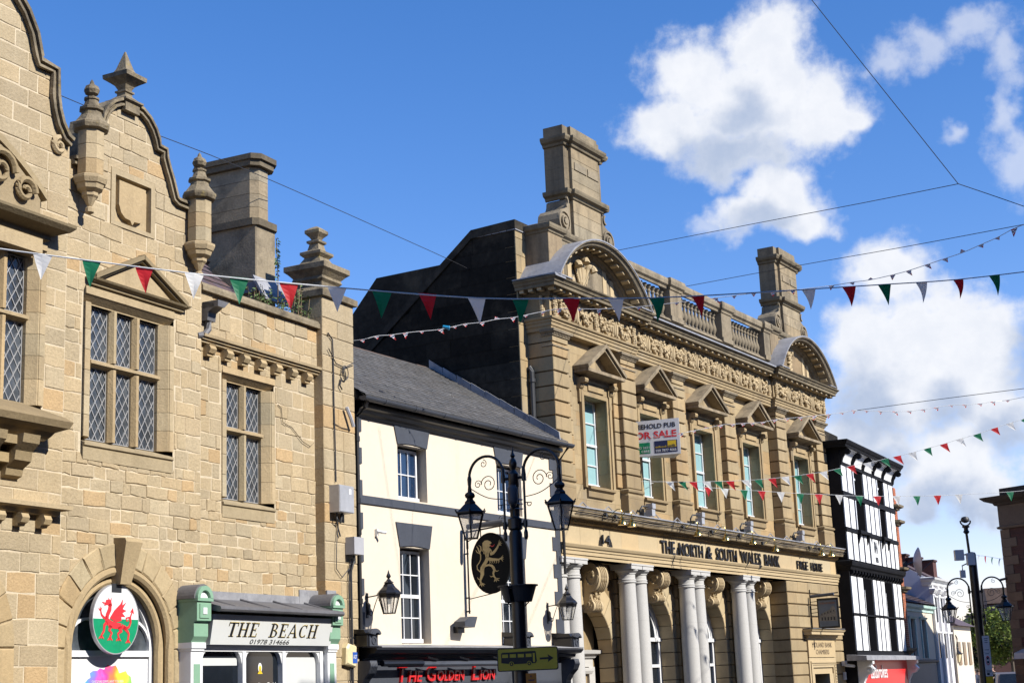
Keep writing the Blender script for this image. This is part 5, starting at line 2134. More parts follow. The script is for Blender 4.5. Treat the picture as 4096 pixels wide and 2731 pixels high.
        for sg in (-1, 1):
            v = MB(M_BUP)
            q = lambda px, pz: (x + sg * px, pz)
            ol = [q(.9, 12.90), q(.9, 13.86), q(1.0, 13.80), q(1.02, 13.66), q(1.08, 13.56), q(1.22, 13.50), q(1.34, 13.46), q(1.46, 13.34), q(1.50, 13.18), q(1.46, 13.02), q(1.34, 12.90)]
            v.prism(ol if sg > 0 else ol[::-1], ob, of - .06)
            for i, rr in enumerate((.30, .16)):
                v.arch(x + sg * 1.2, 13.17, rr - .05, rr, of - .07, of - .02 + i * .02, 0, 2 * pi, 18)
            v.disc(x + sg * 1.2, 13.17, .08, .08, of - .07, of + .02, 12)
            v.arch(x + sg * 1.09, 13.74, .09, .14, of - .07, of - .02, *( (pi * .6, pi * 1.5) if sg > 0 else (-pi * .5, pi * .4)), n=10)
            v.build('side_scroll', ch)
    # ---------------- balustrade
    bl = MB(M_BUP)
    bl.box(4.55, 14.5, -.45, -.08, 11.36, 11.62)
    bl.prism_s([(-.5, 11.60), (-.03, 11.60), (-.08, 11.68), (-.45, 11.68)], 4.55, 14.5)
    bl.cornice([(0, 12.52), (.03, 12.54), (.04, 12.60), (.10, 12.65), (.11, 12.76), (.09, 12.84), (-.35, 12.87)], 4.6, 14.5, -.12, .35, left=False, right=False)
    for (a, b) in ((7.12, 7.88), (10.72, 11.46), (14.1, 14.6)):
        bl.block(a, b, -.48, -.04, 11.64, 12.55, .006, bcol())
        bl.box(a - .03, b + .03, -.5, -.0, 11.62, 11.76)
        bl.cornice([(0, 12.52), (.03, 12.54), (.04, 12.60), (.10, 12.65), (.12, 12.76), (.10, 12.855), (-.3, 12.88)], a, b, -.04, .3)
    bl.build('balustrade_rail', B)
    pf = [(.09, 0), (.09, .09), (.055, .10), (.055, .13), (.04, .15), (.05, .18), (.085, .27), (.092, .33), (.08, .40), (.05, .50), (.04, .60), (.045, .63), (.062, .65), (.062, .68), (.045, .70), (.05, .73), (.08, .76), (.08, .84)]
    b0 = MB(M_BUP)
    b0.lathe(pf, 0, 0, 10)
    first = b0.build('baluster', B, smooth=True)
    pos = []
    for (a, b, n) in ((4.75, 7.12, 9), (7.88, 10.72, 11), (11.46, 14.1, 11)):
        for k in range(n):
            pos.append(a + (b - a) * (k + .5) / n)
    for i, x in enumerate(pos):
        o = first if i == 0 else first.copy()
        if i:
            COL.objects.link(o)
            o.parent = B
        o.location = (x, .27, 11.68)
    # ---------------- dark party gable on the left
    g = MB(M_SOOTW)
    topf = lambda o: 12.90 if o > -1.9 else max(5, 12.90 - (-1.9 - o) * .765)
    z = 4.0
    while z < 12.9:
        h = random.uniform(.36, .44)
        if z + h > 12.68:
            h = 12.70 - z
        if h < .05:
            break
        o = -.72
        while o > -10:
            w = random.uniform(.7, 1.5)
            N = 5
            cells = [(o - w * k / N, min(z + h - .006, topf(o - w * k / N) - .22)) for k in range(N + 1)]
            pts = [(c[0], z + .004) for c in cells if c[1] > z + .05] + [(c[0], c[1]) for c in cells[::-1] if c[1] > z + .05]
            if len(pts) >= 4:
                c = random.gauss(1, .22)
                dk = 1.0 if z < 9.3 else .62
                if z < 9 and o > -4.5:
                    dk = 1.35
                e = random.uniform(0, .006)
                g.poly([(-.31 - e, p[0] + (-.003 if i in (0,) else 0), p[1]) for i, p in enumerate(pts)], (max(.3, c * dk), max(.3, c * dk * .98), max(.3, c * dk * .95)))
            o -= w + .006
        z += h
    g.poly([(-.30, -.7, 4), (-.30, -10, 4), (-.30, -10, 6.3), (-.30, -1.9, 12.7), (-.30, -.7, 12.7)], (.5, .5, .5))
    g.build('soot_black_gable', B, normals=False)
    g = MB(M_SOOTW)
    for (oa, ob_) in ((-.66, -1.95), (-1.95, -9.5)):
        g.prism_s([(oa, topf(oa) - .2), (oa, topf(oa) + .02), (ob_, topf(ob_) + .02), (ob_, topf(ob_) - .2)], -.36, .28, (1.2, 1.2, 1.2))
    g.build('gable_coping', B)
    l = MB(M_LEAD)
    l.box(-.345, .255, -.9, -.655, 12.665, 12.69)
    for k in range(5):
        l.box(-.345, -.335, -.9 - k * .22, -.7 - k * .22, 12.66, 12.69)
    l.build('lead_string', B)
    q = MB(M_BST)
    z = 5.0
    while z < 12.66:
        h = .44
        if z + h > 12.66:
            h = 12.66 - z
        c = random.choice((None, .0, .08, -.08))
        if c is None:
            q.block(-.305, .26, -1.0, -.69, z + .004, z + h - .004, .006, jit((.98, .98, .98), .07))
        else:
            q.block(-.305, c - .003, -1.0, -.69, z + .004, z + h - .004, .006, jit((.98, .98, .98), .07))
            q.block(c + .003, .26, -1.0, -.69, z + .004, z + h - .004, .006, jit((.98, .98, .98), .07))
        z += h
    q.build('gable_quoins', B)
    # body, roof, right side
    b = MB(M_SOOTW)
    b.box(-.28, 18.95, -9.5, -1.3, 0, 10.3, (2, 2, 2))
    b.box(.3, 18.95, -1.3, -.72, 5.8, 11.36, (3, 3, 3))
    b.prism_s([(-1.0, 11.3), (-2.2, 12.2), (-5, 12.2), (-9.4, 7.5), (-9.4, 6), (-1, 6)], -.2, 18.9)
    b.build('roof_and_rear', B)
    dp = MB(M_DULL)
    dp.tube([(.02, -.72, 9.18), (.02, -.62, 9.22), (.02, -.58, 9.12), (.02, -.58, 6.0), (.02, -.58, 4.0)], .068, 10)
    dp.tube([(.02, -.58, 8.86), (.02, -.58, 8.95)], .09, 10)
    dp.tube([(19.18, -.2, 5.7), (19.18, -.2, 9.0)], .05, 8)
    dp.tube([(19.18, .02, .3), (19.18, .02, 5.3)], .05, 8)
    dp.prism_s([(-.35, 9.0), (.02, 9.0), (-.02, 8.6), (-.3, 8.6)], 19.05, 19.35)
    dp.build('downpipe', B)
    return B


B_OBJ = build_B()


def build_bank_windows():
    B = B_OBJ
    for i, (p, q, o) in enumerate(WIN):
        c = (p + q) / 2
        a = MB(M_BST)
        col = (1.02, 1.0, .96)
        hw = (q - p) / 2
        # architrave: two steps, with ears at the top
        for (w_, t, z1) in ((.10, .05, 8.80), (.19, .085, 8.85)):
            a.box(p - w_, p - w_ + .10, o - .02, o + t, 6.42, z1 + .06, col)
            a.box(q + w_ - .10, q + w_, o - .02, o + t, 6.42, z1 + .06, col)
        a.box(p - .001, q + .001, o - .02, o + .05, 8.752, 8.86, col)
        a.box(p - .19, p - .06, o - .02, o + .085, 8.86, 9.02, col)
        a.box(q + .06, q + .19, o - .02, o + .085, 8.86, 9.02, col)
        a.box(q + .12, q + .26, o - .02, o + .07, 8.55, 9.14, col)
        a.box(p - .26, p - .12, o - .02, o + .07, 8.55, 9.14, col)
        a.box(p - .02, q + .02, o - .02, o + .055, 8.86, 9.10, col)
        a.box(c - .42, c + .42, o + .055, o + .09, 8.89, 9.03, (1.08, 1.05, 1))
        a.box(p - .26, q + .26, o - .02, o + .085, 9.08, 9.16, col)
        a.build('window_architrave', B)
        s = MB(M_BST)
        s.prism_s([(o - .4, 6.5), (o + .10, 6.46), (o + .13, 6.44), (o + .13, 6.39), (o + .06, 6.36), (o + .06, 6.20), (o - .02, 6.18), (o - .02, 6.4), (o - .4, 6.4)], p - .02, q + .12, (.75, .73, .70))
        s.build('window_sill', B)
        h = MB(M_BUP)
        x0, x1, za = c - hw - .40, c + hw + .40, 9.30
        pj = .43
        h.cornice([(0, 9.16), (.06, 9.17), (.10, 9.22), (.30, 9.24), (pj - .03, 9.26), (pj, 9.27), (pj, 9.35), (0, 9.37)], x0 + pj, x1 - pj, o, .02, col=(1.2, 1.15, 1.1))
        h.v = h.v
        ap = 10.06
        for sg in (-1, 1):
            ex = c + sg * (x1 - c + .02)
            P1 = [(ex, 9.345), (c, ap - .06), (c, ap + .035), (ex + sg * .03, 9.43)]
            h.prism(P1, o - .05, o + pj + .03, (1.1, 1.08, 1.05))
            P2 = [(ex - sg * .08, 9.33), (c, ap - .14), (c, ap - .05), (ex - sg * .01, 9.36)]
            h.prism(P2, o - .05, o + pj - .03, (1.25, 1.2, 1.1))
        h.prism([(x0 + .12, 9.35), (x1 - .12, 9.35), (c, ap - .1)], o - .05, o + .10, (1.5, 1.42, 1.25))
        h.build('window_pediment', B)
        for sx in (p - .19, q + .19):
            k = MB(M_BST)
            k.prism_s([(o, 8.90), (o + .10, 8.90), (o + .13, 8.94), (o + .10, 8.99), (o + .12, 9.02)] + [(o + .19 + .075 * cos(t), 9.09 + .075 * sin(t)) for t in (-pi / 2, -pi / 4, 0, pi / 4, pi / 2)] + [(o, 9.165)], sx - .09, sx + .09, (1, .98, .95))
            k.build('console', B)
        # sash
        w = MB(M_WHITE)
        so_ = o - .30
        z0, z1, zm = 6.53, 8.74, 7.60
        w.box(p + .0, p + .06, so_ - .06, so_, z0, z1)
        w.box(q - .06, q + .0, so_ - .06, so_, z0, z1)
        w.box(p, q, so_ - .06, so_, z1 - .05, z1)
        w.box(p, q, so_ - .06, so_ + .04, z0 - .03, z0 + .07)
        w.box(p, q, so_ - .05, so_ + .012, zm - .03, zm + .03)
        w.box(c - .014, c + .014, so_ - .05, so_ - .01, z0, z1)
        for zz in ((z0 + zm) / 2 + .02, (zm + z1) / 2):
            w.box(p, q, so_ - .05, so_ - .01, zz - .013, zz + .013)
        sw = w.build('sash_window', B)
        g = MB(M_GLC)
        g.box(p, q, so_ - .06, so_ - .045, z0, z1)
        g.build('blind_and_panes', sw)


build_bank_windows()


def build_bank_ground():
    B = B_OBJ
    e = MB(M_BFR)
    # frieze slabs
    s = 0.03
    while s < 19.0:
        w = random.uniform(.95, 1.4)
        if s + w > 18.4:
            w = 19.05 - s
        e.box(s + .002, s + w - .002, -.9, .0 - random.uniform(0, .003), 4.93, 5.40, jit((1, 1, 1), .025))
        s += w
    e.box(.04, 19.04, -.9, -.008, 4.92, 5.42, (.6, .55, .5))
    e.cornice([(-.4, 4.62), (.0, 4.62), (.0, 4.70), (.03, 4.705), (.03, 4.79), (.055, 4.80), (.055, 4.84), (.09, 4.87), (.12, 4.93), (.12, 4.95), (0, 4.965)], .03, 19.05, .0, .8, left=False, col=(.98, .97, .95))
    e.box(.03, 19.05, -1.0, -.02, 4.62, 4.95)
    e.build('lower_frieze', B)
    m = MB(M_BST)
    m.cornice([(0, 5.38), (.02, 5.39), (.03, 5.43), (.05, 5.44), (.11, 5.52), (.12, 5.55), (0, 5.56)], .03, 19.05, .0, .7, left=False, col=(.8, .75, .7))
    for k in range(150):
        x = .08 + k * .1265
        ball(m, x, .075, 5.48, .045, .04, .05, 6, 4, .5, (.75, .7, .62))
    m.build('egg_and_dart_moulding', B)
    l = MB(M_BUP)
    l.cornice([(0, 5.54), (.24, 5.55), (.26, 5.58), (.26, 5.68), (.29, 5.69), (.31, 5.74), (.33, 5.76), (.33, 5.79), (0, 5.82)], .03, 19.05, .0, .7, left=False, col=(1.45, 1.4, 1.3))
    l.build('ledge', B)
    l = MB(M_LEAD)
    l.prism_s([(-.3, 5.84), (.33, 5.80), (.345, 5.78), (.355, 5.78), (.35, 5.81), (-.3, 5.86)], .03, 19.38)
    for k in range(14):        # looping cables lying on the ledge
        x = .6 + k * 1.32
        l.tube([(x, .22, 5.83), (x + .15, .25, 5.93), (x + .3, .28, 5.83), (x + .5, .22, 5.85)], .016, 5)
    l.build('ledge_leadwork', B)
    w = MB(M_WIRE)
    for zz, oo in ((5.70, .36), (5.66, .30), (5.63, .30)):
        pts = []
        for k in range(40):
            pts.append((.3 + k * .485, oo, zz + .012 * sin(k * 1.3)))
        w.tube(pts, .010, 4)
    w.build('ledge_cables', B)
    # arcade wall
    AR = [2.36, 5.95, 9.54, 13.10]
    r = 1.20
    SP = {2.36: 2.42, 5.95: 2.8, 9.54: 2.8, 13.10: 2.8}
    wo = -.60
    ops = [(c - r, c + r, 0, arc_fn(c, SP[c], r)) for c in AR]
    aw = MB(M_BFR)
    backing(aw, .0, 14.3, 4.64, 0, ops, wo - .02, col=(.5, .45, .38))
    aw.build('arcade_backing', B, normals=False)
    aw = MB(M_BFR)
    for c in AR:
        sp = SP[c]
        aw.vous(c, sp, r, 1.78, wo - .42, wo + .0, 0, pi, 11, .012, .014, lambda: jit((1, 1, 1), .03))
        for k in range(8):
            z1 = sp - .01 - k * .365
            z0 = max(0, z1 - .345)
            for sg in (-1, 1):
                a, b = sorted((c + sg * r, c + sg * 1.62))
                aw.block(a, b, wo - .42, wo, z0, z1, .012, jit((1, 1, 1), .03))
        # fielded panels on the spandrels
        for sg in (-1, 1):
            for k in range(3):
                z0 = 4.62 - .365 * (k + 1)
                a, b = sorted((c + sg * (.62 + .0 * k), c + sg * 1.78))
                if k < 1:
                    aw.block(a, b, wo - .1, wo + .012, z0 + .01, z0 + .355, .012, jit((1, 1, 1), .03))
    aw.build('arch_stones', B)
    for x in (.55, 4.15, 7.75, 11.32):
        pr = MB(M_BST)
        for k in range(12):
            z = 4.26 - .365 * k
            pr.block(x - .42, x + .42, wo - .1, wo + .10, z + .012, z + .353, .015, jit((.8, .78, .75), .05))
        pr.build('pier_blocks', B)
    # windows in the arches
    for i, c in enumerate(AR):
        sp = SP[c]
        if i == 0:
            d = MB(M_BST)
            d.box(c - 1.2, c + 1.2, -1.25, -1.15, 0, 4.1, (.9, .88, .85))
            d.build('porch_back_wall', B)
            d = MB(M_GRAN)
            d.cornice([(0, 2.30), (.05, 2.32), (.08, 2.38), (.16, 2.42), (.18, 2.50), (0, 2.52)], c - 1.0, c + 1.0, -1.1, .3)
            d.box(c - 1.0, c + 1.0, -1.5, -1.1, 2.1, 2.5)
            d.cornice([(0, 1.92), (.03, 1.93), (.06, 2.0), (.06, 2.06), (0, 2.08)], c - .85, c + .85, -1.1, .3)
            d.box(c - 1.05, c - .75, -1.5, -1.08, 0, 2.1)
            d.box(c + .75, c + 1.05, -1.5, -1.08, 0, 2.1)
            d.build('granite_doorcase', B)
            d = MB(M_GLD)
            d.box(c - .75, c + .75, -1.5, -1.4, 0, 1.95)
            d.build('entrance_door', B)
            continue
        f = MB(M_WHITE)
        fo = wo - .42
        f.arch(c, sp, 1.06, 1.2, fo - .08, fo, 0, pi, 24)
        f.arch(c, sp, .96, 1.06, fo - .08, fo - .03, 0, pi, 24)
        for sg in (-1, 1):
            a, b = sorted((c + sg * 1.08, c + sg * 1.2))
            f.box(a, b, fo - .08, fo, 0, sp)
            f.box(c + sg * .36 - .04, c + sg * .36 + .04, fo - .08, fo - .01, 0, sp)
        f.box(c - 1.2, c + 1.2, fo - .08, fo + .04, sp - .06, sp + .04)
        f.box(c - 1.1, c + 1.1, fo - .08, fo, 2.05, 2.13)
        f.box(c - 1.2, c + 1.2, fo - .08, fo + .04, .6, .75)
        w = f.build('arched_window_frame', B)
        g = MB(M_GLD)
        g.prism([(c + 1.08 * cos(pi * k / 20), sp + 1.08 * sin(pi * k / 20)) for k in range(21)] + [(c - 1.08, .7), (c + 1.08, .7)], fo - .07, fo - .05)
        g.build('panes', w)
    # keystone consoles
    for c in AR:
        k = MB(M_BFR)
        P = []
        for j in range(14):
            a = pi * .62 - j * pi * 1.18 / 13
            P.append((wo + .20 + .27 * cos(a), 4.34 + .27 * sin(a)))
        P2 = [(wo + .22, 4.06), (wo + .17, 3.98), (wo + .18, 3.93)]
        for j in range(8):
            a = pi * .35 - j * pi * .9 / 7
            P2.append((wo + .16 + .13 * cos(a), 3.83 + .11 * sin(a)))
        poly = [(wo - .02, 4.62), (wo + .2, 4.62)] + P + P2 + [(wo - .02, 3.72)]
        k.prism_s(poly, c - .25, c + .25)
        for xx in (-.13, -.045, .045, .13):
            k.tube([(c + xx, p[0] + .012, p[1]) for p in P[1:12]], .022, 5)
            k.tube([(c + xx, p[0] + .01, p[1]) for p in P2[3:]], .018, 5)
        for sg in (-1, 1):
            for (cx, cz, R_) in ((wo + .24, 4.36, .2), (wo + .14, 3.85, .08)):
                pts = []
                for j in range(16):
                    a = -j * .55
                    rr = R_ * (1 - j / 18)
                    pts.append((c + sg * .255, cx + rr * cos(a), cz + rr * sin(a)))
                k.tube(pts, .028 if R_ > .1 else .015, 5)
            for j in range(6):
                ball(k, c + sg * .22, wo + .12 + .02 * j, 4.18 - .05 * j, .03, .03, .03)
        for j in range(9):
            ball(k, c + random.uniform(-.12, .12), wo + .26 - .02 * j, 4.08 - .025 * j, .05, .05, .05)
        if c < 3:
            k.v = [(a_, b_, 4.62 + (c_ - 4.62) * 1.36) for a_, b_, c_ in k.v]
        k.build('keystone_console', B, smooth=True)
    # granite columns
    cols = []
    for c in (.52, 4.10, 7.69, 11.29):
        cols += [c - .32, c + .32]
    first = None
    for x in cols:
        if first is None:
            m_ = MB(M_GRAN)
            m_.lathe([(.25, 0), (.25, .1), (.232, .14), (.228, .15), (.232, 1.2), (.232, 2.505), (.2285, 2.509), (.232, 2.513), (.226, 3.20), (.2225, 3.204), (.226, 3.208), (.212, 4.10), (.212, 4.14), (.24, 4.155), (.24, 4.18), (.225, 4.19), (.225, 4.21), (.235, 4.215), (.235, 4.235), (.215, 4.25), (.215, 4.36), (.235, 4.37), (.235, 4.39), (.30, 4.45), (.30, 4.48)], 0, 0, 28)
            m_.box(-.305, .305, -.305, .305, 4.48, 4.575)
            m_.box(-.32, .32, -.32, .32, 4.575, 4.618)
            o = m_.build('granite_column', B, smooth=True)
            first = o
        else:
            o = first.copy()
            COL.objects.link(o)
            o.parent = B
        o.location = (x, .22, 0)
    # rusticated right pier with the chambers door
    q = MB(M_BST)
    z = 4.61
    k = 0
    while z > .4:
        h = .365
        za, zb = z - h + .012, z - .012
        if zb > 3.05 or True:
            spans = [(14.30, 19.02)]
            if za < 2.80:
                spans = [(14.30, 15.62), (18.06, 19.02)]
            for (a, b) in spans:
                s = a
                while s < b - .02:
                    w = random.uniform(.7, 1.3)
                    if s + w > b - .45:
                        w = b - s
                    q.block(s + .002, s + w - .002, -.9, .0, za + .008, zb - .008, .018, bcol())
                    s += w
        q.box(14.33, 15.6, -.85, -.04, z - h - .014, z - h + .014, (.5, .45, .4))
        q.box(18.1, 18.98, -.85, -.04, z - h - .014, z - h + .014, (.5, .45, .4))
        if za > 2.8:
            q.box(15.6, 18.1, -.85, -.04, z - h - .014, z - h + .014, (.5, .45, .4))
        z -= h
        k += 1
    q.box(18.95, 19.02, -9, -.85, 0, 10.2)
    q.build('rusticated_pier', B)
    d = MB(M_BFR)
    d.box(15.62, 18.06, -.85, .05, 2.24, 2.80, (1, .97, .92))
    d.cornice([(0, 2.76), (.04, 2.78), (.05, 2.84), (.10, 2.86), (.11, 2.92), (.26, 2.94), (.26, 3.01), (.30, 3.05), (.32, 3.09), (0, 3.12)], 15.62, 18.06, .03, .1)
    for (w0, w1, oo) in ((.0, .10, .04), (.10, .22, .07), (.22, .30, .05)):
        d.box(15.62 + w0, 18.06 - w0, -.85, oo, 2.22 - w1, 2.22 - w0)
        d.box(15.62 + w0, 15.62 + w1, -.85, oo, 0, 2.22 - w1)
        d.box(18.06 - w1, 18.06 - w0, -.85, oo, 0, 2.22 - w1)
    for k in range(24):
        ball(d, 15.78 + k * .092, .075, 2.06, .03, .03, .025, 6, 4)
    for k in range(20):
        ball(d, 17.90, .075, 2.0 - k * .09, .025, .03, .03, 6, 4)
    d.box(15.92, 17.76, -.85, .0, 1.72, 1.92)
    d.box(15.92, 16.05, -.85, .03, 0, 1.72)
    d.box(17.40, 17.76, -.85, .03, 0, 1.72)
    d.build('chambers_doorcase', B)
    d = MB(M_LEAD)
    d.box(15.35, 18.33, -.1, .35, 3.122, 3.135)
    d.build('door_hood_lead', B)
    d = MB(M_GLD)
    d.box(16.05, 17.4, -.6, -.5, 0, 1.72)
    d.build('chambers_door', B)
    nm = mat('carved_dark_letters', (.10, .07, .04), .8)
    letters(nm, 'MIDLAND BANK', 15.95, 17.76, 2.55, .155, .048, .056, parent=B, name='carved_lettering', space=.95)
    letters(nm, 'CHAMBERS', 16.25, 17.45, 2.33, .15, .048, .056, parent=B, name='carved_lettering', space=.95)
    # raised black name letters
    kw = dict(parent=B, offset=.010, name='raised_lettering', space=1.05)
    letters(M_BLACK, '14', 2.06, 2.46, 5.02, .235, .02, .055, parent=B, offset=.0, name='raised_lettering')
    y = 4.96
    for (wd, a, b) in (('THE', 5.36, 6.22), ('NORTH', 6.50, 8.04), ('&', 8.30, 8.66), ('SOUTH', 8.94, 10.42), ('WALES', 10.72, 12.24), ('BANK', 12.54, 13.76)):
        letters(M_BLACK, wd, a, b, y, .36, .015, .05, **kw)
    for (wd, a, b) in (('FREE', 15.24, 16.20), ('HOUSE', 16.46, 17.52)):
        letters(M_BLACK, wd, a, b, 4.985, .27, .015, .05, **kw)


build_bank_ground()


def bank_things():
    G = 'brass picture lamps over the bank name'
    nm = ['first', 'second', 'third', 'fourth', 'fifth', 'sixth', 'seventh', 'eighth']
    where = ['above the number 14, left of its pair', 'above the number 14, right of its pair', 'above the word THE and NORTH', 'above the ampersand', 'above the word SOUTH', 'hanging lower at the end of the word BANK', 'above FREE HOUSE, left of its pair', 'above FREE HOUSE, right of its pair']
    first = None
    for i, (x, z) in enumerate([(2.06, 5.50), (2.58, 5.49), (6.49, 5.50), (8.36, 5.49), (10.32, 5.50), (12.02, 5.38), (15.96, 5.46), (16.86, 5.48)]):
        lab = 'brass swan-neck lamp ' + where[i]
        if first is None:
            t = FB.thing('brass_lamp', lab, 'lamp', x, .62, z, G)
            b = MB(M_BRASS)
            b.lathe([(.115, -.06), (.12, -.05), (.11, -.02), (.09, .03), (.05, .07), (.035, .08), (.05, .10), (.03, .13), (.012, .15)], 0, 0, 14)
            b.build('shade', t, smooth=True)
            a = MB(M_BRASS)
            a.tube([(0, 0, .14), (0, 0, .27), (-.02, -.04, .33), (-.05, -.10, .33), (-.10, -.18, .26), (-.22, -.24, .18), (-.34, -.26, .2)], .011, 5)
            a.build('arm', t, smooth=True)
            w = MB(M_DULL)
            w.box(-.38, -.31, -.30, -.24, .14, .24)
            w.build('fixing', t)
            first = t
        else:
            t = copy_tree(first)
            t.location = FB.at(x, .62, z)
            t['label'] = lab
    G = 'floodlights on the bank ledge'
    first = None
    for i, x in enumerate([4.35, 7.45, 10.9, 15.1]):
        lab = 'grey floodlight standing on the bank ledge ' + ['beside the for sale board window', 'between the second and third pilasters', 'under the fourth upper window', 'at the foot of the fifth pilaster'][i]
        if first is None:
            t = FB.thing('ledge_floodlight', lab, 'floodlight', x, .22, 5.84, G)
            b = MB(M_GALV)
            b.box(-.02, .17, -.08, .12, .02, .19)
            b.box(-.02, .17, -.05, .14, .21, .34)
            b.build('lamp_head', t)
            b = MB(M_DULL)
            b.tube([(-.3, -.1, 0), (-.32, -.08, .16), (-.24, -.05, .26), (-.02, 0, .27)], .025, 6)
            b.box(-.3, -.14, -.1, .02, .0, .10)
            b.build('bracket', t)
            first = t
        else:
            t = copy_tree(first)
            t.location = FB.at(x, .22, 5.84)
            t['label'] = lab
    # for sale board, a V of two leaves
    t = FB.thing('for_sale_board', 'white V-shaped estate agents board reading FREEHOLD PUB FOR SALE', 'sign', 4.90, -.42, 7.52)
    t.rotation_euler.z = radians(90 - 108.5)
    w = MB(M_WHITE)
    w.box(0, 1.32, -.02, 0, 0, .95)
    bd = w.build('board_face', t)
    E = .001
    g = MB(M_NAVY)
    g.box(.62, 1.24, E, .004, .06, .38)
    g.build('navy_panel', bd)
    g = MB(M_YEL)
    g.box(.98, 1.21, .004, .006, .19, .365)
    g.build('yellow_panel', bd)
    g = MB(M_GREENS)
    g.box(.0, .50, E, .004, .07, .36)
    g.build('green_panel', bd)
    letters(M_BLACK, 'FREEHOLD PUB', .0, 1.22, .725, .13, E, .005, parent=bd, offset=.02, name='black_lettering')
    letters(M_REDS, 'FOR SALE', -.02, 1.24, .46, .19, E, .005, parent=bd, offset=.025, name='red_lettering')
    letters(M_WHITE, '020 7877 4666', .65, 1.21, .085, .07, .005, .008, parent=bd, offset=.01, name='phone_lettering')
    letters(M_YEL, 'savills.co.uk', .65, .95, .195, .055, .005, .008, parent=bd, name='web_lettering')
    letters(M_NAVY, 'savills', 1.0, 1.19, .205, .06, .007, .010, parent=bd, name='small_lettering')
    letters(M_WHITE, '020 7182 2651', -.1, .48, .20, .06, .005, .008, parent=bd, name='phone_lettering')
    letters(M_WHITE, 'CBRE', .26, .48, .10, .06, .005, .008, parent=bd, offset=.01, name='small_lettering')
    w = MB(M_SIGNW)
    w.poly([(0, -.02, .0), (1.32, -.02, 0), (.95, -.75, .0)])
    w.prism([(1.32, 0), (1.321, 0), (1.321, .95), (1.32, .95)], -.02, 0)
    a = [w.P(1.32, -.02, 0), w.P(.95, -.78, 0), w.P(.95, -.78, .95), w.P(1.32, -.02, .95)]
    w.face(a)
    w.build('second_leaf', t, normals=False)
    # hanging pub sign near the chambers door
    t = FB.thing('hanging_picture_sign', 'framed picture sign of the bank hanging from an iron bracket above the chambers door', 'sign', 16.2, .24, 3.12)
    t.rotation_euler.z = FB.rz - pi / 2      # board stands square to the wall
    fr = MB(M_BLACK)
    fr.box(0, .70, -.03, .03, 0, .95)
    f_ = fr.build('frame', t)
    p = MB(mat('painted_sky_grey', (.13, .16, .19), .4, n1=(2, .2), n2=(9, .1)))
    p.box(.045, .655, .03, .034, .06, .88)
    p.build('picture', f_)
    p = MB(mat('painted_building_tone', (.22, .20, .16), .4, n1=(9, .35), n2=(22, .3)))
    p.prism([(.06, .24), (.64, .22), (.62, .50), (.60, .62), (.55, .70), (.46, .66), (.44, .60), (.12, .46), (.08, .42)], .034, .037)
    p.build('painted_building', f_)
    p = MB(M_DULL)
    for k in range(5):
        p.box(.12 + k * .1, .17 + k * .1, .037, .039, .25, .35)
        p.box(.13 + k * .1, .16 + k * .1, .037, .039, .41 + k * .025, .47 + k * .025)
    p.build('painted_windows', f_)
    letters(mat('dull_orange_print', (.35, .13, .03), .5), 'THE NORTH & SOUTH WALES BANK', .10, .60, .76, .06, .034, .037, parent=f_, name='sign_lettering')
    b = MB(M_IRON)
    b.tube([(-.24, 0, 1.06), (.72, 0, 1.10)], .02, 5)
    b.tube([(-.22, 0, .0), (-.22, 0, 1.25)], .016, 5)
    for z in (.85, .62, .5, .38):
        b.tube([(-.24, 0, z), (0, 0, z + .02)], .010, 4)
    b.build('bracket', t)
    b = MB(M_GREY)
    b.tube([(-.15, .12, 1.02), (.62, .12, 1.06)], .05, 8)
    b.build('tube_light', t)
    # cameras by the right corner
    t = FB.thing('security_camera', 'white security camera on the bank corner beside the downpipe', 'camera', 18.75, .02, 1.95)
    w = MB(M_WHITE)
    w.box(-.1, .1, 0, .12, .0, .16)
    w.tube([(-.1, .12, .02), (.25, .3, -.02)], .05, 8)
    w.box(-.05, .04, 0, .08, -.45, -.2)
    w.build('body', t)


bank_things()

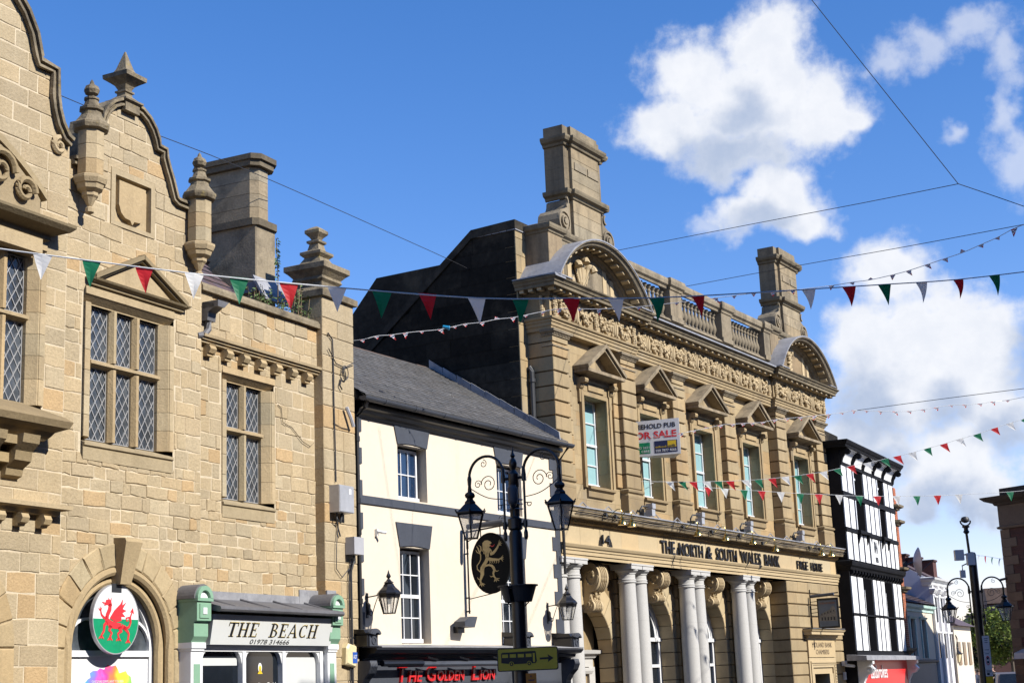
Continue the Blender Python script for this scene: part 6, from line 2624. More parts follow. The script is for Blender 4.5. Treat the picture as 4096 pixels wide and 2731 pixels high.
# ================================================================== 4. half-timbered building
def build_T():
    T = FT.thing('half_timbered_building', 'tall black and white half-timbered building with coved eaves beside the bank', 'building')
    o = .42
    W_ = 7.75
    m = MB(M_TIMB)
    m.box(.0, W_, -.2, o - .04, 2.2, 9.2)
    # posts and rails over the white panels
    m.box(0, W_, o - .04, o + .02, 7.60, 7.78)
    m.box(0, W_, o - .04, o + .03, 6.42, 6.55)
    m.box(0, W_, o - .04, o + .02, 8.68, 8.80)
    m.cornice([(0, 5.10), (.05, 5.12), (.08, 5.2), (.14, 5.25), (.16, 5.34), (.16, 5.40), (0, 5.44)], 0, W_, o, .4)
    for k in range(19):
        s = .15 + k * .41
        m.prism_s([(o - .05, 4.95), (o + .02, 4.95), (o + .10, 5.02), (o + .10, 5.10), (o - .05, 5.10)], s, s + .12)
    m.box(0, W_, o - .04, o + .015, 3.60, 3.65)
    m.box(0, W_, o - .04, o + .02, 2.2, 2.40)
    m.build('timber_frame', T)
    w = MB(M_WHITEM)

    def strips(s0, s1, n, z0, z1, g=.10):
        wd = (s1 - s0 - g * (n - 1)) / n
        for k in range(n):
            a = s0 + k * (wd + g)
            w.box(a, a + wd, o - .05, o - .005, z0, z1)
    for (z0, z1) in ((7.80, 8.67), (6.57, 7.59)):
        strips(.08, 1.44, 2, z0, z1, .17)
        strips(3.08, 4.95, 3, z0, z1, .17)
        strips(6.22, 7.62, 2, z0, z1, .17)
    strips(.10, 3.1, 4, 5.48, 6.40, .2)
    w.box(3.35, 4.75, o - .05, o - .005, 5.48, 6.38)
    strips(4.98, 7.6, 4, 5.48, 6.40, .2)
    for (z0, z1) in ((3.68, 4.90), (2.44, 3.58)):
        strips(.15, 1.72, 2, z0, z1, .2)
        strips(3.20, 4.90, 3, z0, z1, .16)
        strips(6.30, 7.52, 2, z0, z1, .16)
    w.build('white_panels', T)
    c = MB(M_WHITEM)       # coved eaves between brackets
    pts = [(o - .03, 8.76), (o - .02, 8.9), (o + .04, 9.05), (o + .14, 9.18), (o + .28, 9.26)]
    c.prism_s(pts + [(o - .1, 9.26), (o - .1, 8.76)], .05, W_ - .05)
    c.build('coving', T)
    for k in range(6):
        s = .02 + k * 1.50
        if k == 5:
            s = W_ - .12
        b = MB(M_TIMB)
        pr = [(o - .05, 8.72), (o + .04, 8.74), (o + .07, 8.9), (o + .14, 9.0)] + [(o + .24 + .13 * cos(a), 9.12 + .11 * sin(a)) for a in [-pi * .75, -pi * .5, -pi * .25, 0, pi * .3]] + [(o + .2, 9.27), (o - .05, 9.27)]
        b.prism_s(pr, s, s + .16)
        b.build('eaves_bracket', T)
    m = MB(M_TIMB)
    m.cornice([(0, 9.24), (.30, 9.25), (.32, 9.32), (.36, 9.36), (.40, 9.44), (.40, 9.48), (0, 9.52)], 0, W_, o, .5)
    m.box(0, W_, -2, .45, 9.5, 9.54)
    m.build('eaves_cornice', T)
    ch = MB(M_SOOTW)
    ch.box(.25, 2.0, -1.6, -.1, 9.5, 9.95, (.6, .6, .6))
    ch.box(3.2, 5.5, -1.2, -.1, 9.5, 9.98, (.6, .6, .6))
    ch.box(2, W_ - .4, -1.6, .1, 9.5, 9.72, (.7, .7, .7))
    ch.build('parapet', T)
    s = MB(M_TIMB)
    s.box(-.02, 0.0, -9, o - .02, 0, 9.3)
    s.box(W_, W_ + .02, -9, .3, 0, 9.2)
    s.box(0, W_, -9, -.3, 0, 9.2)
    s.build('side_wall', T)
    for (a, b, z0, z1) in ((1.62, 2.92, 6.58, 8.66), (5.08, 6.08, 6.58, 8.66), (1.92, 3.05, 2.44, 4.9), (5.05, 6.15, 2.44, 4.9)):
        up = z0 > 5
        g = MB(M_BLKG)
        g.box(a, b, o - .30, o - .28, z0, z1)
        g.box(a, b, o - .06, o - .035, z0, z1)
        w_ = g.build('window_glass', T)
        if up:
            f = MB(M_WHITE)
            f.box(a, a + .10, o - .04, o - .0, z0, z1)
            f.box(a, a + .34, o - .04, o - .01, (z0 + z1) / 2 - .03, (z0 + z1) / 2 + .03)
            f.box(a + .0, a + .3, o - .04, o - .01, z1 - .35, z1 - .28)
            f.build('frame', w_)
            k = MB(M_TIMB)
            k.box(a - .1, b + .1, o, o + .14, 6.44, 6.54)
            for x in (a - .02, b - .1):
                k.prism_s([(o, 6.44), (o + .12, 6.44), (o + .05, 6.25), (o, 6.1)], x, x + .12)
            k.build('sill', w_)
        else:
            f = MB(M_WHITE)
            f.box(a, a + .05, o - .035, o - .02, z0, z1 - .4)
            f.build('frame', w_)
    k = MB(M_TIMB)
    for (x, y, h) in ((3.45, 6.3, .2), (4.45, 6.3, .2)):
        k.prism([(x, 6.42), (x + .2, 6.42), (x + .1, 6.18)], o - .005, o + .01)
    k.build('arch_brace', T)
    letters(M_BLACK, 'RN', 3.82, 4.30, 5.88, .42, o - .004, o + .006, parent=T, offset=.02, name='monogram', space=.7)
    letters(M_BLACK, 'RB', 3.90, 4.32, 5.55, .20, o - .004, o + .006, parent=T, offset=.02, name='monogram', space=.8)
    # brick party pier with stone bands on the right
    p = MB(M_BRICK)
    z = 2.2
    while z < 8.6:
        for s in (7.80, 8.02):
            p.box(s + .003, s + .215, .0, .40, z + .006, z + .069, jit((1, 1, 1), .12))
        z += .075
    p.build('brick_pier', T)
    p = MB(M_MORT)
    p.box(7.81, 8.22, -.1, .39, 2.2, 8.6)
    p.build('pier_mortar', T)
    p = MB(M_CAP)
    for z in (7.15, 7.75, 5.35, 4.62, 2.32):
        p.cornice([(0, z), (.1, z + .04), (.1, z + .09), (.22, z + .14), (.24, z + .22), (0, z + .25)], 7.8, 8.24, .38, .2)
    p.build('pier_stone_bands', T)
    # red betting shop front
    S_ = FT.thing('red_shopfront', 'red shop fascia with white lettering and scrolled white brackets under a lead ledge', 'shopfront')
    f = MB(M_REDB)
    f.box(.3, 6.9, .42, .55, .9, 2.12)
    fa = f.build('fascia', S_)
    letters(M_WHITE, 'Ladbrokes', 1.05, 3.45, 1.50, .44, .55, .58, parent=fa, offset=.004)
    f = MB(M_LEAD)
    f.prism_s([(.3, 2.3), (.95, 2.24), (.97, 2.10), (.3, 2.10)], -.9, 7.2)
    f.build('lead_ledge', S_)
    for s in (-.0, 6.75):
        b = MB(M_WHITE)
        b.prism_s([(.3, 2.1), (.92, 2.1), (.92, 1.98), (.86, 1.96)] + [(.80 + .16 * cos(a), 1.80 + .14 * sin(a)) for a in [pi * .4, 0, -pi * .4]] + [(.70, 1.62), (.58, 1.4), (.52, 1.1), (.3, 1.1)], s, s + .25)
        for R_ in (.09, .05):
            b.tube([(s - .01, .80 + R_ * cos(a), 1.81 + R_ * sin(a)) for a in [2 * pi * k / 12 for k in range(12)]], .015, 4, closed=True)
        b.build('bracket', S_)


build_T()


# ================================================================== 5. lower street on the right
def build_right():
    T_ = FT
    U = T_.thing('cream_shop_house', 'low cream two-storey building with pale green trim left of the tall lilac gable', 'building', 8.3, 0, 0)
    L_ = 6.5
    m = MB(M_CREAM)
    ops = [(2.05, 2.95, 2.2, 3.72), (4.1, 4.9, 2.2, 3.72)]
    backing(m, 0, L_, 4.35, 0, ops, 0)
    for a, b, c, d in ops:
        m.box(a, a + .01, -.3, 0, c, d)
        m.box(b - .01, b, -.3, 0, c, d)
    m.build('wall', U, normals=False)
    g = MB(M_GLD)
    for a, b, c, d in ops:
        g.box(a, b, -.32, -.3, c, d)
    g.build('window_glass', U)
    m = MB(mat('pale_green_trim', (.45, .62, .56), .6))
    for a, b, c, d in ops:
        m.box(a - .12, a, 0, .05, c, d)
        m.box(b, b + .12, 0, .05, c, d)
        m.cornice([(0, d), (.05, d + .02), (.1, d + .1), (0, d + .12)], a - .15, b + .15, 0, .02)
    m.cornice([(0, 4.02), (.04, 4.04), (.05, 4.12), (.15, 4.2), (.18, 4.3), (.0, 4.34)], 0, L_, 0, .3)
    m.build('trim', U)
    m = MB(M_GREY)
    m.cornice([(0, 2.02), (.08, 2.04), (.1, 2.12), (0, 2.15)], 0, L_, 0, .1)
    m.box(.4, L_ - .2, -.02, .03, 0, 1.95)
    m.build('shopfront', U)
    r = MB(M_SLATEP)
    for i in range(9):
        t0, t1 = i / 9, (i + 1) / 9
        k = 0
        while k < L_ + .2:
            w = random.uniform(.35, .5)
            r.poly([(k + .01, .25 - 2.2 * t0, 4.37 + 1.0 * t0), (k + w, .25 - 2.2 * t0, 4.37 + 1.0 * t0), (k + w, .25 - 2.2 * t1, 4.34 + 1.0 * t1), (k + .01, .25 - 2.2 * t1, 4.34 + 1.0 * t1)], jit((1, 1, 1), .12, .04))
            k += w
    r.box(0, L_, -5, -.1, 0, 4.3)
    r.poly([(0, -1.95, 5.34), (L_, -1.95, 5.34), (L_, -4.5, 4.3), (0, -4.5, 4.3)])
    r.build('roof', U, normals=False)
    V = T_.thing('lilac_gabled_house', 'tall pale rendered house with brick chimneys and ornate sunlit front, beyond the cream shop', 'building', 14.85, 0.0, 0)
    m = MB(M_WREND)
    m.prism_s([(0, 0), (0, 5.5), (-2.6, 7.0), (-5.5, 5.4), (-5.5, 0)], 0, 3.6)
    m.build('gable_and_walls', V)
    m = MB(M_WHITEM)
    for s in (.0, 1.2, 2.4):
        m.box(s, s + .22, 0, .12, 0, 5.2)
        m.cornice([(0, 4.85), (.06, 4.88), (.14, 5.0), (.16, 5.06), (0, 5.1)], s, s + .4, .1, .1)
    m.cornice([(0, 5.2), (.1, 5.24), (.16, 5.36), (.3, 5.44), (.34, 5.52), (0, 5.56)], 0, 3.6, 0, .3)
    for s in (.45, 1.65, 2.8):
        for z in (2.2, 3.7):
            m.cornice([(0, z + 1.0), (.1, z + 1.03), (.12, z + 1.1), (0, z + 1.12)], s, s + .55, 0, .1)
            m.box(s, s + .06, 0, .06, z, z + 1)
            m.box(s + .5, s + .56, 0, .06, z, z + 1)
    m.build('front_mouldings', V)
    g = MB(M_GLD)
    for s in (.51, 1.71, 2.86):
        for z in (2.2, 3.7):
            g.box(s, s + .44, .0, .03, z, z + 1)
    g.build('windows', V)
    for (a, z) in ((-1.72, 6.72), (-1.14, 6.55), (-.56, 6.38)):
        m = MB(M_DBRICK)
        m.box(1.5, 2.2, a, a + .5, 4.9, z - .08, (1.2, 1.1, 1.1))
        m.box(1.46, 2.24, a - .05, a + .55, z - .08, z, (.6, .55, .55))
        m.build('chimney', V)
    m = MB(M_SLATEP)
    m.prism_s([(.15, 5.5), (-2.6, 7.06), (-5.6, 5.4), (-5.6, 5.3), (-2.6, 6.96), (.15, 5.42)], .05, 3.6)
    m.build('roof', V)
    # further sunlit terrace
    X = T_.thing('far_cream_terrace', 'narrow far cream and stone houses glowing in sun beyond the lilac house', 'building', 18.6, 0.1, 0)
    m = MB(M_CREAM)
    m.box(0, 4, -6, 0, 0, 3.6)
    m.build('wall', X)
    m = MB(M_SLATEP)
    m.prism_s([(.25, 3.6), (-2.8, 5.2), (-6, 3.6)], 0, 4)
    m.build('roof', X)
    m = MB(M_GLD)
    for s in (.5, 1.7, 2.9):
        m.box(s, s + .6, -.01, .04, 1.9, 2.9)
    m.build('windows', X)
    # satellite dish on the timbered building's far end
    D = T_.thing('satellite_dish', 'large grey satellite dish seen edge-on on a bracket against the lilac gable', 'dish', 8.75, .72, 5.55)
    D.rotation_euler = (0, 0, radians(-4))
    m = MB(M_PLAS)
    rings = []
    for i in range(6):
        r = .56 * i / 5
        rings.append([m.P(.22 * (r / .56) ** 2, r * cos(2 * pi * k / 24), r * 1.02 * sin(2 * pi * k / 24) + .25) for k in range(24)])
    for a, b in zip(rings[:-1], rings[1:]):
        for k in range(24):
            l = (k + 1) % 24
            m.face((a[k], a[l], b[l], b[k]))
    m.build('reflector', D, smooth=True)
    m = MB(M_DULL)
    m.tube([(-.02, 0, .25), (-.4, .0, .1), (-.75, 0, -.05)], .035, 6)
    m.box(-.55, -.25, -.08, .08, .05, .28)
    m.tube([(.1, 0, -.25), (.75, 0, .3)], .015, 4)
    m.build('mount', D)
    # third storey street lamp on bracket post
    # dark brick corner building on the right
    K = Frame((18.45, 60.0), 145)
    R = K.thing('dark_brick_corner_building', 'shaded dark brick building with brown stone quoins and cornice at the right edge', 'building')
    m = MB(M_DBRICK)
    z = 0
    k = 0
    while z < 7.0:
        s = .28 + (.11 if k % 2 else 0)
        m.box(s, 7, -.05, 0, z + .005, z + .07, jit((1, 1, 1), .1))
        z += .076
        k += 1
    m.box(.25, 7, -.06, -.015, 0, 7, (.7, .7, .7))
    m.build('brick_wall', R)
    q = MB(M_BROWN)
    z = 6.85
    k = 0
    while z > .1:
        w = .72 if k % 2 else .44
        q.block(.0, w, -.3, .03, z - .34, z - .006, .01, jit((1, 1, 1), .06))
        z -= .34
        k += 1
    q.box(0, 7, -.3, .035, 6.9, 7.85, (.9, .9, .9))
    q.cornice([(0, 6.86), (.06, 6.88), (.08, 6.95), (0, 6.98)], 0, 7, .03, .4, right=False)
    q.box(.02, .04, -8, -.3, 0, 7.9)
    q.build('stone_quoins_and_frieze', R)
    c = MB(M_BROWN)
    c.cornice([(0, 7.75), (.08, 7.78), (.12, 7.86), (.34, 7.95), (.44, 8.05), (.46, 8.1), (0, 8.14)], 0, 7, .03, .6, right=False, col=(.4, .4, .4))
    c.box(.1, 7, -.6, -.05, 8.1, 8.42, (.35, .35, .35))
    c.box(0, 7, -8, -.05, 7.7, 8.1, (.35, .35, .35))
    c.build('cornice', R)
    c = MB(M_PLAS)
    c.prism_s([(.0, 2.35), (.55, 2.2), (.6, 1.98), (0, 1.98)], .45, 7)
    c.build('awning', R)
    c = MB(M_IRON)
    c.tube([(.1, .05, 5.0), (-.22, .1, 4.95)], .05, 6)
    c.build('corner_bracket', R)
    # far house with brown roof and black eaves
    H = thing('brown_roofed_house', 'distant house with brown tiled roof and black gabled eaves above the tree', 'building', (30.6, 104, 0), radians(-8))
    m = MB(M_RIDGE)
    m.prism([(0, 5.9), (2.6, 5.9), (2.9, 6.9), (-.1, 6.9)], -4, 0)
    m.build('roof', H)
    m = MB(M_DBRICK)
    m.box(.0, 3.0, -4, -.2, 0, 5.9)
    m.prism([(1.4, 5.9), (3.2, 5.9), (3.2, 6.5)], -.2, .15, (1.9, 1.5, 1.2))
    m.build('wall', H)
    m = MB(M_BLACK)
    m.prism([(-1.6, 5.15), (.1, 5.75), (2.3, 6.05), (2.3, 5.6), (.3, 5.35), (-1.2, 4.9)], -.1, .7)
    m.box(-1.0, 2.2, -.1, .3, 3.0, 5.2)
    m.build('black_gable', H)
    m = MB(M_WHITE)
    m.prism([(.6, 5.7), (2.9, 6.55), (2.9, 6.48), (.7, 5.62)], .1, .2)
    m.build('bargeboard', H)
    m2 = thing('far_gabled_house', 'tiny far house roof showing between the two tree crowns', 'building', (36.0, 128, 0), 0)
    m = MB(M_RIDGE)
    m.prism([(-.6, 0), (1.5, 0), (1.5, 5.7), (.6, 5.9), (-.6, 4.6)], -3, 0)
    m.build('roof_and_wall', m2)
    w = thing('white_shop_terrace', 'white shop front far down the street behind the round lettered sign', 'building', (21.4, 86, 0), 0)
    m = MB(M_WHITEM)
    m.box(0, 2.0, -4, 0, 1.9, 3.6)
    m.box(-.1, 2.1, 0, .6, 2.05, 2.2)
    m.build('wall', w)
    m = MB(M_GLD)
    m.box(0, 2.0, -.3, -.2, 0, 1.9)
    for k in range(3):
        m.box(.2 + k * .6, .5 + k * .6, 0, .02, 2.5, 3.2)
    m.build('glazing', w)
    s = thing('round_letter_sign', 'white hanging sign with pink, green and blue discs far down the street', 'sign', (21.42, 80, 1.36), 0)
    m = MB(M_WHITE)
    m.box(0, .58, -.04, 0, 0, .44)
    m.build('board', s)
    for i, (x, y, c) in enumerate(((.14, .2, (.6, .03, .15)), (.26, .26, (.35, .55, .05)), (.34, .19, (.3, .3, .32)), (.46, .2, (.08, .12, .5)))):
        m = MB(mat('sign_disc_%s' % 'abcd'[i], c, .5))
        m.disc(x, y, .075, .075, 0, .01 + i * .002, 16)
        m.build('disc', s)
    letters(M_WHITE, 'GLOW', .09, .52, .16, .09, .019, .022, parent=s)


build_right()


# ------------------------------------------------------------------ street lamps
def spiral(mb, o, z, R, turns, a0, sgn, r, n=26):
    pts = []
    for k in range(n):
        t = k / (n - 1)
        a = a0 + sgn * 2 * pi * turns * t
        rr = R * (1 - .78 * t)
        pts.append((0, o + rr * cos(a), z + rr * sin(a)))
    mb.tube(pts, r, 5)


def lantern(mb, gl, o, z):
    """hexagonal lantern hanging at (0,o), bottom at z"""
    q = pi / 6
    mb.lathe([(.21, .36), (.225, .365), (.225, .385), (.20, .40), (.11, .485), (.09, .50), (.085, .53), (.055, .56), (.05, .585), (.075, .60), (.085, .625), (.07, .655), (.035, .675), (.028, .74), (.022, .80)], 0, o, 6, z, rot=q)
    mb.lathe([(.19, .34), (.205, .36), (.18, .36)], 0, o, 6, z, rot=q)
    mb.lathe([(.092, 0), (.10, .0), (.10, .015), (.085, .015)], 0, o, 6, z, rot=q)
    for k in range(6):
        a = q + k * pi / 3
        mb.tube([(.096 * cos(a), o + .096 * sin(a), z), (.205 * cos(a), o + .205 * sin(a), z + .36)], .011, 4)
        mb.tube([(.22 * cos(a), o + .22 * sin(a), z + .375), (.245 * cos(a), o + .245 * sin(a), z + .415)], .012, 4)
    n = 6
    a_ = [gl.P(.092 * cos(q + 2 * pi * k / n), o + .092 * sin(q + 2 * pi * k / n), z + .015) for k in range(n)]
    b_ = [gl.P(.195 * cos(q + 2 * pi * k / n), o + .195 * sin(q + 2 * pi * k / n), z + .355) for k in range(n)]
    for k in range(n):
        l = (k + 1) % n
        gl.face((a_[k], a_[l], b_[l], b_[k]))


def arm(mb, gl, sg):
    """one swan-neck arm on side sg of the post (o direction)"""
    f = lambda p: (0, sg * p[0], p[1])
    x0 = .17
    mb.tube([f((x0, 3.66)), f((x0, 3.70)), f((x0, 3.76)), f((x0, 3.80)), f((x0, 4.62))], [.02, .03, .03, .018, .016], 8)
    mb.tube([f((x0, 4.50)), f((x0, 4.56)), f((x0, 4.66)), f((x0, 4.70))], [.03, .034, .026, .018], 8)
    pts = []
    for k in range(19):
        a = pi - pi * k / 18
        pts.append(f((x0 + .287 + .287 * cos(a), 4.62 + .285 * sin(a))))
    mb.tube(pts, .021, 7)
    mb.tube([f((x0 + .574, 4.64)), f((x0 + .574, 4.60)), f((x0 + .576, 4.52)), f((x0 + .576, 4.50))], [.024, .032, .026, .018], 8)
    mb.tube([f((x0 + .576, 4.52)), f((x0 + .576, 4.28))], .017, 7)
    for z in (4.33, 4.36, 4.39, 4.42):
        mb.tube([f((x0 + .576, z)), f((x0 + .576, z + .012))], .026, 8)
    for z in (4.54, 3.88):
        mb.tube([(0, 0, z), f((x0 + .03, z))], .022, 6)
        mb.tube([f((x0, z - .05)), f((x0, z + .05))], .035, 8)
    # wrought scrolls in the plane of the arm
    s2 = -sg
    spiral(mb, sg * .42, 4.50, .13, 1.6, 0 if sg > 0 else pi, sg, .007)
    spiral(mb, sg * .60, 4.51, .065, 1.4, pi if sg > 0 else 0, -sg, .006)
    spiral(mb, sg * .50, 4.80, .06, 1.3, pi * .5, sg, .006)
    pts = []
    for t in range(15):
        u = t / 14
        pts.append(f((.74 - .55 * u, 4.47 - .12 * sin(u * pi * .9) - .17 * u ** 2.2)))
    mb.tube(pts, .007, 5)
    pts = []
    for t in range(12):
        a = pi * .1 - t * .38
        r = .045 * (1 - t / 18)
        pts.append(f((.235 + r * cos(a), 4.16 + r * sin(a))))
    mb.tube([f((.19, 4.18))] + pts, .007, 5)
    lantern(mb, gl, sg * .745, 3.77 - .03)


def double_lamp(label, x, y, az, extra, dz=0.0):
    T_ = thing('street_lamp', label, 'street lamp', (x, y, 0), pi / 2 - radians(az), 'double-arm street lamps')
    p = MB(M_IRON)
    p.lathe([(.16, 0), (.16, .8), (.11, .95), (.105, 1.0), (.10, 2.2), (.098, 2.9), (.094, 3.75), (.075, 3.80), (.105, 3.82), (.105, 3.96), (.07, 3.98), (.062, 4.0), (.060, 4.40), (.075, 4.42), (.075, 4.60), (.05, 4.63), (.03, 4.66), (.045, 4.69), (.062, 4.74), (.045, 4.80), (.022, 4.83), (.028, 4.85), (.04, 4.86), (.018, 4.90), (.004, 5.0)] if not extra else
            [(.16, 0), (.16, .8), (.12, .95), (.115, 1.0), (.115, 3.0), (.112, 3.9), (.11, 4.66), (.09, 4.70), (.02, 4.72)], 0, 0, 14)
    if not extra:
        for k in range(10):
            a = 2 * pi * k / 10
            p.tube([(.062 * cos(a), .062 * sin(a), 4.0), (.060 * cos(a), .060 * sin(a), 4.4)], .008, 4)
    p.build('post', T_, smooth=True)
    for sg in (-1, 1):
        a, g = MB(M_IRON), MB(M_LAMPG)
        arm(a, g, sg)
        a.v = [(p[0], p[1], p[2] + dz) for p in a.v]
        g.v = [(p[0], p[1], p[2] + dz) for p in g.v]
        ao = a.build('lamp_arm', T_)
        g.build('lantern_glass', ao, normals=False)
        b = MB(M_GALV)
        b.lathe([(.02, .2), (.035, .24), (.035, .3), (.015, .36)], 0, sg * .745, 8, 3.74 + dz)
        b.build('bulb', ao)
    return T_


LX, LY = -.06, 22.0
LAMP = double_lamp('black double-arm street lamp with fluted post in front of the cream pub', LX, LY, 30.75, False)
LAMP2 = double_lamp('black double-arm street lamp with plain tall post and camera, near the right edge', 12.08, 42.0, 0, True, -.87)


def lamp_bits():
    t = thing('security_camera', 'black cylindrical dome camera strapped to the nearer street lamp post', 'camera', (LX - .02, LY - .13, 4.15), 0)
    m = MB(M_GREY)
    m.lathe([(.045, .0), (.07, .03), (.073, .06), (.073, .22), (.06, .25), (.05, .26), (.05, .28), (.02, .285)], 0, 0, 14)
    m.build('housing', t, smooth=True)
    m = MB(M_GLD)
    m.lathe([(.005, -.06), (.03, -.05), (.045, -.02), (.05, .01)], 0, 0, 12)
    m.build('dome', t, smooth=True)
    m = MB(M_GALV)
    for z in (.08, .02, -.05):
        m.tube([(.12 * cos(a) + .02, -.13 + .1 * sin(a), z) for a in [2 * pi * k / 12 for k in range(12)]], .006, 4, closed=True)
    m.build('strap', t)
    t = thing('post_planter', 'black two-piece planter tub strapped round the street lamp post', 'planter', (LX, LY, 2.80), radians(-30))
    m = MB(M_DULL)
    for sg in (-1, 1):
        n = 14
        prof = [(.165, 0), (.17, .01), (.235, .21), (.262, .215), (.262, .232), (.23, .232), (.16, .02)]
        rings = []
        for r, z in prof:
            rings.append([m.P((.03 + r * sin(pi * k / (n - 1))) * sg, .0 + r * .95 * cos(pi * k / (n - 1)), z) for k in range(n)])
        for a, b in zip(rings[:-1], rings[1:]):
            for k in range(n - 1):
                m.face((a[k], a[k + 1], b[k + 1], b[k]))
        m.poly([(.03 * sg, .165, 0), (.03 * sg, -.165, 0), (.03 * sg, -.24, .22), (.03 * sg, .24, .22)])
        m.poly([((.03 + .16 * sin(pi * k / 9)) * sg, .155 * cos(pi * k / 9), .01) for k in range(10)])
    m.build('tub', t)
    m = MB(mat('potting_soil', (.05, .035, .02), .95))
    m.disc(0, 0, .01, .01, 0, .01, 4)
    m.lathe([(.20, .18), (.2, .19)], 0, 0, 14)
    m.build('soil', t)
    m = MB(M_IRON)
    for sg in (-1, 1):
        m.tube([(sg * .17, 0, .0), (sg * .11, 0, -.06), (sg * .03, 0, -.05)], .008, 4)
        m.tube([(sg * .14 + .03 * cos(a), 0, -.03 + .03 * sin(a)) for a in [k * .6 for k in range(8)]], .005, 4)
    m.build('support_scroll', t)
    t = thing('bus_direction_sign', 'yellow sign with a black bus and right arrow on the street lamp post', 'sign', (.045, LY - .17, 1.885), radians(-1.2))
    m = MB(M_BLACK)
    R_ = .035

    def rr(x0, x1, z0, z1, r):
        out = []
        for (cx, cz, a0) in ((x1 - r, z1 - r, 0), (x0 + r, z1 - r, 90), (x0 + r, z0 + r, 180), (x1 - r, z0 + r, 270)):
            for k in range(5):
                a = radians(a0 + k * 22.5)
                out.append((cx + r * cos(a), cz + r * sin(a)))
        return out
    # local board spans x -.42...42
    m.prism(rr(-.43, .41, -.03, .285, .03), -.012, 0)
    m.build('backing', t)
    m = MB(M_YELS)
    m.prism(rr(-.416, .396, -.016, .271, .025), 0, .002)
    m.build('yellow_face', t)
    m = MB([M_BLACK, M_YELS])
    m.prism([(-.375, .21), (-.36, .225), (.09, .235), (.105, .225), (.115, .10), (.10, .07), (-.22, .065), (-.375, .085)], .002, .004)
    m.prism([(.155, .14), (.275, .145), (.265, .185), (.345, .13), (.265, .075), (.275, .118), (.155, .113)], .002, .004)
    m.cur = 1
    for (a, b) in ((-.36, -.28), (-.255, -.17), (-.145, -.06), (-.035, .045)):
        m.prism([(a, .155), (b, .155), (b, .20), (a, .20)], .004, .005)
    m.prism([(.062, .085), (.09, .085), (.09, .205), (.062, .205)], .004, .005)
    for x in (-.235, .01):
        m.disc(x, .068, .034, .034, .004, .006, 16)
    m.cur = 0
    for x in (-.235, .01):
        m.disc(x, .068, .026, .026, .006, .007, 16)
    m.cur = 1
    for x in (-.235, .01):
        m.disc(x, .068, .011, .011, .007, .008, 10)
    m.build('bus_symbol', t)
    t = thing('orange_notice', 'small dull orange notice tied to the lamp post under the bus sign', 'sign', (.07, LY - .16, 1.5), 0)
    m = MB(M_ORNG)
    m.box(-.07, .075, -.01, 0, 0, .32)
    m.build('plate', t)
    m = MB(M_NAVY)
    m.disc(0, .28, .008, .012, 0, .002, 10)
    for z in (.22, .17):
        m.box(-.04, .045, 0, .002, z, z + .015)
    m.build('print', t)
    # right lamp: camera mast, boxes, sign plates
    t = thing('camera_mast', 'camera and white aerial boxes on a thin mast topping the farther street lamp', 'camera', (12.02, 42.0, 4.66), 0)
    m = MB(M_IRON)
    m.tube([(0, 0, 0), (-.02, 0, .55)], .035, 8)
    m.lathe([(.05, .55), (.09, .6), (.06, .64), (.06, .70), (.1, .72), (.1, .76)], -.02, 0, 10)
    m.tube([(-.02 + .14 * cos(a), 0, .90 + .14 * sin(a)) for a in [pi + pi * k / 8 for k in range(9)]], .022, 5)
    m.tube([(0, .05, .0), (-.3, .07, -.02), (-.3, .07, -.14)], .02, 5)
    m.tube([(0, .05, -.2), (-.24, .05, -.3), (-.24, .05, -.44)], .018, 5)
    m.build('mast', t)
    m = MB(M_DULL)
    m.lathe([(.03, -.09), (.11, -.05), (.12, 0), (.09, .06), (.03, .08)], -.02, 0, 12, .93)
    m.build('camera_head', t, smooth=True)
    m = MB(M_WHITE)
    m.box(-.42, -.18, .0, .14, -.16, .12)
    m.box(-.31, -.18, 0, .1, -.62, -.42)
    m.box(-.12, .08, .06, .2, -.30, .02)
    m.build('aerial_boxes', t)
    t = thing('parking_sign_plates', 'tall white stacked sign plates with a red oval on the farther lamp post', 'sign', (12.16, 41.84, 1.2), 0)
    t.rotation_euler.y = 0
    m = MB(M_WHITE)
    m.box(-.08, .10, -.01, 0, .88, 1.30)
    m.box(-.08, .10, -.01, .001, .43, .875)
    m.box(-.08, .10, -.01, 0, .26, .425)
    pb = m.build('plate', t)
    m = MB(M_REDS)
    m.arch(.01, .66, .045, .055, .001, .004, 0, 2 * pi, 24, ez=2.2)
    m.build('red_ring', pb)
    m = MB(M_BLACK)
    for z in (.72, .62):
        m.box(-.015, .035, .001, .004, z - .03, z + .03)
    for (z, a, b) in ((1.22, -.04, .06), (1.17, -.03, .05), (1.12, -.03, .05), (.93, -.05, .07), (.83, -.04, .06), (.39, -.06, .08), (.36, -.06, .08)):
        m.box(a, b, .001, .003, z, z + .014)
    m.box(-.05, .02, .001, .004, .29, .34)
    m.build('print', pb)
    m = MB(M_YEL)
    m.box(-.08, .10, -.01, 0, .0, .25)
    m.build('amber_plate', t)
    # third, single arm lamp
    t = thing('street_lamp', 'distant single-arm street lamp with a planter below, by the sunlit terrace', 'street lamp', (18.55, 70, 0), radians(0))
    m = MB(M_IRON)
    m.lathe([(.12, 0), (.12, .8), (.06, .9), (.05, 1.4), (.045, 3.2), (.02, 3.4), (.005, 3.5)], 0, 0, 10)
    m.build('post', t)
    m = MB(M_IRON)
    g = MB(mat('warm_lantern_glass', (.75, .62, .38), .2))
    m.tube([(0, 0, 2.85), (.5, 0, 2.85)], .02, 5)
    m.tube([(.25 + .3 * cos(a), 0, 3.0 + .3 * sin(a)) for a in [pi - pi * k / 12 for k in range(13)]], .03, 6)
    m.tube([(.28 + .14 * cos(a), 0, 3.0 + .14 * sin(a)) for a in [2 * pi * k / 12 for k in range(12)]], .02, 5, closed=True)
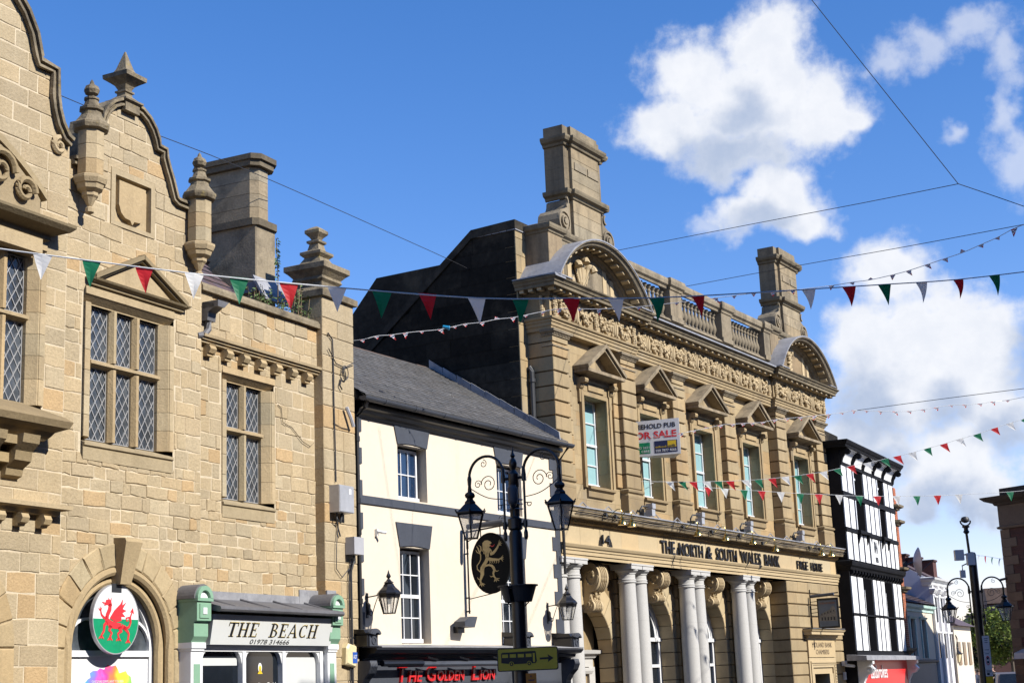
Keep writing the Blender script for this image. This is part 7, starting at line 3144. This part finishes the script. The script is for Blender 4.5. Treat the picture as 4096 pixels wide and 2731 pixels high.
    m.tube([(.55, 0, 3.0), (.5, 0, 2.6)], .02, 5)
    mm, gg = MB(M_IRON), MB(None)
    lantern(mm, g, 0, 2.0)
    m.v += []
    off = len(m.v)
    m.v += [(v[0] + .5, v[1], v[2]) for v in mm.v]
    m.f += [tuple(i + off for i in f) for f in mm.f]
    m.c += mm.c
    m.mi += mm.mi
    g.v = [(v[0] + .5, v[1], v[2]) for v in g.v]
    m.build('lamp_arm', t)
    g.build('lantern_glass', t, normals=False)
    t2 = thing('post_planter', 'black planter tub round the distant single-arm lamp post', 'planter', (18.55, 70, 1.25), 0)
    m = MB(M_DULL)
    m.lathe([(.2, 0), (.34, .3), (.38, .3), (.38, .33), (.3, .33), (.28, .28)], 0, 0, 14)
    m.build('tub', t2)


lamp_bits()


# ------------------------------------------------------------------ trees
def tree(name, label, x, y, zc, rx, rz, n, seed, cols, leaf=.11, dark=False):
    rnd = random.Random(seed)
    t = thing('street_tree', label, 'tree', (x, y, 0), 0, 'street trees')
    tr = MB(mat('tree_bark', (.09, .07, .05), .9))
    tr.tube([(0, 0, 0), (.05, 0, zc * .5), (0, .05, zc)], [.16, .11, .05], 7)
    for k in range(7):
        a = k * 2.4
        tr.tube([(0, 0, zc * .6), (rx * .3 * cos(a), rx * .3 * sin(a), zc * .8), (rx * .7 * cos(a), rx * .7 * sin(a), zc + rz * .4 * sin(k))], [.06, .04, .015], 5)
    tr.build('trunk', t)
    m = MB(mat(name, cols, .65, n1=(1.5, .35), n2=(8, .3), spec=.3, attr=True))
    clumps = []
    for k in range(26):
        a, b = rnd.uniform(0, 2 * pi), math.acos(rnd.uniform(-.8, 1))
        r = rnd.uniform(.45, 1.0)
        clumps.append((rx * r * sin(b) * cos(a), rx * r * sin(b) * sin(a), zc + rz * r * cos(b), rnd.uniform(.22, .42) * rx, rnd.uniform(.75, 1.25)))
    for i in range(n):
        c = rnd.choice(clumps)
        d = Vector((rnd.gauss(0, 1), rnd.gauss(0, 1), rnd.gauss(0, .75))).normalized() * c[3] * rnd.random() ** .4
        p = Vector(c[:3]) + d
        u = Vector((rnd.gauss(0, 1), rnd.gauss(0, 1), rnd.gauss(0, .5))).normalized()
        v = u.cross(Vector((rnd.gauss(0, 1), rnd.gauss(0, 1), rnd.gauss(0, 1)))).normalized()
        s = leaf * rnd.uniform(.6, 1.3)
        g = c[4] * rnd.uniform(.8, 1.2)
        m.poly([tuple(p + u * s), tuple(p + v * s * .5), tuple(p - u * s), tuple(p - v * s * .5)], (g * rnd.uniform(.9, 1.15), g, g * .9))
    m.build('crown', t, normals=False)


tree('yellow_green_leaves', 'yellow-green street tree in front of the dark corner building', 26.9, 88, 3.3, 2.3, 1.8, 9000, 1, (.085, .115, .014))
tree('dark_green_leaves', 'dark shaded tree left of the farther lamp post', 25.0, 91, 2.9, 1.3, 1.1, 4000, 2, (.016, .026, .008))  # leaf colour much darker than on the other trees
tree('mid_green_leaves', 'small sunlit tree far down the street behind the lantern', 32.3, 118, 3.4, 2.2, 2.0, 5000, 3, (.06, .09, .018))


# ------------------------------------------------------------------ people and car at the far end
def person(x, y, label, shirt, hair, h, seed):
    rnd = random.Random(seed)
    sc = h / 1.75
    me = bpy.data.meshes.new('person')
    J = [(0, 0, .95), (0, 0, 1.15), (0, 0, 1.42), (0, 0, 1.52), (0, 0, 1.66), (-.19, 0, 1.40), (-.25, .02, 1.14), (-.24, -.08, .90), (.19, 0, 1.40), (.25, .02, 1.14), (.24, -.08, .90),
         (-.10, 0, .88), (-.11, -.03, .50), (-.11, .03, .06), (-.11, -.10, .03), (.10, 0, .88), (.11, .04, .50), (.11, .10, .06), (.11, -.03, .03)]
    E = [(0, 1), (1, 2), (2, 3), (3, 4), (2, 5), (5, 6), (6, 7), (2, 8), (8, 9), (9, 10), (0, 11), (11, 12), (12, 13), (13, 14), (0, 15), (15, 16), (16, 17), (17, 18)]
    rad = [.15, .13, .16, .055, .10, .065, .045, .035, .065, .045, .035, .095, .065, .045, .04, .095, .065, .045, .04]
    me.from_pydata([Vector(j) * sc for j in J], E, [])
    o = bpy.data.objects.new('person', me)
    COL.objects.link(o)
    md = o.modifiers.new('skin', 'SKIN')
    for i, v in enumerate(me.skin_vertices[0].data):
        v.radius = (rad[i] * sc, rad[i] * sc * .8)
        v.use_root = (i == 0)
    sb = o.modifiers.new('sub', 'SUBSURF')
    sb.levels = sb.render_levels = 1
    dg = bpy.context.evaluated_depsgraph_get()
    m2 = bpy.data.meshes.new_from_object(o.evaluated_get(dg))
    bpy.data.objects.remove(o)
    o = bpy.data.objects.new('person', m2)
    COL.objects.link(o)
    m2.materials.clear()
    m2.materials.append(mat('skin_tone', (.45, .27, .19), .6))
    m2.materials.append(shirt)
    m2.materials.append(M_DULL)
    for p in m2.polygons:
        z = p.center.z / sc
        p.material_index = 1 if .86 < z < 1.46 else (2 if z <= .86 else 0)
    o.location = (x, y, 0)
    o.rotation_euler = (0, 0, rnd.uniform(-.6, .6))
    tag(o, label, 'person', 'pedestrians far down the street')
    hm = MB(hair)
    hm.lathe([(.04, 1.60), (.105, 1.64), (.115, 1.70), (.09, 1.765), (.03, 1.79)], 0, -.02, 10)
    hm.v = [(a * sc, b * sc + .02, c * sc) for a, b, c in hm.v]
    hm.build('hair', o, smooth=True)


hd, hb = mat('dark_hair', (.02, .015, .01), .7), mat('brown_hair', (.08, .045, .02), .7)
sh = [mat('black_coat', (.015, .015, .018), .8), mat('navy_coat', (.02, .025, .05), .8), mat('grey_coat', (.08, .08, .085), .8)]
person(21.35, 79, 'pedestrian in dark clothes farthest left under the white hanging sign', sh[0], hd, 1.72, 1)
person(21.95, 78, 'pedestrian in navy coat right of the white hanging sign', sh[1], hd, 1.70, 2)
person(22.45, 79, 'pedestrian in grey coat between the sign and the lamp post', sh[2], hb, 1.66, 3)
person(22.25, 76, 'tall brown-haired pedestrian in black nearest the farther lamp post', sh[0], hb, 1.84, 4)


def car():
    t = thing('parked_car', 'silver-brown hatchback parked by the tree seen from behind', 'car', (22.75, 75, 0), radians(-12))
    pm = mat('metallic_taupe_paint', (.22, .18, .15), .35, metal=.5)
    m = MB(pm)
    side = [(-2.0, .35), (-2.05, .75), (-1.95, .95), (-1.6, 1.42), (-1.3, 1.50), (.2, 1.50), (.75, 1.12), (1.75, .95), (1.9, .7), (1.9, .35)]
    w = .82
    n = len(side)
    a = [m.P(-w * (1 if z < 1.0 else .86), -y, z) for y, z in side]
    b = [m.P(w * (1 if z < 1.0 else .86), -y, z) for y, z in side]
    for k in range(n):
        l = (k + 1) % n
        m.face((a[k], a[l], b[l], b[k]))
    m.face(a[::-1])
    m.face(b)
    m.build('body', t)
    m = MB(M_GLD)
    m.poly([(-.62, 1.99, 1.0), (.62, 1.99, 1.0), (.56, 1.63, 1.42), (-.56, 1.63, 1.42)])
    m.poly([(-.84, 1.5, 1.02), (-.84, -.6, 1.02), (-.72, -.2, 1.42), (-.72, 1.3, 1.42)])
    m.poly([(.84, 1.5, 1.02), (.84, -.6, 1.02), (.72, -.2, 1.42), (.72, 1.3, 1.42)])
    m.v = [(v[0], v[1] - .02, v[2]) for v in m.v]
    m.build('windows', t, normals=False)
    for sx in (-1, 1):
        m = MB(M_REDS)
        a_, b_ = sorted((sx * .60, sx * .80))
        m.box(a_, b_, 1.98, 2.07, .72, .95)
        m.build('tail_light', t)
        for y in (-1.2, 1.25):
            m = MB(M_DULL)
            m.tube([(sx * .72, y, .31), (sx * .85, y, .31)], .31, 16)
            wh = m.build('wheel', t)
            m = MB(M_GALV)
            m.tube([(sx * .85, y, .31), (sx * .86, y, .31)], .19, 12)
            m.build('rim', wh)


car()


# ------------------------------------------------------------------ ground
def ground():
    m = MB(M_ASPH)
    m.box(-400, 600, -1, 0, -.5, 0)
    m.v = []
    m.f, m.c, m.mi = [], [], []
    m.face([m.P(-500, 500, 0), m.P(500, 500, 0), m.P(500, -900, 0), m.P(-500, -900, 0)])
    g = m.build('ground', normals=False, mats=[M_PAVE])
    tag(g, kind='structure')
    m = MB(M_PAVE)
    fw = Frame((-3.1654, 29.6280), 30.1)
    m.box(-60, 110, 0, 3.2, -.1, .12)
    o = m.build('pavement')
    o.location = fw.at(0, 0)
    o.rotation_euler = (0, 0, fw.rz)
    tag(o, kind='structure')
    m = MB(M_ASPH)
    m.face([m.P(-60, 3.2, .004), m.P(110, 3.2, .004), m.P(110, 15, .004), m.P(-60, 15, .004)])
    o = m.build('road', normals=False)
    o.location = fw.at(0, 0)
    o.rotation_euler = (0, 0, fw.rz)
    tag(o, kind='structure')


ground()


# the opposite side of the street, outside the picture: it shades the roadway and shows in the panes
def opposite():
    for (s0, s1, h, lab) in ((-34, -1.5, 15.0, 'tall brick terrace across the street facing the gabled stone building'), (-1.5, 9.5, 15.55, 'taller brick block across the street facing the cream pub'), (9.5, 27, 14.3, 'brick terrace across the street facing the bank')):
        t = FW.thing('opposite_terrace', lab, 'building', (s0 + s1) / 2, 19.2, 0, 'buildings across the street')
        m = MB(M_DBRICK)
        w = (s1 - s0) / 2 - .01
        m.box(-w, w, 0, 8, 0, h, (1.8, 1.7, 1.6))
        m.build('wall', t)
        m = MB(M_WHITE)
        g = MB(M_GLD)
        x = -w + 1
        while x < w - 1.6:
            for z in (1.2, 4.6, 7.8, 11.0):
                m.box(x - .08, x + 1.08, -.05, .0, z - .08, z + 1.9)
                g.box(x, x + 1.0, -.07, -.05, z, z + 1.8)
            x += 2.4
        f = m.build('window_frames', t)
        g.build('panes', f)


opposite()

# ------------------------------------------------------------------ bunting and cables (world coordinates in metres)
BUNT = {
    'L1': ([(-6.09,17,6.79), (-5.79,17,6.74), (-5.3,17,6.65), (-3.57,17,6.35), (-1.99,17.3,6.2), (-0.39,17.6,6.08), (0.73,18,6.13), (1.75,18.5,6.22), (2.97,19.5,6.48), (4.06,20.5,6.75), (5.22,21,6.9), (6.49,21.8,7.13), (8.01,22.5,7.41)],
           [(-5.3,17,6.65,'w'), (-4.74,17,6.56,'g'), (-4.14,17,6.45,'r'), (-3.57,17,6.35,'w'), (-3.08,17.09,6.31,'g'), (-2.53,17.2,6.25,'r'), (-1.99,17.3,6.2,'w'), (-1.48,17.4,6.16,'g'), (-0.96,17.49,6.13,'r'), (-0.39,17.6,6.08,'w'), (0.12,17.78,6.1,'g'), (0.73,18,6.13,'r'), (1.28,18.27,6.18,'w'), (1.8,18.54,6.23,'g'), (2.37,19.02,6.35,'r'), (4.06,20.5,6.75,'w'), (4.67,20.76,6.83,'r'), (5.22,21,6.9,'g'), (5.85,21.41,7.01,'w'), (6.49,21.8,7.13,'r'), (7.11,22.09,7.25,'g')]),
    'L2': ([(-3.56,30.3,8.52), (-2.96,30,8.49), (-2.68,30,8.55), (-2.38,30,8.56), (-2.1,30,8.59), (-1.78,30,8.61), (-1.41,30,8.63), (-1.13,30,8.68), (-0.91,30,8.72), (-0.58,30,8.74), (-0.28,30,8.79), (0.04,30,8.81), (0.29,30,8.85), (0.65,30,8.91), (0.97,29.88,8.92), (1.36,29.62,8.84), (1.72,29.38,8.76), (2.45,28.88,8.65), (3.13,28.39,8.58), (3.79,27.91,8.52), (4.11,27.67,8.49), (4.43,27.42,8.46), (4.74,27.18,8.4), (5.05,26.93,8.36), (5.65,26.43,8.29), (5.95,26.18,8.27), (6.22,25.94,8.24), (6.54,25.66,8.24), (6.76,25.46,8.25), (7.02,25.22,8.28), (7.26,25,8.31), (7.5,24.77,8.34), (7.74,24.55,8.4), (7.95,24.34,8.45), (8.17,24.12,8.53), (8.39,24,8.58)],
           [(-2.96,30,8.49,'u'), (-2.68,30,8.55,'u'), (-2.38,30,8.56,'u'), (-2.1,30,8.59,'u'), (-1.78,30,8.61,'u'), (-1.41,30,8.63,'u'), (-1.13,30,8.68,'u'), (-0.91,30,8.72,'u'), (-0.58,30,8.74,'u'), (-0.28,30,8.79,'u'), (0.04,30,8.81,'u'), (0.29,30,8.85,'u'), (0.65,30,8.91,'u'), (0.97,29.88,8.92,'u'), (1.36,29.62,8.84,'u'), (1.72,29.38,8.76,'u'), (2.45,28.88,8.65,'u'), (3.13,28.39,8.58,'u'), (3.79,27.91,8.52,'u'), (4.11,27.67,8.49,'u'), (4.43,27.42,8.46,'u'), (4.74,27.18,8.4,'u'), (5.05,26.93,8.36,'u'), (5.65,26.43,8.29,'u'), (5.95,26.18,8.27,'u'), (6.22,25.94,8.24,'u'), (6.54,25.66,8.24,'u'), (6.76,25.46,8.25,'u'), (7.02,25.22,8.28,'u'), (7.26,25,8.31,'u'), (7.5,24.77,8.34,'u'), (7.74,24.55,8.4,'u'), (7.95,24.34,8.45,'u'), (8.17,24.12,8.53,'u')]),
    'L3': ([(3.1,41,7.88), (3.57,41,8), (4.29,40,7.94), (4.63,40,7.99), (4.97,40,8.04), (5.33,40,8.11), (5.66,40,8.12), (5.93,40,8.13), (6.17,40,8.13), (6.44,40,8.14), (6.77,40,8.19), (7.07,40,8.21), (7.42,40,8.23), (7.8,40,8.25), (8.18,40,8.28), (8.5,40,8.3), (8.84,40,8.35), (9.17,40,8.33), (9.52,40,8.3), (9.89,40,8.28), (10.27,40,8.27), (10.63,40,8.3), (10.98,40,8.34), (11.36,40,8.38), (11.73,40,8.38), (12.13,40,8.39), (12.47,40,8.43), (12.86,40,8.45), (12.11,36,7.85)],
           [(4.29,40,7.94,'u'), (4.63,40,7.99,'u'), (4.97,40,8.04,'u'), (5.33,40,8.11,'u'), (5.66,40,8.12,'u'), (5.93,40,8.13,'u'), (6.17,40,8.13,'u'), (6.44,40,8.14,'u'), (6.77,40,8.19,'u'), (7.07,40,8.21,'u'), (7.42,40,8.23,'u'), (7.8,40,8.25,'u'), (8.18,40,8.28,'u'), (8.5,40,8.3,'u'), (8.84,40,8.35,'u'), (9.17,40,8.33,'u'), (9.52,40,8.3,'u'), (9.89,40,8.28,'u'), (10.27,40,8.27,'u'), (10.63,40,8.3,'u'), (10.98,40,8.34,'u'), (11.36,40,8.38,'u'), (11.73,40,8.38,'u'), (12.13,40,8.39,'u'), (12.47,40,8.43,'u'), (12.86,40,8.45,'u')]),
    'L4': ([(3.2,41,6.85), (4.01,40.89,6.8), (4.33,40.86,6.78), (4.62,40.83,6.76), (4.97,40.8,6.75), (5.27,40.77,6.74), (5.58,40.74,6.73), (5.98,40.7,6.73), (6.31,40.67,6.73), (6.67,40.63,6.74), (7.01,40.6,6.76), (7.33,40.57,6.78), (7.65,40.54,6.81), (8,40.5,6.84), (8.36,40.47,6.9), (8.72,40.43,6.96), (9.14,40.39,7.01), (9.59,40.35,7.09), (9.92,40.32,7.15), (10.31,40.28,7.22), (10.71,40.24,7.31), (11.13,40.2,7.4), (11.55,40.16,7.51), (12,40.12,7.61), (12.45,40.07,7.74), (12.85,40.04,7.85), (13.24,40,7.95), (13.46,40,8.06)],
           [(4.01,40.89,6.8,'w'), (4.33,40.86,6.78,'g'), (4.62,40.83,6.76,'r'), (4.97,40.8,6.75,'w'), (5.27,40.77,6.74,'g'), (5.58,40.74,6.73,'r'), (5.98,40.7,6.73,'w'), (6.31,40.67,6.73,'g'), (6.67,40.63,6.74,'r'), (7.01,40.6,6.76,'w'), (7.33,40.57,6.78,'g'), (7.65,40.54,6.81,'r'), (8,40.5,6.84,'w'), (8.36,40.47,6.9,'g'), (8.72,40.43,6.96,'r'), (9.14,40.39,7.01,'w'), (9.59,40.35,7.09,'g'), (9.92,40.32,7.15,'r'), (10.31,40.28,7.22,'w'), (10.71,40.24,7.31,'g'), (11.13,40.2,7.4,'r'), (11.55,40.16,7.51,'w'), (12,40.12,7.61,'g'), (12.45,40.07,7.74,'r'), (12.85,40.04,7.85,'w'), (13.24,40,7.95,'g')]),
    'L5': ([(3.58,42,6.93), (4.48,45,7.22), (4.93,45,7.18), (5.51,45,7.11), (5.99,45,7.05), (6.55,45,6.99), (7.06,45,6.94), (7.61,45,6.88), (8.17,45,6.82), (8.7,45,6.78), (9.29,45,6.73), (9.87,45,6.68), (10.39,45,6.65), (10.95,45,6.63), (11.53,45,6.61), (12.13,45,6.6), (12.75,45,6.6), (14.24,45,6.62), (14.9,45,6.66)],
           [(4.48,45,7.22,'w'), (4.93,45,7.18,'g'), (5.51,45,7.11,'r'), (5.99,45,7.05,'w'), (6.55,45,6.99,'g'), (7.06,45,6.94,'r'), (7.61,45,6.88,'w'), (8.17,45,6.82,'g'), (8.7,45,6.78,'r'), (9.29,45,6.73,'w'), (9.87,45,6.68,'g'), (10.39,45,6.65,'r'), (10.95,45,6.63,'w'), (11.53,45,6.61,'g'), (12.13,45,6.6,'r'), (12.75,45,6.6,'w'), (14.24,45,6.62,'g')]),
    'L6': ([(19.17,66,6.37), (19.17,65.6,6.31), (19.17,64.72,6.21), (19.15,63.71,6.08), (19.12,62.63,5.94), (19.08,61.44,5.82), (19.04,60.38,5.7), (18.99,59.4,5.6), (18.89,58,5.44)],
           [(19.17,65.6,6.31,'w'), (19.17,64.72,6.21,'r'), (19.15,63.71,6.08,'g'), (19.12,62.63,5.94,'w'), (19.08,61.44,5.82,'r'), (19.04,60.38,5.7,'g'), (18.99,59.4,5.6,'w')]),
}
CAB = [[(5.58,26,13.6), (6.45,26,12.23), (7.19,26,11.07), (7.92,26,9.92)],
       [(7.92,26,9.92), (8.78,27,10.01), (9.82,28,10.02)],
       [(7.92,26,9.92), (7.17,30,10.88), (5.41,34,11.7), (2.84,38,12.38), (0.37,41,12.78)],
       [(9.79,28,9.73), (8.36,32,10.47), (6.85,36,11.23), (4.69,40,11.87)],
       [(-7.39,24,11.5), (-6.53,26,11.62), (-5.02,28,11.48), (-2.93,33,11.74), (-0.79,38,11.91), (0.13,40,11.69)],
       [(12.13,36,8.04), (10.49,38,8.2), (8.93,40,8.35)]]


def wline(pts):
    return [(p[0], -p[1], p[2]) for p in pts]


def catm(pts, n=4):
    V = [Vector(p) for p in pts]
    out = []
    for i in range(len(V) - 1):
        p0, p1, p2, p3 = V[max(0, i - 1)], V[i], V[i + 1], V[min(len(V) - 1, i + 2)]
        for k in range(n):
            t = k / n
            out.append(.5 * ((2 * p1) + (-p0 + p2) * t + (2 * p0 - 5 * p1 + 4 * p2 - p3) * t * t + (-p0 + 3 * p1 - 3 * p2 + p3) * t ** 3))
    out.append(V[-1])
    return out


def pennant(parent, p, d, w, h, c, skew, rnd, r=.002):
    """one triangular flag hanging from point p of the line running along d"""
    m = {'w': [C_W], 'r': [C_R], 'g': [C_G], 'u': [C_R, C_W, C_N]}[c]
    mb = MB(m)
    n = Vector((d.y, -d.x, 0)).normalized()
    tw = rnd.uniform(-.35, .35)
    bl = rnd.uniform(.02, .10) * h
    N = 6
    rows = []
    for i in range(N + 1):
        t = i / N
        ww = w / 2 * (1 - t) + .001
        cen = p + Vector((0, 0, -h * t)) + d * (skew * h * t ** 1.3) + n * (bl * sin(t * pi) + tw * h * .25 * t * t)
        rows.append([cen - d * ww + n * (.012 * sin(3 * t)), cen + n * (.10 * ww * sin(2 + 3 * t)), cen + d * ww])
    for i in range(N):
        for j in range(2):
            q = [rows[i][j], rows[i][j + 1], rows[i + 1][j + 1], rows[i + 1][j]]
            if c == 'u':
                mb.cur = (0, 1, 2, 1, 0, 0)[i] if j == 0 else (1, 2, 1, 0, 0, 0)[i]
            mb.face([mb.P(v.x, -v.y, v.z) for v in q])
    o = mb.build('pennant', parent, normals=False, smooth=False)
    return o


def bunting():
    info = {'L1': ('bunting_line', 'large green, white and red pennants strung nearest the camera across the whole street', .225, .31, .0),
            'L2': ('flag_bunting', 'small union flag bunting rising from the stone pier across the bank cornice', .11, .10, .15),
            'L3': ('flag_bunting', 'small union flag bunting strung from the for sale board towards the right', .14, .10, .2),
            'L4': ('bunting_line', 'windblown green, white and red bunting rising to the right across the bank windows', .21, .25, .55),
            'L5': ('bunting_line', 'nearly level green, white and red bunting low across the bank windows', .23, .29, .05),
            'L6': ('bunting_line', 'tiny pale pennants beside the dark corner building at right', .2, .32, -.35)}
    rnd = random.Random(9)
    for k, (pts, fl) in BUNT.items():
        nm, lab, w, h, sk = info[k]
        t = thing(nm, lab, 'bunting', (0, 0, 0), 0)
        L_ = catm(pts, 3)
        m = MB(M_ROPE)
        m.tube([(v.x, -(-v.y) * 1.0 if False else v.y, v.z) for v in L_], .0085 if k == 'L1' else .006, 5)
        m.v = [(v[0], -v[1], v[2]) for v in m.v]
        m.build('tape', t)
        P_ = [Vector(p) for p in pts]
        for f in fl:
            p = Vector(f[:3])
            i = min(range(len(P_) - 1), key=lambda j: ((P_[j] + P_[j + 1]) / 2 - p).length)
            d = (P_[i + 1] - P_[i]).normalized()
            hh, ss = h, sk
            if k in ('L2', 'L3'):
                hh = h * rnd.uniform(.5, 1.35)
                ss = rnd.uniform(-.4, .8)
                if rnd.random() < .12:
                    hh = -hh * .6
            pennant(t, p, d, w * rnd.uniform(.95, 1.05), hh * rnd.uniform(.92, 1.06), f[3], ss + rnd.uniform(-.05, .12), rnd)
    labs = ['thin wire descending from the top edge to the wire junction at upper right', 'short wire from the junction to the right edge', 'long dark wire from the junction down to the bank chimney', 'dark wire from the right edge past the farther chimney to the balustrade', 'thin wire from the left gable down to the dark gable wall', 'thin wire above the union flag bunting at right']
    for pts, lab in zip(CAB, labs):
        t = thing('overhead_wire', lab, 'wire', tuple(pts[0]))
        m = MB(M_WIRE)
        L_ = catm(pts, 4)
        m.tube([(v.x, v.y, v.z) for v in L_], .0075, 5)
        m.v = [(v[0], -v[1], v[2]) for v in m.v]
        m.v = [(a - pts[0][0], b - pts[0][1], c - pts[0][2]) for a, b, c in m.v]
        m.build('wire', t)

    t = thing('blue_cup', 'small blue plastic cup caught on the union flag bunting before the dark gable', 'cup', (-1.29, 29.88, 8.64), 0)
    t.rotation_euler = (0, radians(105), 0)
    m = MB(mat('blue_plastic', (.01, .20, .38), .4))
    m.lathe([(.025, -.07), (.03, -.065), (.04, .05), (.048, .055), (.045, .07), (.03, .07)], 0, 0, 12)
    m.build('cup', t, smooth=True)


bunting()
